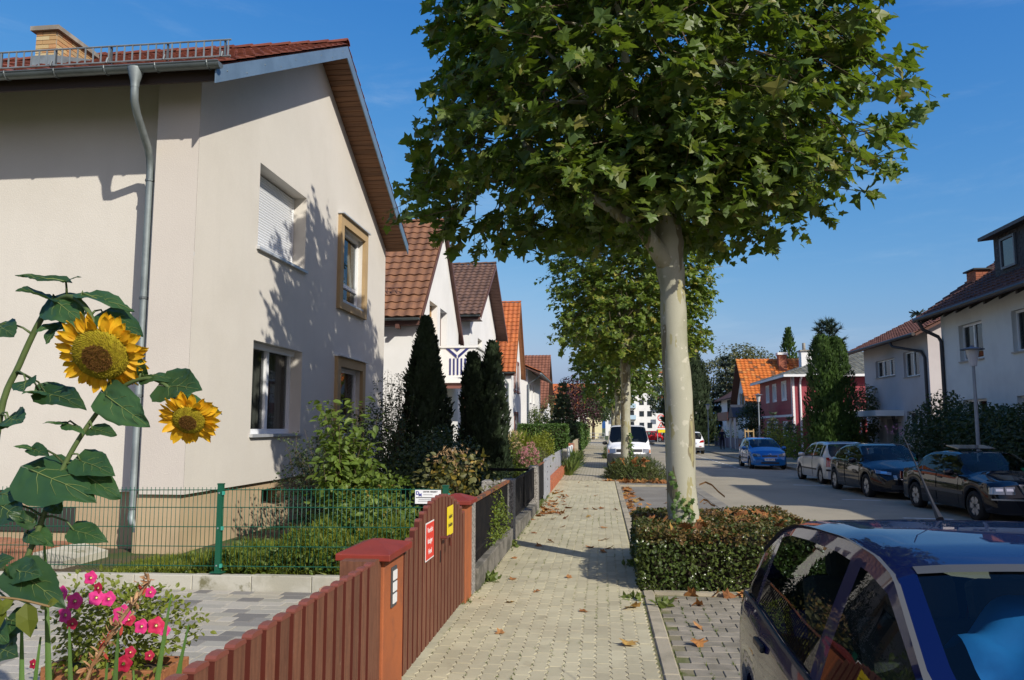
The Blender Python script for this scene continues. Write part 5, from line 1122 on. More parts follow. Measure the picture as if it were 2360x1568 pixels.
broad_tree('sunlit olive shrub between the thuja and the mauve house', (14.2, 45, -.05), 4.4, [(0, 0, 2.2, 1.1, 1.5), (.4, .3, 3.4, .8, .8), (-.5, -.2, 1.2, .9, .9)], 3600, .13, m_oliv)
shrub('yellow green shrub at the foot of the mauve house', (12.9, 41.9, .7), (.45, .5, .8), 700, .11, m_lime, base_z=-.05)
for i, (x, y, r, h_, m, lab) in enumerate([(11.2, 46.5, .9, 1.7, m_shrub, 'green shrub behind the blue hatchback, nearest the thuja'), (10.6, 49.8, .9, 1.9, m_lime, 'light shrub between the lamp post and the big thuja'), (11.6, 52.0, 1.0, 2.1, m_oliv, 'olive shrub in front of the red house windows'), (12.0, 56.5, .8, 1.6, m_shrubd, 'dark shrub by the porch of the orange roofed house'), (11.7, 61.0, 1.0, 1.6, m_oliv, 'grey green shrub behind the wooden tree stakes'), (11.9, 78, 1.6, 1.7, m_lime, 'sunlit shrub behind the blue fence by the farthest lamp')]):
    shrub(lab, (x, y, h_*.5), (r, r, h_*.55), 1100, .12, m, base_z=-.05, lump=.3)
spruce('young conifer with upright tips before the red house', (11.3, 53.8, -.05), 2.9, .7, 700, m_spru, .2, levels=9)
spruce('second young conifer nearer to the thuja', (11.6, 50.4, -.05), 2.5, .6, 600, m_spru, .2, levels=9)
broad_tree('small dark tree before the porch of the orange roofed house', (11.3, 61.8, -.05), 4.2, [(0, 0, 2.5, 1.0, 1.3), (.2, 0, 3.3, .7, .7)], 1800, .15, m_shrubd)
thuja('tall dark conifer hedge tree just right of the nearest trunk', (8.95, 83, -.05), 11.5, 2.4, 9000, m_dark, .5, tips=((0, 0, 1),), name='conifer', pw=.6)
spruce('blue cedar with drooping branches left of the orange roof', (15.2, 98, -.05), 10.6, 3.9, 4600, m_blue, .55, levels=13, droop=-.18, name='cedar')
broad_tree('large round olive green tree behind the orange roof', (18.6, 108, -.05), 13, [(-2.5, 0, 8.6, 3.6, 3.4), (2.0, 0, 9.2, 3.8, 3.4), (0, 1, 11, 2.6, 2.0), (5, 1, 7.6, 2.5, 2.6)], 6500, .36, m_oliv)
thuja('slim pointed conifer behind the brick chimney', (25.5, 110, -.05), 15.0, 2.1, 2600, m_thj, .5, name='conifer', pw=.7)
spruce('pine with tufted branches behind the big thuja', (19.5, 70, -.05), 10.9, 2.3, 2000, m_pine, .5, levels=13, droop=.45, pw=.55, bare=.3, name='pine', kind='tuft')
broad_tree('dark green tree behind the grey hip roof', (33, 85, -.05), 10.5, [(0, 0, 7, 3.4, 3.0), (-3, 0, 5.5, 2.4, 2.2)], 2600, .35, m_shrubd)
spruce('dark fir tip between the mauve and off white houses', (25.5, 66, -.05), 11.4, 2.4, 1100, m_blue, .5, levels=16)
broad_tree('dark tree in front of the apartment block', (9.2, 118, -.05), 10, [(0, 0, 6.2, 2.5, 2.6), (1.5, 0, 4.8, 1.8, 1.8)], 3000, .32, m_shrubd)
spruce('dark blue conifer in front of the salmon panelled block', (10.6, 110, -.05), 12.5, 3.2, 2600, m_pine, .5, levels=14)
broad_tree('far green tree left of the apartment block', (-1.2, 116, -.05), 8.5, [(0, 0, 5.4, 2.4, 2.3), (1.6, 0, 4.2, 1.6, 1.6)], 2200, .3, m_shrubd)
for i, (x, y) in enumerate([(-16, 150), (24, 160), (40, 150), (-30, 140), (55, 130), (60, 95)]):
    broad_tree(['dark tree mass far left behind the gardens', 'far tree right of the apartment block', 'far tree behind the red house garden', 'farthest tree on the left horizon', 'far tree behind the right gardens', 'far tree out beyond the mauve house'][i], (x, y, -.1), 11, [(0, 0, 7, 4.5, 3.5), (3, 0, 5, 3, 3)], 1400, .5, m_shrubd)
# ================================================================== CARS
m_tyre = mat('tyre rubber', (.018, .018, .018), .8, grain=.1)
m_alloy = mat('alloy rim', (.45, .46, .48), .35, metal=.8)
m_blk = mat('black car plastic', (.018, .018, .02), .5)
m_gry = mat('grey car plastic', (.055, .058, .062), .6)
m_int = mat('dark car interior', (.020, .020, .022), .8)
m_seat = mat('grey car seat fabric', (.045, .046, .05), .9, grain=.1)
m_lampc = mat('clear lamp glass', (.20, .22, .25), .12, metal=.5, spec=.9, coat=1)
m_lampr = mat('red lamp glass', (.35, .01, .01), .1, spec=.8, coat=1)
m_lampo = mat('orange lamp glass', (.55, .16, .02), .15, coat=1)
m_chrome = mat('chrome trim', (.6, .62, .65), .12, metal=1)
m_plate = mat('number plate white', (.72, .73, .72), .4)
m_ink = mat('black ink', (.01, .01, .01), .6)
m_cglass = glass_mat('car glass', (.60, .68, .65), 1.5)
m_well = mat('wheel well black', (.008, .008, .008), .9)
def paint(name, c, metal=.35): return mat(name, c, .45, metal=metal, coat=.8, spec=.05)
def pl(tab, x): return float(np.interp(x, [t[0] for t in tab], [t[1] for t in tab]))
def sstep(a, b, x): t = min(1, max(0, (x-a)/(b-a))); return t*t*(3-2*t)
WHEELS = {}
def wheel_meshes(R, w, spokes):
    k = (R, w, spokes)
    if k in WHEELS: return WHEELS[k]
    rr = R*.66
    t = MB().lathe([(rr, -w/2+.01), (rr+.02, -w/2), (R-.03, -w/2), (R-.008, -w/2+.02), (R, -w/4), (R, w/4), (R-.008, w/2-.02), (R-.03, w/2), (rr+.02, w/2), (rr, w/2-.01)], 32, axis='y').mesh('tyre', m_tyre, True)
    r = MB().lathe([(rr+.004, -w/2+.02), (rr+.004, w/2-.012), (rr-.012, w/2-.004), (rr-.03, w/2-.02), (rr-.035, -w/2+.04)], 32, axis='y')
    r.lathe([(0, w/2-.02), (.028, w/2-.02), (.05, w/2-.03), (.055, w/2-.06)], 14, axis='y')
    for i in range(spokes):
        a = 2*PI*i/spokes; ca, sa = math.cos(a), math.sin(a); d = Vector((ca, 0, sa)); s = Vector((-sa, 0, ca)); wd = .045*5/spokes+.015
        pts = [d*.035-s*wd*.8, d*.035+s*wd*.8, d*(rr-.02)+s*wd*1.25, d*(rr-.02)-s*wd*1.25]
        r.prism([p+Vector((0, -(w/2-.055), 0)) for p in pts][::-1], (0, -.03, 0))
    rm = r.mesh('rim', m_alloy, False)
    h = MB().lathe([(0, w/2-.09), (rr-.03, w/2-.10), (rr-.03, -w/2+.04), (0, -w/2+.04)], 20, axis='y').mesh('wheel', m_well)
    WHEELS[k] = (t, rm, h); return WHEELS[k]
def car(label, cat, loc, rotz, S, pm, group='cars parked along the street', name='parked_car'):
    """local axes: +x forward, +y left; x=0 rear bumper"""
    C = thing(name, label, cat, loc, rotz, group); L = S['L']; top, belt, hw = S['top'], S['belt'], S['hw']; R = S.get('R', .31); ax = S['axles']; Ra = R+.045; zs = S.get('sill', .2)
    kp = S.get('plan', (.16, .24)); tum = S.get('tumble', .46); wz0, wz1 = S.get('wz', (.03, .82))
    def arch(x):
        z = zs
        for a in ax:
            d = abs(x-a)
            if d < Ra: z = max(z, R-.01+math.sqrt(Ra*Ra-d*d))
        return z
    def sec(x):
        zt = pl(top, x); zb = min(pl(belt, x), zt-.008); h = pl(hw, x); b0 = arch(x); b0 = min(b0, zb-.06); T = zt-zb; D = zb-b0
        P = [(0, b0), (h*.86, b0), (h*.965, b0+.015), (h*.99, b0+.12*D), (h, b0+.38*D), (h*.998, b0+.66*D), (h*.985, b0+.86*D), (h*.955, zb)]
        g = sstep(.08, .26, T); yb = h*.945
        gh = []
        for f in (wz0, .3, .58, wz1, .92, .975, .992, .998, 1.0, 1.0):
            gh.append(f)
        wr = lambda f: yb-tum*T*min(f, .92)**1.15
        G = [(yb-.004, zb+T*gh[0]), (wr(.3), zb+T*.3), (wr(.58), zb+T*.58), (wr(wz1), zb+T*wz1), (wr(.92)*.985, zb+T*.925), (wr(.92)*.90, zb+T*.968), (wr(.92)*.74, zb+T*.984), (wr(.92)*.5, zb+T*.994), (wr(.92)*.25, zb+T*.999), (0, zt)]
        ys = (.97, .93, .88, .81, .72, .62, .48, .34, .17, 0)
        Hd = [(yb*f, zb+T*(1-f**2.6)) for f in ys]
        return P+[(Hd[i][0]*(1-g)+G[i][0]*g, Hd[i][1]*(1-g)+G[i][1]*g) for i in range(10)]
    def warp(x, y):
        if x < .8: w = ((.8-x)/.8)**1.6; return x+kp[0]*w*(abs(y)/.8)**2.4
        if x > L-.8: w = ((x-L+.8)/.8)**1.6; return x-kp[1]*w*(abs(y)/.8)**2.4
        return x
    xs = set(np.round(np.linspace(0, L, int(L/.11)), 3).tolist())
    for a in ax: xs |= set(np.round(a+Ra*np.sin(np.linspace(-PI/2, PI/2, 17)), 3).tolist())
    for k in ('ws', 'rw'):
        if k in S: xs |= set(S[k])
    for w in S.get('sw', []): xs |= {w[0], w[1]}
    xs |= {t[0] for t in top}
    xs = sorted(xs); q = [xs[0]]
    for x in xs[1:]:
        if x-q[-1] > .012: q.append(x)
        elif any(abs(x-w) < 1e-6 for ww in S.get('sw', []) for w in ww): q[-1] = x
    xs = q; NP = 18
    sx = [sec(x) for x in xs]
    V = []
    for x, s in zip(xs, sx):
        for (y, z) in s: V.append((warp(x, y), y, z))
    n1 = len(V)
    for x, s in zip(xs, sx):
        for (y, z) in s: V.append((warp(x, y), -y, z))
    faces = {}
    def put(k, f): faces.setdefault(k, []).append(f)
    sw = S.get('sw', []); ws = S.get('ws', (9, 9)); rw = S.get('rw', (-9, -9)); dr = S.get('doors', [])
    for i in range(len(xs)-1):
        xm = (xs[i]+xs[i+1])/2
        for j in range(NP-1):
            T = sx[i][17][1]-sx[i][7][1]; T2 = sx[i+1][17][1]-sx[i+1][7][1]
            key = 'body'
            if 8 <= j <= 10:
                for wi, w in enumerate(sw):
                    if w[0] <= xm <= w[1] and max(T, T2) > .10: key = 'side_window%d' % wi
            if j >= S.get('wj', 12) and ws[0] <= xm <= ws[1]: key = 'windshield'
            if j >= 12 and rw[0] <= xm <= rw[1]: key = 'rear_window'
            if j == 0: key = 'underbody'
            if key == 'body' and 2 <= j <= 11 and xm > .1:
                for di, d in enumerate(dr):
                    if d[0] <= xm <= d[1] and arch(xm) < zs+.45: key = 'door%d' % di
            a, b, c, d = i*NP+j, (i+1)*NP+j, (i+1)*NP+j+1, i*NP+j+1
            kl = key+('L' if key[:4] in ('side', 'door') else ''); kr = key+('R' if key[:4] in ('side', 'door') else '')
            put(kl, [b, a, d, c]); put(kr, [n1+a, n1+b, n1+c, n1+d])
    for i, rv in ((0, 1), (len(xs)-1, 0)):
        for j in range(NP-1):
            f = [i*NP+j, i*NP+j+1, n1+i*NP+j+1, n1+i*NP+j]
            m = 10; ja, jb = sx[i][j], sx[i][j+1]; base = len(V)
            for k in range(m+1):
                for (y, z) in (ja, jb): yy = y*(1-2*k/m); V.append((warp(xs[i], yy), yy, z))
            for k in range(m):
                ff = [base+2*k, base+2*k+1, base+2*k+3, base+2*k+2]; put('body' if j else 'underbody', ff[::-1] if rv else ff)
    mats_ = {'body': pm, 'windshield': m_cglass, 'rear_window': m_cglass, 'underbody': m_well}
    bodyo = None; out = {}
    for key, fs in sorted(faces.items(), key=lambda k: k[0] != 'body'):
        b = MB(); mp = {}
        for f in fs:
            g = []
            for v in f:
                if v not in mp: mp[v] = len(b.v); b.v.append(V[v])
                g.append(mp[v])
            b.f.append(g); b.m.append(0); b.r.append(0)
        nm = 'side_window' if key.startswith('side') else ('door' if key.startswith('door') else key)
        mm = m_cglass if nm == 'side_window' else (pm if nm == 'door' else mats_[key])
        out[key] = b.build(nm, mm, C, smooth=True, local=True)
    # helpers on the surface
    def side_y(x, z):
        s = sec(x)
        for (y0, z0), (y1, z1) in zip(s[2:-1], s[3:]):
            if z0 <= z <= z1+1e-6: return y0+(y1-y0)*((z-z0)/(z1-z0+1e-9))
        return s[4][0]
    def end_x(front, z):
        g = np.linspace(L, L-1.2, 120) if front else np.linspace(0, 1.2, 120)
        for x in g:
            if pl(top, x)-.004 >= z: return float(x)
        return float(g[-1])
    def patch(nm, front, c, m, off=.012, parent=None, nc=8, nr=3):
        """c: four (y,z) corners low-inner, low-outer, high-outer, high-inner"""
        b = MB(); vs = []; sg = 1 if front else -1
        for layer in (off, -.03):
            for r in range(nr+1):
                for k in range(nc+1):
                    u, v = k/nc, r/nr
                    y = (c[0][0]*(1-u)+c[1][0]*u)*(1-v)+(c[3][0]*(1-u)+c[2][0]*u)*v; z = (c[0][1]*(1-u)+c[1][1]*u)*(1-v)+(c[3][1]*(1-u)+c[2][1]*u)*v
                    vs.append((warp(end_x(front, z), y)+sg*layer, y, z))
        N = (nr+1)*(nc+1); fs = []
        for r in range(nr):
            for k in range(nc): q = r*(nc+1)+k; fs.append([q, q+1, q+nc+2, q+nc+1])
        edge = list(range(nc+1))+[(nc+1)*r+nc for r in range(1, nr+1)]+[(nc+1)*nr+k for k in range(nc-1, -1, -1)]+[(nc+1)*r for r in range(nr-1, 0, -1)]
        for a, z in zip(edge, edge[1:]+edge[:1]): fs.append([a, z, N+z, N+a])
        b.add(vs, fs); return b.build(nm, m, parent or C, smooth=True, local=True)
    C['_'] = 0; del C['_']
    tm, rm, hm = wheel_meshes(R, S.get('tw', .2), S.get('spokes', 5)); tr = pl(hw, ax[0])-.105
    for a in ax:
        for sd in (1, -1):
            w = mesh_obj('wheel', hm, C, (a, sd*tr, R)); 
            if sd > 0: w.rotation_euler = (0, 0, PI)
            mesh_obj('tyre', tm, w); mesh_obj('rim', rm, w)
    for d in dr:                                   # door gaps, handles
        for sd in (1, -1):
            zb = pl(belt, d[0])
            for x in d[:2]:
                if arch(x) > zs+.3: continue
                g = MB().tube([(x, sd*(side_y(x, z)+.0005), z) for z in np.linspace(zs+.05, pl(belt, x), 9)], .005, 4); g.build('door_gap', m_well, C, local=True)
            hx = d[0]+.17; hz = zb-.10; y = side_y(hx, hz); h = MB(); h.box(hx-.085, hx+.085, sd*(y+.012)-.011, sd*(y+.012)+.011, hz-.016, hz+.016); ho = h.build('door_handle', S.get('handle_m', pm), C, bevel=.008, local=True)
    if 'strip' in S:
        z = S['strip']
        for sd in (1, -1):
            pts = [(x, sd*(side_y(x, z)+.004), z) for x in np.linspace(ax[0]+Ra+.03, ax[1]-Ra-.03, 24)]; b = MB()
            for p, q in zip(pts[:-1], pts[1:]): b.bar(p, q, .018, S.get('strip_h', .05))
            b.build('side_strip', S.get('strip_m', m_blk), C, local=True)
    # window seal along the belt line
    for sd in (1, -1):
        if not sw: continue
        x0, x1 = sw[0][0], sw[-1][1]; pts = [(x, sd*(sec(x)[7][0]+.001), sec(x)[7][1]+.008) for x in np.linspace(x0, x1, 26)]
        MB().tube(pts, .011, 5).build('belt_trim', S.get('belt_m', m_blk), C, smooth=True, local=True)
    if S.get('drip'):
        xa, xb = S['drip']
        for sd in (1, -1):
            pts = [(x, sd*(sec(x)[12][0]+.002), sec(x)[12][1]+.002) for x in np.linspace(xa, xb, 46)]; b = MB()
            wv = .016
            for p, q in zip(pts[:-1], pts[1:]): b.add([(p[0], p[1]-wv*.8, p[2]+.003), (p[0], p[1]+wv*.8, p[2]+.003-.006), (q[0], q[1]+wv*.8, q[2]+.003-.006), (q[0], q[1]-wv*.8, q[2]+.003)], [[0, 1, 2, 3]])
            b.build('roof_moulding', m_gry, C, local=True)
    mx = S.get('mirror')
    if mx:
        for sd in (1, -1):
            y = side_y(mx, pl(belt, mx)); z = pl(belt, mx)+.06; b = MB(); b.lathe([(0, -.11), (.05, -.10), (.075, -.04), (.078, .03), (.055, .09), (0, .105)], 12, axis='y')
            b.v = [(mx-.03+v[0]*.8, sd*(y+.13)+v[1], z+v[2]) for v in b.v]; b.tube([(mx, sd*(y-.02), z-.04), (mx-.02, sd*(y+.06), z-.02)], .02, 6)
            b.build('mirror', S.get('mirror_m', pm), C, smooth=True, local=True)
    # cabin
    xa, xb = S['cabin']; zf = .28; b = MB(); hwc = pl(hw, (xa+xb)/2)-.09
    b.box(xa, xb, -hwc, hwc, zf, zf+.04); b.box(xb-.32, xb-.02, -hwc, hwc, zf+.05, pl(belt, xb)-.05); b.build('cabin_floor', m_int, C, local=True)
    for x, ys in ((xb-1.25, (.36, -.36)), (xb-2.05, (.36, -.36))):
        if x < xa: continue
        for y in ys:
            s = MB(); s.obox((x+.22, y, .52), (.25, 0, .03), (0, .24, 0), (-.01, 0, .09)); s.obox((x-.08, y, .84), (.07, 0, .02), (0, .23, 0), (-.10, 0, .30)); s.obox((x-.20, y, 1.21), (.045, 0, .01), (0, .12, 0), (-.02, 0, .085)); s.build('seat', S.get('seat_m', m_seat), C, bevel=.035, local=True)
    st = MB(); cx, cz = xb-.62, .93; ring = [(cx+.06*math.sin(a), .36+.18*math.cos(a), cz+.17*math.sin(a)) for a in np.linspace(0, 2*PI, 17)]; st.tube(ring, .014, 5); st.tube([(cx, .36, cz), (cx+.35, .36, cz-.15)], .025, 6); st.bar((cx, .2, cz), (cx, .52, cz), .03, .02); st.build('steering_wheel', m_blk, C, local=True)
    S['fn'] = (patch, side_y, end_x, warp, sec); return C
def plate(C, S, front, z, txt, w=.5, off=.02):
    patch, side_y, end_x, warp, sec = S['fn']; x = warp(end_x(front, z), 0)+(off if front else -off); sg = 1 if front else -1
    b = MB(); b.obox((x, 0, z), (.006, 0, 0), (0, w/2, 0), (0, 0, .055)); p = b.build('number_plate', m_plate, C, local=True)
    e = MB(); e.obox((x+sg*.0065, sg*(w/2-.022)*(1), z), (.001, 0, 0), (0, .02, 0), (0, 0, .052)); e.build('blue_band', mat('plate blue', (.01, .05, .35), .5), p, local=True)
    if not txt: return
    me = text_mesh(txt, .085, name='lettering'); me.materials.clear(); me.materials.append(m_ink)
    M = frame_M((x+sg*.0075, 0, z), (0, sg, 0), (0, 0, 1)); o = bpy.data.objects.new('lettering', me); link(o, p); o.matrix_local = Matrix.Translation(-p.location) @ M
def quadc(y0, y1, z0, z1, dz=0.): return [(y0, z0), (y1, z0+dz), (y1, z1+dz), (y0, z1)]
def mir(c): return [(-y, z) for y, z in c]
def pair(S, nm, front, c, m, **k):
    return [S['fn'][0](nm, front, c, m, **k), S['fn'][0](nm, front, mir(c), m, **k)]
NEG = -PI/2            # nose towards the camera (-Y)
# ---- near blue hatchback
p_blue = paint('dark blue car paint', (.0025, .006, .05), .1)
A = dict(L=4.2, wj=13, top=[(0, .62), (.03, .90), (.10, 1.00), (.34, 1.06), (.56, 1.20), (.82, 1.36), (1.02, 1.415), (1.3, 1.44), (1.7, 1.458), (2.05, 1.445), (2.25, 1.41), (2.6, 1.225), (3.02, 1.0), (3.16, .962), (3.9, .85), (4.1, .74), (4.2, .60)],
    belt=[(0, .6), (.04, .86), (.12, .94), (.4, .985), (.9, .985), (1.5, .96), (3.2, .92), (3.9, .79), (4.15, .66), (4.2, .55)], hw=[(0, .70), (.15, .785), (.6, .84), (1.5, .857), (2.6, .857), (3.3, .84), (3.8, .80), (4.1, .74), (4.2, .68)],
    axles=(.80, 3.41), R=.30, ws=(2.25, 3.02), rw=(.34, .82), sw=[(.60, .84), (.90, 1.86), (1.97, 2.86)], doors=[(.98, 1.90), (1.93, 2.9)], strip=.52, mirror=2.78, drip=(.56, 3.06), cabin=(.6, 3.15), tumble=.40, handle_m=m_blk)
C1 = car('dark blue hatchback with grey roof mouldings parked in the bay, nearest the camera', 'car', (1.52, 4.82, -.05), NEG, A, p_blue)
pair(A, 'tail_light', False, [(.45, .66), (.74, .66), (.72, .90), (.50, .92)], m_lampr); pair(A, 'headlight', True, quadc(.36, .72, .60, .72), m_lampc); A['fn'][0]('grille', True, quadc(-.3, .3, .60, .68), m_blk)
b = MB(); b.tube([(1.0, .0, 1.415), (.93, .0, 1.48), (.78, .0, 1.63), (.62, .0, 1.78)], [.018, .008, .004, .003], 6); b.build('antenna', m_blk, C1, local=True)
b = MB(); q0, q1 = A['fn'][4](2.22), A['fn'][4](2.27); r0 = q0[13:]+[(-y, z) for y, z in q0[13:-1][::-1]]; r1 = q1[13:]+[(-y, z) for y, z in q1[13:-1][::-1]]; k = len(r0)
b.add([(2.22, y, z+.004) for y, z in r0]+[(2.27, y, z+.006) for y, z in r1], [[i, i+1, k+i+1, k+i] for i in range(k-1)]); b.build('windshield_trim', m_gry, C1, local=True)
# the blue cloth over the dashboard
cl = MB(); n = 44; m_ = 36; vs = []
for i in range(n+1):
    for j in range(m_+1):
        u, v = i/n, j/m_; y = -.40+1.0*u; x = 2.92-1.0*v
        z = .93+.36*v+.034*math.sin(u*11+v*6+2*math.sin(v*4))+.030*math.sin(u*6-v*14+1.5*math.sin(u*7))+.016*math.sin(u*27+v*15+2*math.sin(v*9))-.25*max(0, .25-u)-.5*max(0, v-.85)
        vs.append((x+.02*math.sin(u*17), y, z))
cl.add(vs, [[i*(m_+1)+j, i*(m_+1)+j+1, (i+1)*(m_+1)+j+1, (i+1)*(m_+1)+j] for i in range(n) for j in range(m_)])
me = cl.mesh('blue_cloth', mat('bright blue cloth', (.012, .20, .62), .75, (.01, .15, .5), 4, sheen=.3), True)
o = mesh_obj('blue_cloth', me, None, (1.52, 4.82, -.05)); o.rotation_euler = (0, 0, NEG); tag(o, 'crumpled bright blue cloth behind the windshield of the nearest car', 'cloth')
# ---- black sedan with open sunroof and upright chrome grille
p_black = paint('black car paint', (.004, .005, .009), 0)
B_ = dict(L=4.5, top=[(0, .60), (.03, .86), (.10, .97), (.7, 1.02), (.95, 1.06), (1.30, 1.30), (1.55, 1.385), (2.0, 1.42), (2.5, 1.41), (2.75, 1.375), (3.35, 1.02), (3.5, .985), (4.2, .87), (4.42, .80), (4.47, .62), (4.5, .55)],
    belt=[(0, .58), (.05, .84), (.3, .93), (1, .95), (2, .93), (3.3, .90), (4.2, .80), (4.45, .62), (4.5, .5)], hw=[(0, .70), (.2, .80), (.7, .85), (3.6, .86), (4.1, .83), (4.4, .77), (4.5, .72)], plan=(.12, .16),
    axles=(1.02, 3.71), R=.315, ws=(2.75, 3.35), rw=(.95, 1.5), sw=[(1.10, 1.36), (1.40, 2.08), (2.18, 3.1)], doors=[(1.28, 2.12), (2.15, 3.12)], strip=.55, strip_m=m_gry, strip_h=.07, mirror=3.0, cabin=(1.0, 3.4), spokes=6)
def place(front_x, front_y, rear_x, rear_y, S):
    """ground points of the street-side (car's right) wheels; returns loc, rotz"""
    d = Vector((front_x-rear_x, front_y-rear_y, 0)).normalized(); left = Vector((-d.y, d.x, 0)); h = pl(S['hw'], S['axles'][0])-.05
    mid = Vector(((front_x+rear_x)/2, (front_y+rear_y)/2, 0)); am = (S['axles'][0]+S['axles'][1])/2
    return mid+left*h-d*am, math.atan2(d.y, d.x)
l, r = place(7.74, 17.65, 7.58, 20.3, B_); C2 = car('black sedan with tilted sunroof and upright chrome grille, right edge of the street', 'car', (l.x, l.y, -.165), r, B_, p_black)
pair(B_, 'headlight', True, [(.40, .60), (.76, .60), (.74, .74), (.38, .76)], m_lampc); pair(B_, 'indicator', True, [(.765, .60), (.83, .60), (.81, .73), (.745, .74)], m_lampc)
g = B_['fn'][0]('grille', True, [(-.24, .58), (.24, .58), (.30, .80), (-.30, .80)], m_chrome, off=.03)
pair(B_, 'lamp_divider', True, quadc(.565, .58, .60, .75), m_gry, off=.016, nc=1); pair(B_, 'lamp_reflector', True, quadc(.42, .54, .625, .72), m_chrome, off=.015); pair(B_, 'lamp_reflector', True, quadc(.60, .72, .625, .715), m_chrome, off=.015)
for i in range(4): B_['fn'][0]('grille_bar', True, quadc(-.235, .235, .605+.046*i, .640+.046*i), m_blk, off=.036, nr=1)
B_['fn'][0]('bumper_strip', True, quadc(-.80, .80, .485, .515), m_chrome, off=.02, nc=18, nr=1); plate(C2, B_, True, .40, '')
pair(B_, 'tail_light', False, quadc(.45, .78, .66, .84), m_lampr)
MB().obox((2.1, 0, 1.49), (.28, 0, -.035), (0, .42, 0), (.0015, 0, .012)).build('sunroof_panel', mat('smoked glass panel', (.02, .018, .016), .1, spec=.8), C2, local=True)
MB().tube([(4.22, 0, .87), (4.22, 0, .93)], .005, 5).build('hood_ornament', m_chrome, C2, local=True)
st = MB(); st.obox((3.16, .55, 1.03), (.05, 0, -.03), (0, .045, 0), (.01, 0, .012)); st.build('windshield_sticker', mat('green sticker', (.02, .3, .12), .5), C2, local=True)
# ---- black fastback saloon
V_ = dict(L=4.62, top=[(0, .62), (.03, .88), (.10, 1.02), (.45, 1.06), (.75, 1.13), (1.2, 1.33), (1.6, 1.44), (2.1, 1.478), (2.5, 1.46), (2.75, 1.42), (3.5, 1.03), (3.65, .99), (4.3, .84), (4.5, .74), (4.62, .60)],
    belt=[(0, .6), (.05, .86), (.3, .95), (1, .99), (2, .97), (3.4, .93), (4.3, .76), (4.55, .62), (4.62, .5)], hw=[(0, .68), (.2, .80), (.8, .90), (1.3, .92), (3.6, .92), (4.2, .87), (4.5, .76), (4.62, .64)],
    axles=(.95, 3.72), R=.33, ws=(2.75, 3.5), rw=(.6, 1.3), sw=[(.95, 1.98), (2.08, 3.2)], doors=[(1.2, 2.03), (2.06, 3.25)], mirror=3.08, cabin=(.9, 3.5), spokes=7, belt_m=m_chrome, plan=(.2, .34))
l, r = place(7.33, 23.1, 7.26, 25.9, V_); C3 = car('black fastback saloon with slanted headlights behind the black sedan', 'car', (l.x, l.y, -.165), r, V_, p_black)
pair(V_, 'headlight', True, [(.48, .66), (.80, .70), (.80, .80), (.46, .73)], m_lampc); pair(V_, 'lamp_reflector', True, quadc(.56, .70, .70, .755), m_chrome, off=.015); pair(V_, 'day_light', True, quadc(.36, .44, .54, .66), m_lampc)
V_['fn'][0]('grille', True, quadc(-.32, .32, .54, .70), m_blk); V_['fn'][0]('lower_grille', True, quadc(-.5, .5, .28, .40), m_blk); V_['fn'][0]('chrome_bar', True, [(-.30, .55), (-.26, .55), (.30, .69), (.26, .69)], m_chrome, off=.02)
pair(V_, 'tail_light', False, quadc(.45, .76, .66, .92), m_lampr); plate(C3, V_, True, .46, '')
st = MB(); st.obox((3.30, .62, 1.06), (.05, 0, -.028), (0, .045, 0), (.01, 0, .012)); st.build('windshield_sticker', mat('green sticker', (.02, .3, .12), .5), C3, local=True)
# ---- silver hatchback seen from behind
p_silver = paint('silver car paint', (.50, .51, .52), .55)
K_ = dict(L=3.97, top=[(0, .55), (.02, .80), (.06, .98), (.22, 1.28), (.36, 1.41), (.7, 1.445), (1.4, 1.455), (1.9, 1.43), (2.15, 1.40), (2.85, 1.04), (3.0, .99), (3.6, .87), (3.85, .74), (3.97, .55)],
    belt=[(0, .5), (.03, .76), (.2, .95), (1, .95), (2.8, .90), (3.6, .80), (3.9, .62), (3.97, .5)], hw=[(0, .72), (.15, .80), (.5, .825), (3.0, .825), (3.6, .79), (3.9, .72), (3.97, .62)],
    axles=(.68, 3.14), R=.295, ws=(2.15, 2.85), rw=(.07, .33), sw=[(.42, .64), (.72, 1.45), (1.56, 2.6)], doors=[(.85, 1.5), (1.53, 2.62)], strip=.5, mirror=2.5, cabin=(.3, 2.9), wz=(.03, .80), tumble=.40)
l, r = place(7.36, 30.45, 7.44, 28.0, K_)
def place_left(fx, fy, rx, ry, S):
    d = Vector((fx-rx, fy-ry, 0)).normalized(); left = Vector((-d.y, d.x, 0)); h = pl(S['hw'], S['axles'][0])-.05
    return Vector(((fx+rx)/2, (fy+ry)/2, 0))-left*h-d*(S['axles'][0]+S['axles'][1])/2, math.atan2(d.y, d.x)
l, r = place_left(7.38, 30.7, 7.46, 28.25, K_); C4 = car('silver hatchback seen from behind between the black cars and the blue one', 'car', (l.x, l.y, -.165), r, K_, p_silver)
pair(K_, 'tail_light', False, [(.56, .62), (.76, .62), (.74, .93), (.66, .93)], m_lampr, off=.02); K_['fn'][0]('bumper_strip', False, quadc(-.76, .76, .48, .54), m_blk, off=.02, nc=16, nr=1); plate(C4, K_, False, .72, '')
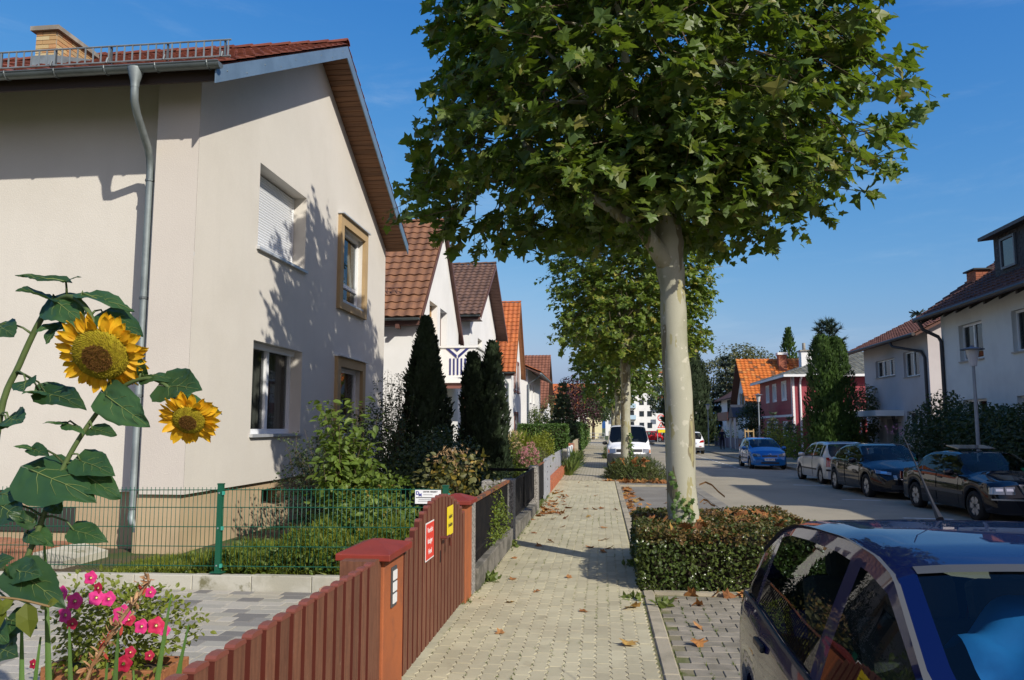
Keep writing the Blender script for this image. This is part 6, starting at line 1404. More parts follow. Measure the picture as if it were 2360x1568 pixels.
# ---- blue hatchback facing the camera
p_az = paint('bright blue car paint', (.012, .135, .40), .45)
O_ = dict(L=3.82, top=[(0, .55), (.02, .80), (.05, 1.0), (.25, 1.30), (.42, 1.41), (.8, 1.44), (1.4, 1.44), (1.85, 1.40), (2.05, 1.365), (2.85, 1.02), (3.0, .98), (3.5, .86), (3.7, .74), (3.78, .58), (3.82, .5)],
    belt=[(0, .5), (.03, .78), (.2, .96), (1, .95), (2.8, .89), (3.5, .78), (3.75, .56), (3.82, .45)], hw=[(0, .70), (.15, .78), (.5, .82), (3.0, .82), (3.5, .79), (3.75, .72), (3.82, .66)], plan=(.16, .22),
    axles=(.62, 3.11), R=.285, ws=(2.05, 2.85), rw=(.05, .40), sw=[(.5, .75), (.82, 1.4), (1.5, 2.55)], doors=[(.82, 1.45), (1.48, 2.6)], mirror=2.5, cabin=(.3, 2.9), wz=(.03, .80), strip=.5)
C5 = car('bright blue small hatchback facing the camera in front of the shrubs', 'car', (7.62, 41.0, -.15), NEG, O_, p_az)
pair(O_, 'headlight', True, [(.40, .60), (.74, .62), (.72, .76), (.42, .70)], m_lampc); O_['fn'][0]('grille', True, quadc(-.34, .34, .58, .655), m_blk); O_['fn'][0]('lower_grille', True, quadc(-.40, .40, .27, .35), m_blk)
b = MB(); b.lathe([(.05, 0), (.062, .01), (.05, .02)], 16, (O_['fn'][3](O_['fn'][2](True, .67), 0)+.012, 0, .675), 'x'); b.bar((O_['fn'][3](O_['fn'][2](True, .67), 0)+.025, -.07, .665), (O_['fn'][3](O_['fn'][2](True, .67), 0)+.025, .07, .685), .012, .012); b.build('emblem', m_chrome, C5, local=True); plate(C5, O_, True, .46, 'HD DM 253')
pair(O_, 'tail_light', False, quadc(.6, .76, .8, 1.1), m_lampr)
# ---- white grey van
p_wv = paint('white van paint', (.74, .75, .76), .0)
T_ = dict(L=4.85, top=[(0, .6), (.02, 1.6), (.08, 1.86), (.3, 1.93), (1.5, 1.945), (3.2, 1.92), (3.42, 1.87), (4.12, 1.20), (4.25, 1.13), (4.62, .98), (4.78, .76), (4.85, .6)],
    belt=[(0, .55), (.03, 1.0), (.2, 1.08), (3.9, 1.08), (4.3, 1.0), (4.7, .72), (4.85, .5)], hw=[(0, .88), (.1, .94), (4.0, .95), (4.4, .92), (4.7, .86), (4.85, .82)], plan=(.05, .22),
    axles=(.98, 3.98), R=.325, ws=(3.42, 4.12), sw=[(2.75, 3.85)], doors=[(2.7, 3.72)], mirror=3.75, cabin=(1.6, 4.2), tumble=.19, mirror_m=m_blk, wz=(.03, .84))
C6 = car('white van with grey bumper parked behind the second plane tree', 'van', (1.18, 39.0, -.055), NEG, T_, p_wv, name='parked_van')
pair(T_, 'headlight', True, [(.58, .74), (.84, .72), (.85, .90), (.58, .92)], m_lampc); pair(T_, 'indicator', True, [(.845, .74), (.90, .74), (.90, .88), (.855, .88)], m_lampo)
T_['fn'][0]('grille', True, [(-.55, .78), (.55, .78), (.55, .90), (-.55, .90)], m_blk); T_['fn'][0]('front_bumper', True, quadc(-.92, .92, .26, .70), m_gry, off=.03, nc=20); T_['fn'][0]('lower_grille', True, quadc(-.4, .4, .42, .52), m_blk, off=.04); plate(C6, T_, True, .56, '', off=.05)
b = MB(); b.lathe([(.06, 0), (.072, .01), (.06, .02)], 16, (T_['fn'][3](T_['fn'][2](True, .84), 0)+.015, 0, .84), 'x'); b.build('emblem', m_chrome, C6, local=True)
# ---- dark compact behind the van, silver and red cars far away, white SUV from behind
Cd = copy_tree(C5, None, (1.45, 54.3, -.055), NEG); 
def repaint(root, m):
    for ch in list(root.children):
        if ch.type == 'MESH' and ch.name.split('.')[0] in ('body', 'door', 'mirror'): ch.data = ch.data.copy(); ch.data.materials[0] = m
    return root
repaint(Cd, p_black); tag(Cd, 'dark compact car parked behind the white van')
U_ = dict(L=4.3, top=[(0, .6), (.02, .95), (.06, 1.08), (.30, 1.45), (.42, 1.58), (.9, 1.62), (1.7, 1.61), (2.2, 1.55), (2.95, 1.15), (3.1, 1.10), (3.9, .98), (4.15, .85), (4.3, .6)],
    belt=[(0, .55), (.03, .9), (.2, 1.06), (1, 1.04), (2.9, 1.0), (3.9, .88), (4.25, .65), (4.3, .5)], hw=[(0, .74), (.15, .82), (.5, .87), (3.5, .87), (4.0, .82), (4.3, .7)], axles=(.78, 3.45), R=.345, sill=.26, ws=(2.2, 2.95), rw=(.07, .38), sw=[(.5, .8), (.9, 1.7), (1.8, 2.8)], doors=[(.95, 1.75), (1.78, 2.85)], mirror=2.7, cabin=(.4, 2.95))
C7 = car('white compact SUV with red tail lights driving away beyond the nearest trunk', 'car', (6.5, 57.8, -.15), PI/2, U_, paint('pearl white paint', (.66, .68, .72), .1))
pair(U_, 'tail_light', False, [(.46, .82), (.80, .86), (.78, 1.02), (.55, .98)], m_lampr, off=.02); U_['fn'][0]('rear_bumper', False, quadc(-.80, .80, .27, .50), m_blk, off=.025, nc=16); plate(C7, U_, False, .78, ''); pair(U_, 'reflector', False, quadc(.45, .62, .55, .59), m_lampr, off=.03)
c = repaint(copy_tree(C4, None, (4.2, 98, -.15), PI/2+.05), p_silver); tag(c, 'small silver car far down the road beside the van roof')
c = repaint(copy_tree(C5, None, (4.6, 108.0, -.15), .1), paint('red car paint', (.42, .012, .02), .1)); tag(c, 'red car crossing far away behind the silver car')
c = repaint(copy_tree(C5, None, (8.2, 109.5, -.15), PI), paint('red car paint', (.42, .012, .02), .1)); tag(c, 'red car near the salmon panelled block')
# ================================================================== FENCES, GATES, SIGNS
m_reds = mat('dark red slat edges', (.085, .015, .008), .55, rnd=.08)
m_redw = mat('red brown painted slats', (.165, .066, .034), .65, (.115, .043, .022), 7, .38, .66, rnd=.14, grain=.14, gscale=45, stretch=(6, 6, .6), col3=(.20, .105, .07), scale3=16, lo3=.62, hi3=.76)
m_brickR = mat('brick step treads', (.36, .17, .10), .9, (.28, .13, .08), 4, grain=.12)
m_redt = mat('red painted cap', (.23, .03, .016), .55, (.19, .026, .015), 5, .45, .65, col3=(.30, .19, .14), scale3=22, lo3=.66, hi3=.76)
m_terra = mat('terracotta painted post', (.37, .115, .042), .85, (.30, .098, .042), 2.5, .4, .65, grain=.10, bump=.3, col3=(.22, .085, .045), scale3=5, lo3=.55, hi3=.75)
m_green = mat('dark green powder coat', (.008, .085, .045), .4)
m_steel = mat('bright bolt', (.6, .6, .58), .3, metal=.8)
m_pebb = mat('pebble dash concrete', (.36, .34, .31), .95, (.14, .13, .12), 38, .42, .6, bump=.9, bscale=45, grain=.2)
m_grime = mat('grimy concrete', (.20, .185, .16), .95, (.10, .095, .08), 4, .4, .62, grain=.2, bump=.5, col3=(.07, .09, .03), scale3=6, lo3=.6, hi3=.75)
m_rust = mat('rusty rail', (.26, .10, .045), .8, (.09, .06, .05), 6, .45, .6)
m_blkm = mat('black painted metal', (.009, .009, .010), .85, (.016, .014, .013), 6)
m_greym = mat('grey painted metal', (.36, .37, .40), .6, (.31, .32, .35), 4, grain=.05)
m_kerbw = mat('pale stained kerb', (.46, .44, .37), .92, (.37, .35, .28), 2.5, .42, .62, grain=.1, bump=.3, col3=(.17, .16, .09), scale3=3.3, lo3=.6, hi3=.72)
# slat fence left of the post
XG = -1.42
SF = thing('slat_fence', 'low red brown slat fence with flat capped slats along the sidewalk', 'fence', (XG, 3.8, 0))
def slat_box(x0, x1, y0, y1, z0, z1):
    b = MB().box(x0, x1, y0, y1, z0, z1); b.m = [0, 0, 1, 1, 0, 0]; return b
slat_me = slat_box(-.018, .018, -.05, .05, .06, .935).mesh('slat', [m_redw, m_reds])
cp = MB(); prf = [(-.052, 0), (-.052, .008), (-.042, .018), (0, .022), (.042, .018), (.052, .008), (.052, 0)]
cp.prism([(-.021, y, .936+z) for y, z in prf], (.042, 0, 0)); cap_me = cp.mesh('slat_cap', mat('red brown slat cap', (.19, .055, .036), .5))
for i in range(17):
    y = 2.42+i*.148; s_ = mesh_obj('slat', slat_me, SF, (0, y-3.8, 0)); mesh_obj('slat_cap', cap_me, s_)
for z in (.25, .75): MB().box(XG-.06, XG-.0185, 2.3, 4.85, z-.03, z+.03).build('rail', m_redw, SF)
# gate posts
def gate_post(label, y0, y1, zt, right=True):
    P = thing('gate_post', label, 'gate post', (XG-.09, (y0+y1)/2, 0), 0, 'terracotta gate posts'); x0, x1 = XG-.23, XG+.03
    MB().box(x0, x1, y0, y1, 0, zt).build('post_body', m_terra, P, bevel=.008)
    c = MB(); cx, cy = (x0+x1)/2, (y0+y1)/2; o = .05
    v = [(x0-o, y0-o, zt+.002), (x1+o, y0-o, zt+.002), (x1+o, y1+o, zt+.002), (x0-o, y1+o, zt+.002), (x0-o, y0-o, zt+.045), (x1+o, y0-o, zt+.045), (x1+o, y1+o, zt+.045), (x0-o, y1+o, zt+.045), (cx-.03, cy-.05, zt+.10), (cx+.03, cy-.05, zt+.10), (cx+.03, cy+.05, zt+.10), (cx-.03, cy+.05, zt+.10)]
    c.add(v, [[3, 2, 1, 0], [0, 1, 5, 4], [1, 2, 6, 5], [2, 3, 7, 6], [3, 0, 4, 7], [4, 5, 9, 8], [5, 6, 10, 9], [6, 7, 11, 10], [7, 4, 8, 11], [8, 9, 10, 11]]); c.build('post_cap', m_redt, P, bevel=.006); return P, x0, x1
GP, px0, px1 = gate_post('terracotta gate post with doorbell plate between slat fence and gate', 5.02, 5.52, .93)
b = MB(); b.box(px1, px1+.012, 5.18, 5.30, .60, .86); bp = b.build('doorbell_plate', m_gry, GP, bevel=.004)
for k in range(3): MB().box(px1+.0125, px1+.018, 5.195, 5.285, .625+k*.075, .685+k*.075).build('name_tag', mat('white label', (.75, .75, .73), .5), bp)
MB().box(px0-.02, px1+.14, 4.62, 5.0, -.05, .20).build('step_block', m_redt, GP, bevel=.01)
MB().box(px0+.02, px1-.02, 4.86, 5.016, .2, .95).build('end_slat_post', m_redw, GP)
GP2, qx0, qx1 = gate_post('terracotta gate post with pebble dash side beyond the arched gate', 8.10, 8.46, .985)
MB().box(qx0+.01, qx1-.003, 8.461, 8.72, -.05, .98).build('pebble_side', m_pebb, GP2)
# arched gate
GT = thing('garden_gate', 'red brown slatted gate with arched top and two small signs', 'gate', (XG, 6.8, 0)); ng = 17
def gz(y): t = (y-6.86)/1.18; return .90+.27*max(0, 1-t*t)
for i in range(ng):
    y = 5.64+i*.148; 
    if 0: pass
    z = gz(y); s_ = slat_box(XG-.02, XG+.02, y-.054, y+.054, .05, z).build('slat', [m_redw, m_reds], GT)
    c = MB(); c.prism([(XG-.02, y+a*.94, z+.001+q) for a, q in prf], (.04, 0, 0)); c.build('slat_cap', bpy.data.materials['red brown slat cap'], s_)
for z in (.2, .72):
    MB().box(XG-.06, XG-.0205, 5.56, 6.80, z-.02, z+.02).build('rail', m_redw, GT); MB().box(XG-.06, XG-.0205, 6.84, 8.06, z-.02, z+.02).build('rail', m_redw, GT)
b = MB(); b.box(XG+.013, XG+.022, 6.80, 6.87, .58, .95); lo = b.build('lock_plate', m_redw, GT)
h = MB(); h.tube([(XG+.02, 6.83, .83), (XG+.075, 6.83, .83), (XG+.08, 6.95, .83), (XG+.08, 6.985, .80), (XG+.08, 7.0, .74)], .012, 8); h.build('handle', mat('red brown iron', (.12, .03, .022), .4), lo, smooth=True)
MB().box(XG+.0225, XG+.025, 6.815, 6.845, .62, .72).build('keyhole', m_blkm, lo)
def wallsign(parent, y0, y1, z0, z1, tilt, bgm, border, lines, tm, size, name='warning_sign'):
    b = MB(); cy, cz = (y0+y1)/2, (z0+z1)/2; b.obox((XG+.028, cy, cz), (.0015, 0, 0), (0, (y1-y0)/2, tilt), (0, 0, (z1-z0)/2)); s = b.build(name, border, parent)
    f = MB(); f.obox((XG+.0305, cy, cz), (.0007, 0, 0), (0, (y1-y0)/2-.008, tilt*.93), (0, 0, (z1-z0)/2-.01)); f.build('sign_face', bgm, s)
    for i, t in enumerate(lines):
        zz = cz+(len(lines)/2-.5-i)*size*1.45; me = text_mesh(t, size, .0004, bold=.0008); me.materials.clear(); me.materials.append(tm)
        o = bpy.data.objects.new('lettering', me); link(o, s); o.matrix_local = Matrix.Translation(-BASE[s]) @ frame_M((XG+.0317, cy, zz), (0, 1, tilt/((y1-y0)/2)), (0, 0, 1))
    return s
m_sred = mat('red sign print', (.72, .05, .03), .45); m_swht = mat('white sign print', (.80, .80, .78), .45); m_syel = mat('yellow sign print', (.80, .62, .02), .45)
wallsign(GT, 6.22, 6.53, .72, 1.02, .0, m_sred, m_swht, ['Vorsicht', 'bissiger', 'Hund'], m_swht, .058)
wallsign(GT, 7.10, 7.38, .80, 1.06, .0, m_syel, m_syel, ['Ausfahrt', 'freihalten'], m_ink, .052)
# kerb wall and green mesh fence
KW = thing('kerb_wall', 'pale stained concrete edging below the green mesh fence', 'edging', (-4.5, 8.37, 0)); x = -1.75; km2 = None
for i in range(10):
    o = MB().box(x-.672+.003, x-.003, 8.305, 8.41, -.1, .205-.006*i).build('edging_block', m_kerbw, KW, bevel=.008); x -= .672
MB().box(-2.95, -2.62, 8.14, 8.29, .03, .11).build('loose_brick', mat('pinkish brick', (.42, .26, .18), .9, grain=.1), None, bevel=.008)
tag(bpy.data.objects['loose_brick'], 'pinkish brick lying against the pale edging behind the slat fence', 'brick')
GF = thing('mesh_fence', 'dark green welded mesh fence on the pale concrete edging', 'fence', (-4.5, 8.37, .2)); YF = 8.37
for x, zb in ((-4.18, .21), (-1.66, .21)):
    p = MB(); p.box(x-.03, x+.03, YF-.022, YF+.022, zb-.05, 1.15); po = p.build('fence_post', m_green, GF); MB().box(x-.034, x+.034, YF-.026, YF+.026, 1.151, 1.165).build('post_cap', m_green, po)
    MB().box(x-.07, x+.07, YF-.05, YF+.05, zb-.006, zb+.006).build('post_foot', m_green, po)
    for z in (.28, .68, 1.06):
        c = MB(); c.box(x+.031, x+.05, YF-.035, YF+.0, z-.02, z+.02); c.build('clip', mat('turquoise clip', (.05, .33, .25), .4), po); c = MB(); c.lathe([(0, .006), (.009, .004), (.01, 0)], 8, (0, 0, 0)); c.v = [(x-.008+v[0], YF-.0225-v[2], z+v[1]) for v in c.v]; c.build('bolt', m_steel, po)
wv = MB().tube([(0, 0, 0), (0, 0, .88)], .0035, 5).mesh('wire', m_green, True); k = 0
for i in range(104):
    x = -6.9+i*.05
    if x > -1.62: break
    mesh_obj('wire', wv, GF, (x+4.5, .006*(1 if i % 2 else 1), .03+.002*i/10))
for z in (.27, .48, .69, .90, 1.09):
    b = MB(); b.tube([(-6.95, YF+.0, z-.025), (-1.60, YF+.0, z+.03)], .005, 5); b.build('cross_wire', m_green, GF, smooth=True)
SW = thing('cellar_steps', 'cellar steps with brick treads and stained concrete cheek at the left of the cream house', 'steps', (-7.6, 9.9, 0))
MB().prism([(-7.05, 9.2, -.1), (-6.6, 9.2, -.1), (-6.6, 9.2, .14), (-7.0, 9.2, .24)], (0, .9, 0)).build('cheek_wall', m_kerbw, SW)
for i in range(5): MB().box(-8.6+i*.30, -8.31+i*.30, 9.3, 10.1, -.1, .30-.012*i).build('tread', m_brickR, SW)
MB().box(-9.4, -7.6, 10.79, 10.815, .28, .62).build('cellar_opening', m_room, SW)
# white company plate on the fence
sg = MB(); sg.box(-1.985, -1.705, YF-.035, YF-.031, .97, 1.115); so = sg.build('company_sign', m_swht, None); tag(so, 'small white printed company plate wired to the green fence', 'sign'); YS = YF-.0355
def put_text(parent, txt, size, m, x, z, bold=0):
    me = text_mesh(txt, size, .0003, bold=bold); me.materials.clear(); me.materials.append(m); o = bpy.data.objects.new('lettering', me); link(o, parent); o.matrix_local = Matrix.Translation(-BASE[parent]) @ frame_M((x, YS, z), (1, 0, 0), (0, 0, 1))
m_sblu = mat('navy print', (.02, .03, .28), .5)
put_text(so, 'D', .05, m_sblu, -1.958, 1.08, .002); put_text(so, 'M', .045, m_sblu, -1.93, 1.06, .002); put_text(so, 'DIETER HERBERT', .021, m_ink, -1.82, 1.095, .0008)
for k, (w_, z) in enumerate([(.10, 1.063), (.26, 1.03), (.2, 1.012), (.22, .995)]): MB().box(-1.845-w_/2, -1.845+w_/2, YS-.0006, YS-.0001, z, z+(.008 if k == 1 else .004)).build('print_line', m_gry if k != 1 else m_ink, so)
# ---- walls and railings further along
RW = thing('railing_wall', 'low grimy wall with black bar railing and rusty top rail', 'fence', (XG, 10.5, 0))
MB().box(XG-.13, XG+.06, 8.73, 12.22, -.1, .24).build('low_wall', m_grime, RW, bevel=.01); MB().box(XG-.06, XG-.0, 8.73, 12.22, .935, .968).build('top_rail', m_rust, RW)
for i in range(34): MB().box(XG-.038, XG-.022, 8.83+i*.1, 8.846+i*.1, .243, .939).build('bar', m_blkm, RW)
MB().box(XG-.045, XG-.015, 8.75, 12.2, .36, .39).build('bottom_rail', m_blkm, RW)
def cpost(label, y, w, z, hood=False):
    o = thing('concrete_post', label, 'post', (XG, y, 0), 0, 'rough concrete fence posts'); MB().box(XG-.14, XG+.05, y, y+w, -.1, z).build('shaft', m_pebb, o, bevel=.012)
    if hood: MB().box(XG-.45, XG-.141, y, y+w, -.1, z-.02).build('shoulder', m_pebb, o, bevel=.02)
cpost('rough concrete post between the rusty railing and the black gate', 12.25, .36, .97, True); cpost('second rough concrete post after the black gate', 16.9, .45, .95)
BG = thing('black_gate', 'black metal double gate panel between two rough concrete posts', 'gate', (XG, 14.7, 0))
for a, c in ((12.65, 14.7), (14.76, 16.86)):
    g = MB(); g.box(XG-.05, XG-.01, a, c, .88, .92); g.box(XG-.05, XG-.01, a, c, .30, .34); g.box(XG-.045, XG-.015, a, a+.04, .341, .879); g.box(XG-.045, XG-.015, c-.04, c, .341, .879); go = g.build('gate_frame', m_blkm, BG)
    for i in range(int((c-a-.1)/.1)): MB().box(XG-.036, XG-.024, a+.06+i*.1, a+.145+i*.1, .3405, .8795).build('panel_board', m_blkm, go)
for i in range(5):
    MB().box(XG-.12, XG+.05, 12.72+i*.84, 13.44+i*.84, -.1, .23-.015*i).build('step_stone', m_grime, BG, bevel=.01)
BP = thing('panel_fence', 'narrow black fence panel beside the grey gate', 'fence', (XG, 18.4, 0)); MB().box(XG-.04, XG-.01, 17.37, 19.6, .12, .9).build('panel', m_blkm, BP); MB().box(XG-.05, XG, 17.37, 19.6, .902, .93).build('top_rail', m_rust, BP)
BR = thing('black_rail', 'black handrail on posts leading in from the sidewalk by the roses', 'railing', (-1.95, 17.6, 0)); MB().bar((-3.0, 17.3, .86), (-1.58, 17.2, .86), .05, .06).build('rail', m_blkm, BR); MB().box(-2.95, -2.9, 17.28, 17.33, 0, .83).build('post', m_blkm, BR)
GG = thing('grey_gate', 'light grey metal gate with punched holes beside the brick planter', 'gate', (XG, 20.6, 0))
g = MB(); g.box(XG-.03, XG+.03, 19.7, 19.85, 0, .96); g.box(XG-.02, XG+.02, 19.86, 21.6, .04, .93); go = g.build('gate_leaf', m_greym, GG)
for z in (.75, .62, .45, .42, .25): MB().box(XG+.0205, XG+.024, 20.5, 20.62, z, z+.025).build('slot', m_blkm, go)
MB().box(XG-.03, XG+.03, 19.68, 21.62, .932, .96).build('top_bar', m_greym, GG)
GFn = thing('grey_fence', 'grey board fence behind the brick planter', 'fence', (XG, 26, 0))
for i in range(58): MB().box(XG-.17, XG-.15, 21.7+i*.165, 21.7+i*.165+.15, .12, .90+.008*(i % 3)).build('board', m_greym, GFn)
MB().box(XG-.19, XG-.171, 21.7, 31.3, .7, .76).build('rail', m_greym, GFn)
m_brk = mat('red planter bricks', (.40, .13, .065), .85, rnd=.15, grain=.12, bump=.3)
BPl = thing('brick_planter', 'low red brick planter edging the sidewalk', 'planter', (XG, 26, 0)); MB().box(XG-.13, XG+.005, 21.7, 30.9, -.1, .25).build('mortar', m_mort, BPl)
bm1 = MB().box(-.012, .012, -.118, .118, -.035, .035).mesh('brick', m_brk); bm2 = MB().box(-.082, .078, -.118, .118, -.03, .03).mesh('brick', m_brk)
for i in range(38):
    for j in range(3): mesh_obj('brick', bm1, BPl, (.006, 21.83+i*.242+(.121 if j % 2 else 0)-26, .04+j*.08))
    mesh_obj('brick', bm2, BPl, (-.06, 21.83+i*.242-26, .285))
cp2 = thing('white_post', 'white plastered post at the end of the brick planter', 'post', (XG, 31.5, 0)); MB().box(XG-.13, XG+.06, 31.35, 31.75, -.1, .93).build('shaft', m_kerbw, cp2, bevel=.01)
BF = thing('blue_fence', 'blue grey low fence with white posts beyond the planter', 'fence', (XG, 35, 0))
for i in range(3): MB().box(XG-.08, XG-.02, 32.0+i*2.3, 34.2+i*2.3, .1, .86).build('fence_panel', mat('blue grey boards', (.14, .19, .27), .6), BF); MB().box(XG-.09, XG+.03, 34.21+i*2.3, 34.29+i*2.3, 0, .92).build('fence_post', m_wpaint, BF)
BP2 = thing('brick_post', 'brick gate pillar before the wooden boards', 'post', (XG, 39.2, 0)); bricks_block(BP2, XG-.2, XG+.06, 39.0, 39.5, -.1, 1.0, m_brk, m_mort, ('-y', '+x'))
WB = thing('board_fence', 'weathered upright wooden boards at the foot of the clipped hedge', 'fence', (XG, 45, 0)); m_wbrd = mat('weathered pale boards', (.42, .35, .25), .85, rnd=.12, grain=.12)
for i in range(22): MB().box(XG-.03, XG+.01, 39.7+i*.48, 40.12+i*.48, -.05, 1.02+.04*((i*7) % 3)).build('board', m_wbrd, WB)
for (label, y, n, hgt, mm) in (('tuft of grasses and weeds at the foot of the white post', 31.9, 420, .62, m_weed), ('tall weeds by the blue grey fence', 36.4, 360, .75, m_weed), ('weeds beneath the wooden boards', 43, 300, .5, m_weed)):
    t = thing('weed_tuft', label, 'weeds', (XG+.1, y, 0)); p = np.stack([XG+.02+.25*RNG.random(n), y+RNG.normal(size=n)*1.0, np.zeros(n)], 1); tag(leaf_obj('blades', 'blade', p, unit(n), unit(n)*.4+[0, 0, 1], hgt*(.5+.7*RNG.random(n)), mm, t), kind='stuff')
# blue fence and bits on the far side
FB = thing('far_blue_fence', 'low dark blue panel fence on the far sidewalk near the person', 'fence', (11.2, 68, -.05))
for i in range(11): MB().box(11.2, 11.24, 56.2+i*2.2, 58.2+i*2.2, .0, .86).build('fence_panel', mat('navy fence panel', (.022, .025, .085), .5), FB); MB().box(11.17, 11.27, 58.21+i*2.2, 58.39+i*2.2, -.05, .95).build('fence_post', m_greym, FB)
FW = thing('garden_wall', 'low dark garden wall below the bushes on the right', 'wall', (11.0, 25, -.05)); MB().box(10.55, 10.75, 14, 40, -.1, .42).build('wall_body', m_grime, FW)
st_ = thing('tree_stakes', 'three wooden stakes with crossbars guarding a young tree', 'tree guard', (10.35, 57.2, -.05))
for (dx, dy) in ((-.3, 0), (.3, .1), (0, .5)): MB().tube([(10.35+dx, 57.2+dy, -.1), (10.35+dx, 57.2+dy, 1.65)], .05, 7).build('stake', mat('stake wood', (.42, .29, .14), .8), st_)
MB().bar((10.0, 57.2, 1.5), (10.7, 57.3, 1.5), .04, .09).build('crossbar', MATS['stake wood'], st_)
m_lp = mat('grey lamp post paint', (.27, .30, .33), .5, (.22, .25, .28), 3); m_shade = mat('frosted lamp shade', (.52, .53, .55), .4); m_cap = mat('dark lamp cap', (.10, .11, .13), .5)
LP = thing('street_lamp', 'street lamp in front of the off white house, nearest of the three', 'street lamp', (10.0, 22.4, -.05), 0, 'street lamps on the far sidewalk')
MB().tube([(10, 22.4, -.05), (10, 22.4, .9), (10, 22.4, 3.45)], [.06, .055, .038], 12).build('pole', m_lp, LP, smooth=True)
sh = MB(); sh.lathe([(0, 3.42), (.085, 3.42), (.165, 3.86), (0, 3.86)], 20, (10, 22.4, 0)); sh.build('lamp_shade', m_shade, LP, smooth=True)
cp = MB(); cp.lathe([(0, 3.87), (.30, 3.865), (.295, 3.885), (.06, 3.94), (.035, 3.99), (0, 3.99)], 24, (10, 22.4, 0)); cp.build('lamp_cap', m_cap, LP, smooth=True)
for l, t in (((10.2, 52.8, -.05), 'street lamp before the red house'), ((9.95, 75.5, -.05), 'street lamp by the far blue fence, most distant of the three')):
    tag(copy_tree(LP, None, l), t)
# traffic zone sign
ZS = thing('traffic_sign', 'tall speed zone board with children warning triangle at the far bend', 'traffic sign', (7.4, 100, -.15))
for dx in (-.45, .45): MB().tube([(7.4+dx, 100, -.2), (7.4+dx, 100, 3.4)], .045, 8).build('sign_pole', m_lp, ZS)
b = MB(); b.box(6.78, 8.02, 99.90, 99.95, 1.5, 3.5); bo = b.build('sign_board', m_swht, ZS)
r = MB(); n = 28; vs = []
for rr in (.42, .31):
    for i in range(n): a = 2*PI*i/n; vs.append((7.4+rr*math.cos(a), 99.89, 2.95+rr*math.sin(a)))
r.add(vs, [[i, (i+1) % n, n+(i+1) % n, n+i] for i in range(n)]); r.build('red_ring', m_sred, bo)
me = text_mesh('30', .42, .002, bold=.012); me.materials.clear(); me.materials.append(m_ink); o = bpy.data.objects.new('lettering', me); link(o, bo); o.matrix_local = Matrix.Translation(-BASE[bo]) @ frame_M((7.4, 99.885, 2.95), (1, 0, 0), (0, 0, 1))
def tri(c, r_): return [(c[0]+r_*math.cos(a), 99.89, c[1]+r_*math.sin(a)) for a in (PI/2, PI/2+2*PI/3, PI/2+4*PI/3)]
r = MB(); r.add(tri((7.4, 1.95), .55)+tri((7.4, 1.95), .36), [[0, 1, 4, 3], [1, 2, 5, 4], [2, 0, 3, 5]]); r.build('red_triangle', m_sred, bo)
for dx, k in ((-.1, .8), (.09, 1.)):
    f = MB(); f.box(7.4+dx-.05*k, 7.4+dx+.05*k, 99.88, 99.893, 1.78, 1.78+.26*k); f.lathe([(0, -.01), (.045, -.01), (.045, 0)], 10, (7.4+dx, 99.88, 1.83+.26*k), 'y'); f.build('child_figure', m_ink, bo)
MB().box(7.0, 7.95, 99.885, 99.955, 1.12, 1.48).build('yellow_plate', m_syel, ZS)
# waste and small far things
WBk = thing('orange_bin', 'orange wheeled bin at the far end of the sidewalk', 'bin', (-2.0, 100, 0)); b = MB(); b.prism([(-2.45, 99.7, 0), (-1.75, 99.7, 0), (-1.65, 99.7, 1.05), (-2.55, 99.7, 1.05)], (0, .6, 0)); b.build('bin_body', mat('orange bin plastic', (.55, .10, .03), .6), WBk); MB().box(-2.6, -1.6, 99.65, 100.35, 1.055, 1.14).build('bin_lid', m_gry, WBk)
gr = thing('white_railing', 'pale pedestrian railing crossing the far end of the sidewalk', 'railing', (-.6, 112, 0))
for z in (.5, .95): MB().tube([(-2.2, 112, z), (.4, 112, z)], .035, 6).build('rail', m_greym, gr)
for i in range(5): MB().tube([(-2.2+i*.65, 112, -.1), (-2.2+i*.65, 112, .95)], .035, 6).build('upright', m_greym, gr)
# ---- pedestrian in dark clothes
PE_ = thing('person', 'person in dark blue clothes standing by the blue fence on the far sidewalk', 'person', (9.9, 66.8, -.05))
def skin_figure():
    J = [((0, 0, .95), .13), ((0, .01, 1.15), .125), ((0, .01, 1.38), .14), ((0, 0, 1.50), .065), ((0, -.02, 1.60), .085), ((0, -.01, 1.70), .075),
         ((.10, 0, .90), .10), ((.12, -.02, .50), .068), ((.13, .02, .09), .048), ((.13, -.12, .04), .04), ((-.10, 0, .90), .10), ((-.11, .03, .50), .068), ((-.11, .08, .09), .048), ((-.11, -.06, .04), .04),
         ((.19, .01, 1.42), .06), ((.27, .03, 1.14), .047), ((.24, -.14, .95), .035), ((.23, -.2, .88), .03), ((-.19, .01, 1.42), .06), ((-.26, .04, 1.14), .047), ((-.27, -.04, .90), .035), ((-.27, -.07, .82), .03)]
    E_ = [(0, 1), (1, 2), (2, 3), (3, 4), (4, 5), (0, 6), (6, 7), (7, 8), (8, 9), (0, 10), (10, 11), (11, 12), (12, 13), (2, 14), (14, 15), (15, 16), (16, 17), (2, 18), (18, 19), (19, 20), (20, 21)]
    me = bpy.data.meshes.new('body'); me.from_pydata([j[0] for j in J], E_, []); o = bpy.data.objects.new('tmp', me); COL.objects.link(o)
    m = o.modifiers.new('s', 'SKIN'); sd = o.modifiers.new('d', 'SUBSURF'); sd.levels = 1
    for i, v in enumerate(me.skin_vertices[0].data): v.radius = (J[i][1], J[i][1]); v.use_root = (i == 0)
    bpy.context.view_layer.update(); dg = bpy.context.evaluated_depsgraph_get(); r = bpy.data.meshes.new_from_object(o.evaluated_get(dg)); COL.objects.unlink(o); bpy.data.objects.remove(o); return r
pm_ = skin_figure(); pm_.materials.clear()
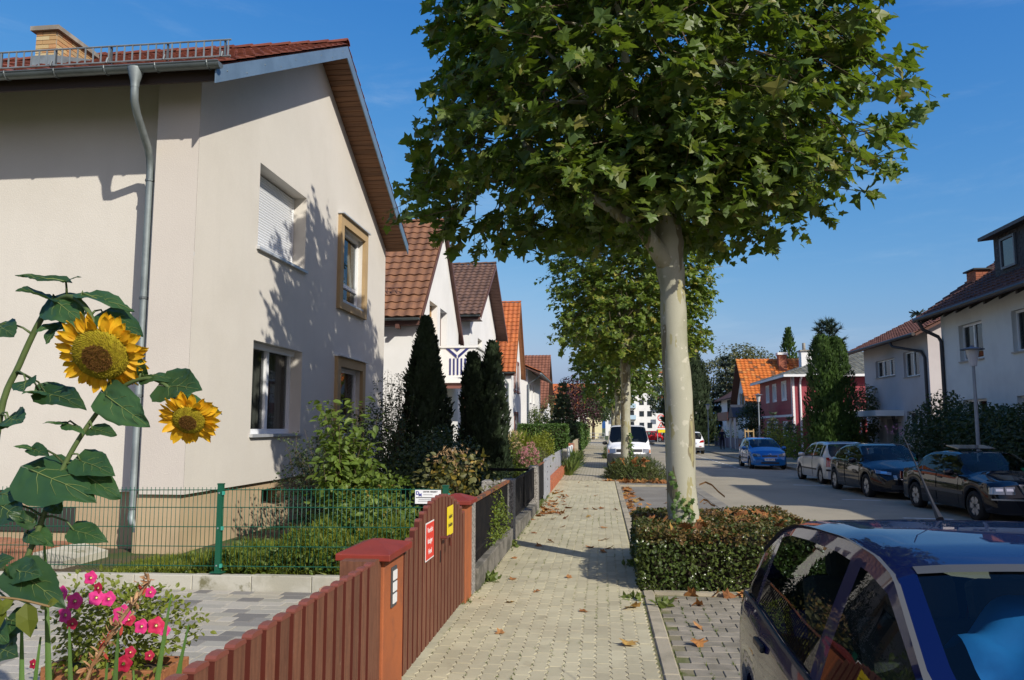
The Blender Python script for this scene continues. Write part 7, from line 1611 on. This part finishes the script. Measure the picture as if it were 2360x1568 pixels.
for m in (mat('navy jacket', (.012, .014, .03), .9), mat('dark trousers', (.02, .02, .028), .9), mat('skin', (.42, .23, .16), .6), mat('dark hair', (.02, .013, .01), .7)): pm_.materials.append(m)
for f in pm_.polygons:
    c = f.center; f.use_smooth = True
    f.material_index = 3 if (c.z > 1.68 or (c.z > 1.56 and c.y > .015)) else 2 if (c.z > 1.47 or (abs(c.x) > .19 and c.z < .93 and c.z > .75)) else 0 if c.z > .92 else 1
pb = mesh_obj('body', pm_, PE_)
# ================================================================== FOREGROUND: sunflowers, petunias, blades, fallen leaves
m_sfl = leafmat('sunflower leaves', (.030, .075, .025), (.045, .095, .03), .22, (.10, .20, .03), .42)
m_pet = mat('sunflower petals', (.80, .42, .008), .6, (.85, .52, .015), 30, .4, .6, rnd=.12, trans=.35)
m_disc = mat('sunflower disc', (.38, .31, .018), .8, (.29, .22, .014), 60, .4, .6, bump=.8, bscale=200)
m_discd = mat('sunflower florets', (.12, .055, .012), .85, rnd=.3)
m_vein = mat('leaf vein', (.16, .21, .06), .6)
LEAFM = {}
def heart_mesh(curl, fold, seed, ser=True):
    """broad heart shaped leaf, base at origin, tip at +y, unit length"""
    k = (curl, fold, seed)
    if k in LEAFM: return LEAFM[k]
    r = np.random.default_rng(seed); nv, nu = 13, 5; V, F = [], []; b = MB()
    for j in range(nv+1):
        t = j/nv; w = .50*(math.sin(PI*min(1, t**.62))**.8)*(1-.18*t)+.002; yb = t-.10*math.exp(-(t/.08)**2)*0
        if ser and 0 < j < nv: w *= 1+.025*(1 if j % 2 else -1)
        for i in range(-nu, nu+1):
            u = i/nu; x = w*u; y = t-(.16*abs(u)**1.5 if t < .25 else .16*abs(u)**1.5*max(0, (.5-t)/.25))
            z = fold*abs(x)-curl*t*t-.25*abs(curl)*x*x+.035*math.sin(9*t+seed)*abs(u)+.03*math.sin(5*x*6+t*8+seed*2)*.6
            if u and abs(u) < 1: z += -.012*math.cos(t*24-abs(u)*6)
            b.v.append((x, y, z))
    N = 2*nu+1
    for j in range(nv):
        for i in range(2*nu): b.f.append([j*N+i, j*N+i+1, (j+1)*N+i+1, (j+1)*N+i]); b.m.append(0); b.r.append(0)
    n0 = len(b.v); pts = [Vector(b.v[j*N+nu])+Vector((0, 0, .004)) for j in range(nv)]
    b.mi = 1; b.tube(pts, [.012*(1-j/nv)+.003 for j in range(nv)], 4)
    for sd in (-1, 1):
        for j0 in (2, 5, 8):
            q = [Vector(b.v[(j0+d)*N+nu+sd*d])+Vector((0, 0, .003)) for d in range(0, 4)]; b.tube(q, [.006, .005, .004, .002], 3, caps=False)
    LEAFM[k] = b.mesh('leaf', [m_sfl, m_vein], True); return LEAFM[k]
SFB = thing('sunflower', 'tall sunflower with the large drooping flower head, left edge', 'sunflower', (-2.75, 3.1, 0), 0, 'sunflowers in the front garden')
SFC = thing('sunflower', 'shorter sunflower whose smaller head leans to the right', 'sunflower', (-2.42, 2.95, 0), 0, 'sunflowers in the front garden')
ST1 = [(-2.542, 3.05, 1.22), (-2.512, 3.05, 1.825), (-2.439, 3.05, 2.044), (-2.354, 3.05, 2.237), (-2.29, 3.05, 2.31), (-2.21, 3.02, 2.324), (-2.128, 2.99, 2.289), (-2.061, 2.96, 2.22), (-2.037, 2.96, 2.148)]
ST2 = [(-2.383, 2.9, 1.051), (-2.266, 2.92, 1.23), (-2.188, 2.94, 1.472), (-2.132, 2.95, 1.633), (-2.072, 2.96, 1.754), (-1.993, 2.97, 1.872), (-1.904, 2.97, 1.949), (-1.807, 2.96, 1.975), (-1.724, 2.94, 1.951), (-1.661, 2.92, 1.904)]
LV = [((-2.234, 3.02, 2.388), (-2.396, 2.9, 2.414), 0.55, (0, -0.5, 0.9)), ((-2.234, 3.02, 2.388), (-2.153, 3.0, 2.423), 0.5, (0, -0.5, 0.9)), ((-2.295, 3.03, 2.316), (-2.335, 2.85, 2.341), 0.8, (0, -0.8, 0.5)), ((-2.295, 3.03, 2.316), (-2.09, 2.9, 2.239), 0.8, (0, -0.7, 0.5)), ((-2.134, 3.0, 2.327), (-1.844, 2.95, 2.263), 0.42, (0, -0.4, 0.9)), ((-2.036, 3.0, 2.24), (-1.795, 2.9, 2.168), 0.6, (0, -0.6, 0.7)), ((-2.116, 2.98, 2.206), (-2.141, 2.88, 2.115), 0.75, (0.2, -0.8, 0.4)), ((-2.264, 3.05, 2.217), (-2.313, 2.95, 2.196), 0.8, (0, -0.7, 0.6)), ((-2.264, 3.05, 2.217), (-2.269, 2.95, 2.115), 0.8, (-0.3, -0.8, 0.4)), ((-2.51, 3.0, 2.205), (-2.367, 2.9, 2.169), 0.8, (0, -0.6, 0.6)), ((-2.349, 2.98, 1.966), (-2.285, 2.88, 1.917), 0.9, (0, -0.7, 0.6)), ((-2.259, 2.98, 1.921), (-2.264, 2.85, 1.95), 0.62, (0, -0.75, 0.5)), ((-2.259, 2.98, 1.921), (-1.984, 2.85, 1.869), 0.5, (0, -0.6, 0.6)), ((-2.319, 3.02, 1.932), (-2.223, 3.1, 1.963), 0.7, (0.2, -0.7, 0.4)), ((-2.431, 3.0, 1.816), (-2.284, 2.9, 1.806), 0.8, (0, -0.7, 0.6)), ((-2.439, 3.0, 1.798), (-2.422, 2.9, 1.78), 0.8, (0, -0.7, 0.6)), ((-1.979, 2.96, 1.907), (-1.705, 2.84, 1.772), 0.55, (-0.3, -0.8, 0.4)), ((-1.992, 2.98, 1.908), (-1.815, 2.95, 1.9), 0.45, (0, -0.5, 0.8)), ((-1.723, 2.94, 1.943), (-1.503, 2.84, 1.931), 0.85, (-0.1, -0.8, 0.5)), ((-1.838, 2.98, 1.984), (-1.681, 2.9, 2.005), 0.5, (0, -0.6, 0.7)), ((-1.838, 2.98, 1.989), (-1.824, 2.92, 2.063), 0.5, (0.3, -0.8, 0.3)), ((-1.689, 2.97, 1.901), (-1.443, 2.9, 1.863), 0.35, (0, -0.5, 0.8)), ((-2.142, 2.95, 1.792), (-2.214, 2.9, 1.801), 0.45, (0, -0.4, 0.8)), ((-2.142, 2.95, 1.792), (-2.023, 2.9, 1.785), 0.45, (0, -0.4, 0.8)), ((-2.025, 2.95, 1.771), (-1.868, 2.88, 1.758), 0.5, (0, -0.6, 0.6)), ((-2.269, 2.94, 1.693), (-2.308, 2.88, 1.72), 0.6, (0, -0.6, 0.7)), ((-2.269, 2.94, 1.693), (-2.142, 2.88, 1.667), 0.5, (0, -0.6, 0.6)), ((-2.264, 2.93, 1.608), (-1.916, 2.78, 1.565), 0.75, (0.15, -0.75, 0.6)), ((-2.068, 2.95, 1.648), (-1.852, 2.85, 1.607), 0.65, (0.2, -0.8, 0.5)), ((-2.048, 2.94, 1.592), (-1.824, 2.84, 1.534), 0.62, (0.1, -0.7, 0.6)), ((-2.17, 2.94, 1.481), (-2.053, 2.86, 1.432), 0.75, (0.2, -0.8, 0.4)), ((-2.397, 2.94, 1.512), (-2.222, 2.86, 1.529), 0.7, (0, -0.7, 0.6)), ((-2.377, 2.92, 1.472), (-2.14, 2.8, 1.413), 0.8, (-0.2, -0.8, 0.5)), ((-2.07, 2.94, 1.377), (-1.831, 2.84, 1.357), 0.62, (0.1, -0.8, 0.5)), ((-2.217, 2.9, 1.409), (-2.297, 2.8, 1.476), 0.75, (-0.1, -0.8, 0.5)), ((-2.257, 2.92, 1.364), (-2.111, 2.85, 1.343), 0.6, (0, -0.7, 0.5)), ((-2.227, 2.94, 1.37), (-2.062, 2.86, 1.301), 0.55, (0.2, -0.8, 0.4)), ((-2.237, 2.86, 1.233), (-1.865, 2.7, 1.118), 0.62, (0.1, -0.75, 0.6)), ((-2.237, 2.86, 1.233), (-2.011, 2.75, 1.234), 0.7, (0.2, -0.8, 0.4)), ((-2.251, 2.86, 1.184), (-2.265, 2.76, 1.274), 0.75, (-0.2, -0.8, 0.4)), ((-2.262, 2.86, 1.095), (-2.251, 2.74, 1.091), 0.75, (-0.2, -0.8, 0.4)), ((-2.243, 2.84, 1.052), (-2.014, 2.72, 1.071), 0.7, (0.1, -0.7, 0.6)), ((-2.256, 2.8, 0.967), (-2.024, 2.66, 0.967), 0.9, (0.1, -0.8, 0.5)), ((-2.397, 2.9, 1.231), (-2.231, 2.8, 1.324), 0.7, (0.1, -0.8, 0.5)), ((-2.28, 2.8, 1.045), (-2.107, 2.7, 0.983), 0.7, (0, -0.8, 0.5))]
def spline(P, n=5):
    P = [Vector(p) for p in P]; out = []
    for i in range(len(P)-1):
        a, b, c, d = P[max(i-1, 0)], P[i], P[i+1], P[min(i+2, len(P)-1)]
        for k in range(n):
            t = k/n; out.append(.5*((2*b)+(c-a)*t+(2*a-5*b+4*c-d)*t*t+(3*b-a-3*c+d)*t**3))
    return out+[P[-1]]
def sunflower(root, stem, r0, r1, head, nrm, rd, plen, npet, lvs, foot):
    pts = spline([foot]+stem); n = len(pts); b = MB(); b.tube(pts, [r0+(r1-r0)*(i/(n-1))**.8 for i in range(n)], 10)
    for (base, tip, w, nh) in lvs:
        q = Vector(base); s = min(pts, key=lambda p: (p-q).length); 
        if (s-q).length > .012:
            m = s.lerp(q, .5)+Vector((0, 0, .03)); b.tube([s, s.lerp(m, .6), m.lerp(q, .5)+Vector((0, 0, .008)), q], [.006, .0045, .004, .0035], 5)
    b.build('stem', m_stem, root, smooth='all')
    for i, (base, tip, w, nh) in enumerate(lvs):
        o = Vector(base); y = Vector(tip)-o; L = y.length*(.88 if o.z > 1.55 else .66); y.normalize(); N = Vector(nh); N = (N-y*N.dot(y)).normalized(); x = y.cross(N)
        me = heart_mesh((.10, .22, .05, .3)[i % 4], (.10, -.12, .16, .05)[(i*3) % 4], i % 5)
        M = Matrix(((x.x*L*w*1.0, y.x*L, N.x*L, 0), (x.y*L*w*1.0, y.y*L, N.y*L, 0), (x.z*L*w*1.0, y.z*L, N.z*L, 0), (0, 0, 0, 1))); M.translation = o-BASE[root]
        mesh_obj('leaf', me, root, M=M)
    N = Vector(nrm).normalized(); X = Vector((0, 0, 1)).cross(N).normalized(); Y = N.cross(X); H = Vector(head)
    F = Matrix(((X.x, Y.x, N.x), (X.y, Y.y, N.y), (X.z, Y.z, N.z)))
    pr = [(0, .34), (.25, .335), (.5, .30), (.75, .22), (.93, .08), (1.0, -.06), (.9, -.2), (.5, -.28), (0, -.3)]
    d = MB().lathe([(a*rd, z*rd) for a, z in pr], 28); d.v = [tuple(F @ Vector(v)+H) for v in d.v]; hd = d.build('flower_head', m_disc, root, smooth='all')
    for nm, r_lo, r_hi, cnt, mm, hgt in (('inner_florets', 0, .52, 260, m_discd, .075), ('outer_florets', .5, .97, 760, m_disc, .045)):
        f = MB()
        for k in range(cnt):
            u = r_lo+(r_hi-r_lo)*math.sqrt((k+.5)/cnt) if r_lo == 0 else math.sqrt(r_lo**2+(r_hi**2-r_lo**2)*(k+.5)/cnt)
            a = k*2.39996; z = float(np.interp(u, [0, .25, .5, .75, .93, 1], [.34, .335, .30, .22, .08, -.06])); c = Vector((u*math.cos(a), u*math.sin(a), z))*rd
            nv = Vector((u*math.cos(a)*.7, u*math.sin(a)*.7, 1)).normalized(); s = rd*.035; e = nv.orthogonal().normalized(); g = nv.cross(e); f.rv = RNG.random()
            q = [c+e*s, c+g*s, c-e*s, c-g*s, c+nv*rd*hgt*(.6+.8*RNG.random())+Vector(RNG.normal(size=3)*rd*.012)]; f.add([F @ p+H for p in q], [[0, 1, 4], [1, 2, 4], [2, 3, 4], [3, 0, 4]])
        tag(f.build(nm, mm, hd), kind='stuff')
    pm_ = []
    for s in range(3):
        b = MB(); r = np.random.default_rng(s+3); n = 7
        for j in range(n+1):
            t = j/n; w = .19*math.sin(PI*min(1, .12+t*.9))**.7*(1 if t < .95 else .1); z = -.10*t*t*(s-.6)+.05*math.sin(t*5+s)
            for u in (-1, -.5, 0, .5, 1): b.v.append((u*w+.05*math.sin(t*3+s*2)*t, t, z+.05*abs(u)-(.02 if u == 0 else 0)))
        for j in range(n):
            for i in range(4): b.f.append([j*5+i, j*5+i+1, j*5+i+6, j*5+i+5]); b.m.append(0); b.r.append(0)
        pm_.append(b.mesh('petal', m_pet, True))
    hb = hd.location+BASE[root]
    for k in range(npet):
        a = 2*PI*k/npet+RNG.normal()*.07; L = plen*(.8+.4*RNG.random()); el = -.10+RNG.normal()*.22+(.16 if k % 2 else -.05)
        rad = Vector((math.cos(a), math.sin(a), 0)); y = (rad*math.cos(el)+Vector((0, 0, 1))*math.sin(el)).normalized(); z = (Vector((0, 0, 1))-y*y.z).normalized(); x = y.cross(z); rl = RNG.normal()*.3
        x2 = x*math.cos(rl)+z*math.sin(rl); z2 = z*math.cos(rl)-x*math.sin(rl); o = F @ (rad*rd*.93+Vector((0, 0, -.04*rd)))+H
        x2, yy, z2 = F @ x2, F @ y, F @ z2; wd = 1.25
        M = Matrix(((x2.x*L*wd, yy.x*L, z2.x*L, 0), (x2.y*L*wd, yy.y*L, z2.y*L, 0), (x2.z*L*wd, yy.z*L, z2.z*L, 0), (0, 0, 0, 1))); M.translation = o-hb; mesh_obj('petal', pm_[k % 3], hd, M=M)
    sp = MB()                                            # green sepals behind the petals
    for k in range(18):
        a = 2*PI*k/18; c = Vector((math.cos(a), math.sin(a), -.1)); t = Vector((-math.sin(a), math.cos(a), 0)); q = [c*rd*.85+t*rd*.14, c*rd*.85-t*rd*.14, c*rd*1.45+Vector((0, 0, -.12*rd))]; sp.add([F @ (p+Vector((0, 0, -.1*rd)))+H for p in q], [[0, 1, 2]])
    tag(sp.build('sepals', m_sfl, hd), kind='stuff')
LVS = LV
sunflower(SFB, ST1, .015, .010, (-1.973, 2.9, 2.066), (.14, -.84, -.52), .112, .072, 62, LVS[:16], (-2.62, 3.08, 0))
sunflower(SFC, ST2, .013, .007, (-1.573, 2.87, 1.808), (.16, -.80, -.56), .063, .058, 50, LVS[16:], (-2.5, 2.95, 0))
# ---- petunias in a wooden trough
PT = thing('petunia_trough', 'wooden trough of pink petunias and yellow green foliage on the grey slabs', 'planter', (-2.87, 4.52, 0)); PT_ = len(COL.objects)
m_trw = mat('orange brown trough wood', (.34, .14, .055), .65, (.26, .10, .04), 4, stretch=(1, 8, 8), grain=.08)
b = MB(); b.box(-3.24, -2.50, 4.38, 4.41, .22, .50); b.box(-3.24, -2.50, 4.66, 4.69, .22, .50); b.box(-3.24, -3.21, 4.411, 4.659, .22, .50); b.box(-2.53, -2.50, 4.411, 4.659, .22, .50); b.build('trough', m_trw, PT, bevel=.004)
for x in (-3.15, -2.6): MB().box(x-.04, x+.04, 4.40, 4.67, .13, .219).build('foot', m_trw, PT)
MB().box(-3.205, -2.535, 4.415, 4.655, .24, .46).build('soil', m_soil, PT)
n = 1500; p, d = cloud(n, (-2.84, 4.47, .66), (.46, .28, .28), .25, .3); p[:, 2] = np.maximum(p[:, 2], .40)
tag(leaf_obj('foliage', 'oval', p, unit(n)*.6+[0, -.3, .6], d*.3+unit(n)*.7, .024+.022*RNG.random(n), m_lime, PT), kind='stuff')
n = 700; p, d = cloud(n, (-2.82, 4.5, .82), (.44, .22, .20), .2, .35); tag(leaf_obj('upper_leaves', 'oval', p, unit(n)*.6+[.2, -.4, .5], d*.3+unit(n)*.7+[0, 0, .3], .022+.02*RNG.random(n), m_lime, PT), kind='stuff')
m_petu = mat('pink petunia petals', (.66, .025, .16), .6, cols=[(.70, .03, .20), (.62, .02, .09), (.72, .04, .24), (.45, .012, .05)], trans=.25)
m_thr = mat('petunia throat', (.75, .62, .30), .7)
fb = MB(); n = 10
for i in range(n+1): pass
fl = MB(); vs = [(0, 0, -.3)]
for r_, z in ((.22, -.08), (.62, .05), (1.0, -.02)):
    for k in range(20): a = 2*PI*k/20; q = r_*(1+(.12*math.cos(5*a) if r_ > .5 else 0)); vs.append((q*math.cos(a), q*math.sin(a), z+(.09*math.cos(5*a) if r_ > .9 else 0)))
fs = [[0, 1+k, 1+(k+1) % 20] for k in range(20)]
for L_ in range(2): fs += [[1+L_*20+k, 1+L_*20+(k+1) % 20, 21+L_*20+(k+1) % 20, 21+L_*20+k] for k in range(20)]
fl.add(vs, fs); fl.m = [1]*20+[0]*40; fl_me = fl.mesh('petunia_flower', [m_petu, m_thr], True)
for (x, y, z, s, nx, nz) in [(-2.86, 4.36, 1.02, .036, .1, .2), (-2.80, 4.34, .97, .03, -.2, .1), (-3.03, 4.36, .93, .042, -.2, .1), (-2.92, 4.32, .90, .045, .1, .1), (-2.80, 4.33, .92, .042, .2, .3), (-2.74, 4.35, .91, .04, .1, .2), (-2.98, 4.33, .82, .045, -.2, 0), (-2.92, 4.31, .78, .03, .2, .1), (-2.65, 4.34, .83, .05, .1, .3), (-2.62, 4.36, .80, .035, .3, .2), (-2.53, 4.34, .77, .038, .2, .2), (-2.44, 4.33, .78, .044, .2, .3), (-2.40, 4.35, .75, .03, .4, .1), (-2.50, 4.36, .95, .03, .2, .1), (-2.60, 4.30, .58, .045, .3, -.1), (-2.57, 4.31, .64, .03, .2, .2), (-2.47, 4.33, .62, .026, .2, .2), (-3.16, 4.34, .55, .026, -.2, .1)]:
    N = Vector((nx, -1, nz)).normalized(); X = N.orthogonal().normalized(); Y = N.cross(X); M = Matrix(((X.x*s, Y.x*s, N.x*s, 0), (X.y*s, Y.y*s, N.y*s, 0), (X.z*s, Y.z*s, N.z*s, 0), (0, 0, 0, 1))); M.translation = Vector((x, y-.13, z+.02))-BASE[PT]; mesh_obj('petunia_flower', fl_me, PT, M=M)
PT.location.z -= .10
# ---- gladiolus blades and a dry flower spike
GL = thing('gladiolus', 'gladiolus clump with sword leaves and a withered flower spike in the front bed', 'gladiolus', (-1.95, 3.0, 0))
def blade(x, y, z1, dx, dy, w, bend=0.):
    b = MB(); n = 9; pts = []
    for i in range(n+1):
        t = i/n; ww = w*(1-t**2.2)*.5+.0006; c = Vector((x+dx*t**1.4, y+dy*t, z1*t-bend*max(0, t-.6)**2)); pts += [c+Vector((-ww, 0, 0)), c+Vector((0, -.004*(1-t), 0)), c+Vector((ww, .01, 0))]
    b.add(pts, [[3*i, 3*i+1, 3*i+4, 3*i+3] for i in range(n)]+[[3*i+1, 3*i+2, 3*i+5, 3*i+4] for i in range(n)]); b.build('blade', m_grass, GL, smooth='all')
for a in [(-2.22, 2.95, 1.05, -.06, 0, .034), (-2.12, 2.98, 1.32, -.12, .02, .03), (-2.02, 2.97, 1.0, -.07, 0, .036), (-1.92, 3.0, .98, .0, .03, .04), (-1.97, 3.0, .86, .03, 0, .034), (-1.80, 3.0, 1.12, .10, .02, .034), (-1.74, 2.98, 1.02, .14, 0, .036), (-1.68, 3.0, .93, .05, 0, .03), (-1.72, 2.95, .85, -.08, 0, .03), (-2.28, 3.0, .95, .05, 0, .03), (-2.3, 2.9, .9, -.12, 0, .034), (-1.63, 2.95, .80, .06, 0, .03)]: blade(*a)
blade(-1.62, 3.05, .86, .08, .0, .03, .9); blade(-1.5, 3.05, .84, .16, .0, .03, 1.2)
m_dry = mat('dry flower husks', (.48, .30, .16), .85, (.34, .17, .08), 20, rnd=.2, trans=.2); m_dryr = mat('withered red petals', (.42, .06, .04), .8, rnd=.2, trans=.2)
sp = MB(); s_pts = spline([(-2.0, 2.93, .2), (-1.98, 2.92, .75), (-1.90, 2.92, .95), (-1.80, 2.92, 1.10), (-1.74, 2.93, 1.19)]); sp.tube(s_pts, [.007]*len(s_pts), 6); sp.build('dry_spike', m_dry, GL)
k = 70; i = RNG.integers(len(s_pts)//3, len(s_pts), k); p = np.array([tuple(s_pts[j]) for j in i])+RNG.normal(size=(k, 3))*.012
tag(leaf_obj('husks', 'petal', p, unit(k), unit(k)+[0, -.3, .8], .028+.02*RNG.random(k), m_dry, GL), kind='stuff')
k = 14; i = RNG.integers(len(s_pts)//3, len(s_pts), k); p = np.array([tuple(s_pts[j]) for j in i])+RNG.normal(size=(k, 3))*.014; tag(leaf_obj('red_remains', 'petal', p, unit(k), unit(k)+[.3, -.3, .1], .028+.015*RNG.random(k), m_dryr, GL), kind='stuff')
RT = thing('rose_twig', 'thin rose twig with light leaves reaching in from the left edge', 'rose twig', (-2.6, 2.7, 0))
b = MB(); b.tube(spline([(-2.7, 2.75, .3), (-2.55, 2.72, 1.05), (-2.35, 2.7, 1.16), (-2.12, 2.68, 1.17), (-1.95, 2.66, 1.15)]), .004, 6); b.build('stem', mat('reddish stem', (.25, .16, .06), .6), RT)
for i, (x, z, tx, tz) in enumerate([(-2.30, 1.165, -.09, .08), (-2.22, 1.17, -.02, -.13), (-2.16, 1.17, .02, -.10), (-2.1, 1.165, -.06, -.05), (-2.05, 1.16, .03, -.12), (-2.28, 1.16, .04, -.04), (-2.36, 1.15, .0, .10), (-1.97, 1.15, .05, .02)]):
    tv, tf = leaf_tpl('oval'); me = MATS.get('_ro') or np_mesh('leaf', tv, [q for f in tf for q in f], [len(f) for f in tf], m_lime); MATS['_ro'] = me
    y = Vector((tx, -.02, tz)); L = y.length; y.normalize(); N = (Vector((.1, -.8, .5))-y*Vector((.1, -.8, .5)).dot(y)).normalized(); x_ = y.cross(N)
    M = Matrix(((x_.x*L, y.x*L, N.x*L, 0), (x_.y*L, y.y*L, N.y*L, 0), (x_.z*L, y.z*L, N.z*L, 0), (0, 0, 0, 1))); M.translation = Vector((x, 2.68, z))-BASE[RT]; mesh_obj('leaf', me, RT, M=M)
# ---- fallen plane leaves
m_fall = mat('fallen leaves', (.34, .155, .05), .85, cols=[(.36, .16, .05), (.28, .11, .035), (.42, .21, .08), (.22, .09, .035), (.33, .14, .04), (.40, .25, .07)], col2=(.24, .12, .05), scale=30, lo=.45, hi=.7, trans=.15)
FM = []
for s in range(5):
    tv, tf = leaf_tpl('plane'); r = np.random.default_rng(40+s); v = tv.copy(); v[:, 1] -= .4
    v[:, 2] = .9*v[:, 2]+.45*(v[:, 0]**2)*(1 if s % 2 else 1.4)+.25*v[:, 1]**2*(s-1.5)*.5+r.normal(size=len(v))*.05; v[:, 2] -= v[:, 2].min()
    FM.append(np_mesh('fallen_leaf', v, [q for f in tf for q in f], [len(f) for f in tf], m_fall))
def fallen(x, y, z, s, label, group, tilt=.25):
    o = mesh_obj('fallen_leaf', FM[int(RNG.integers(5))], None, (x, y, z)); o.rotation_euler = (RNG.normal()*tilt, RNG.normal()*tilt, RNG.random()*6.28); o.scale = (s, s, s*(.5+.6*RNG.random())); tag(o, label, 'leaf', group)
lab = 'curled brown plane leaf lying on the sidewalk paving'; g = 'fallen leaves on the sidewalk'
for x, y in [(-1.05, 9.4), (-.95, 8.2), (-.72, 8.75), (-.2, 7.9), (.05, 5.62), (-.9, 7.0), (-1.2, 10.9), (-.4, 9.6)]: fallen(x, y, .004, .085, lab, g)
fallen(.27, 8.05, .006, .17, 'large pale curled plane leaf on the sidewalk near the hedge corner', None); fallen(.20, 6.75, .006, .13, 'large ochre plane leaf on the sidewalk near the blue car', None); fallen(-.02, 5.58, .006, .14, 'brown leaf at the bottom edge on the sidewalk', None)
for i in range(26): fallen(-1.4+1.7*RNG.random(), 11+16*RNG.random(), .004, .09+.05*RNG.random(), lab, g)
for i in range(46): fallen(-1.32+abs(RNG.normal())*.22, 15.5+abs(RNG.normal())*3.4, .006, .10+.06*RNG.random(), 'brown leaf drifted against the low walls on the left of the sidewalk', 'leaves drifted along the garden walls')
for i in range(70): fallen(.60+abs(RNG.normal())*.14, 16.5+8*RNG.random(), -.045, .11+.06*RNG.random(), 'brown leaf lying in the gutter line along the kerb', 'leaves along the kerb')
for i in range(90): fallen(.05+2.1*RNG.random(), 26.75+RNG.normal()*.16, -.04+.04*(RNG.random()), .13+.07*RNG.random(), 'brown leaf heaped in front of the juniper mound', 'leaves heaped before the juniper mound', .5)
for i in range(14):
    a = RNG.random()*6.28; r = .35+.5*RNG.random(); fallen(1.1+r*math.cos(a), 27.9-abs(r*math.sin(a)), .72*math.sqrt(max(.1, 1-(r/1.15)**2))-.02, .15+.07*RNG.random(), 'brown leaf caught on top of the juniper mound', 'leaves on the juniper mound', .6)
for i in range(22): fallen(.75+1.8*RNG.random(), 13+11*RNG.random(), -.05, .10+.05*RNG.random(), 'brown leaf scattered on the empty parking bay', 'leaves on the parking bay')
for x, y in [(.95, 8.35), (.78, 6.9), (.86, 7.5), (.72, 8.6)]: fallen(x, y, -.022, .12, 'brown leaf on the grey stones beside the near blue car', 'leaves beside the near car')
for i in range(48): fallen(.52+1.85*RNG.random(), 9.05+2.1*RNG.random(), .635+.012*RNG.random(), .09+.075*RNG.random(), 'dry brown leaf lying on top of the clipped box hedge', 'leaves on the box hedge', .5)
for i in range(14): fallen(.62+1.8*RNG.random(), 8.87+RNG.normal()*.04, -.02, .13+.06*RNG.random(), 'brown leaf at the foot of the box hedge', 'leaves at the foot of the hedge', .5)
# ---- weeds in the paving joints
jw = thing('joint_weeds', 'small weeds and grass growing in the sidewalk joints and along its edges', 'weeds', (-.5, 10, 0)); jw['kind'] = 'stuff'
n = 4200; ii = RNG.integers(0, 17, n); yy = 5+16*RNG.random(n)**1.1; xx = -1.475+PW*ii+.010*np.cos(yy/PL*4*PI); keep = (np.sin(xx*3.1+yy*1.7)+np.sin(yy*.9-xx*5)+.8*RNG.normal(size=n)) > .7
p = np.stack([xx, yy, np.full(n, -.006)], 1)[keep]; q = len(p); tag(leaf_obj('joint_grass', 'tuft', p, unit(q), unit(q)*.4+[0, 0, .7], .014+.022*RNG.random(q), m_weed, jw), kind='stuff')
n = 1000; p = np.stack([-1.47+np.abs(RNG.normal(size=n))*.06, 8+RNG.random(n)*13, np.full(n, -.004)], 1); tag(leaf_obj('edge_grass', 'tuft', p, unit(n), unit(n)*.4+[0, 0, .8], .03+.05*RNG.random(n), m_weed, jw), kind='stuff')
n = 420; xx = np.where(RNG.random(n) < .4, .41+RNG.normal(size=n)*.012, .56+.214*RNG.integers(0, 3, n)); p = np.stack([xx, 5+RNG.random(n)*(7), np.full(n, -.03)], 1); tag(leaf_obj('kerb_grass', 'tuft', p, unit(n), unit(n)*.4+[0, 0, .8], .02+.03*RNG.random(n), m_weed, jw), kind='stuff')
for (x, y, n, s) in ((.30, 8.55, 26, .09), (.58, 8.3, 22, .10), (-1.36, 9.35, 30, .12), (-1.33, 12.0, 24, .10), (.36, 10.6, 24, .09)):
    w = thing('weed', {.30: 'leafy weed at the hedge corner on the sidewalk', .58: 'grassy weed in the bay beside the kerb by the hedge', -1.36: 'bright green weed at the foot of the grimy low wall', -1.33: 'weed growing at the foot of the first rough concrete post', .36: 'dandelion like weed in the shadow of the hedge'}[x], 'weed', (x, y, 0)); p = np.stack([x+RNG.normal(size=n)*.05, y+RNG.normal(size=n)*.06, np.zeros(n)], 1)
    tag(leaf_obj('blades', 'oval', p, unit(n)+[0, 0, .3], unit(n)*.8+[0, 0, .6], s*(.6+.6*RNG.random(n)), m_weed, w), kind='stuff')
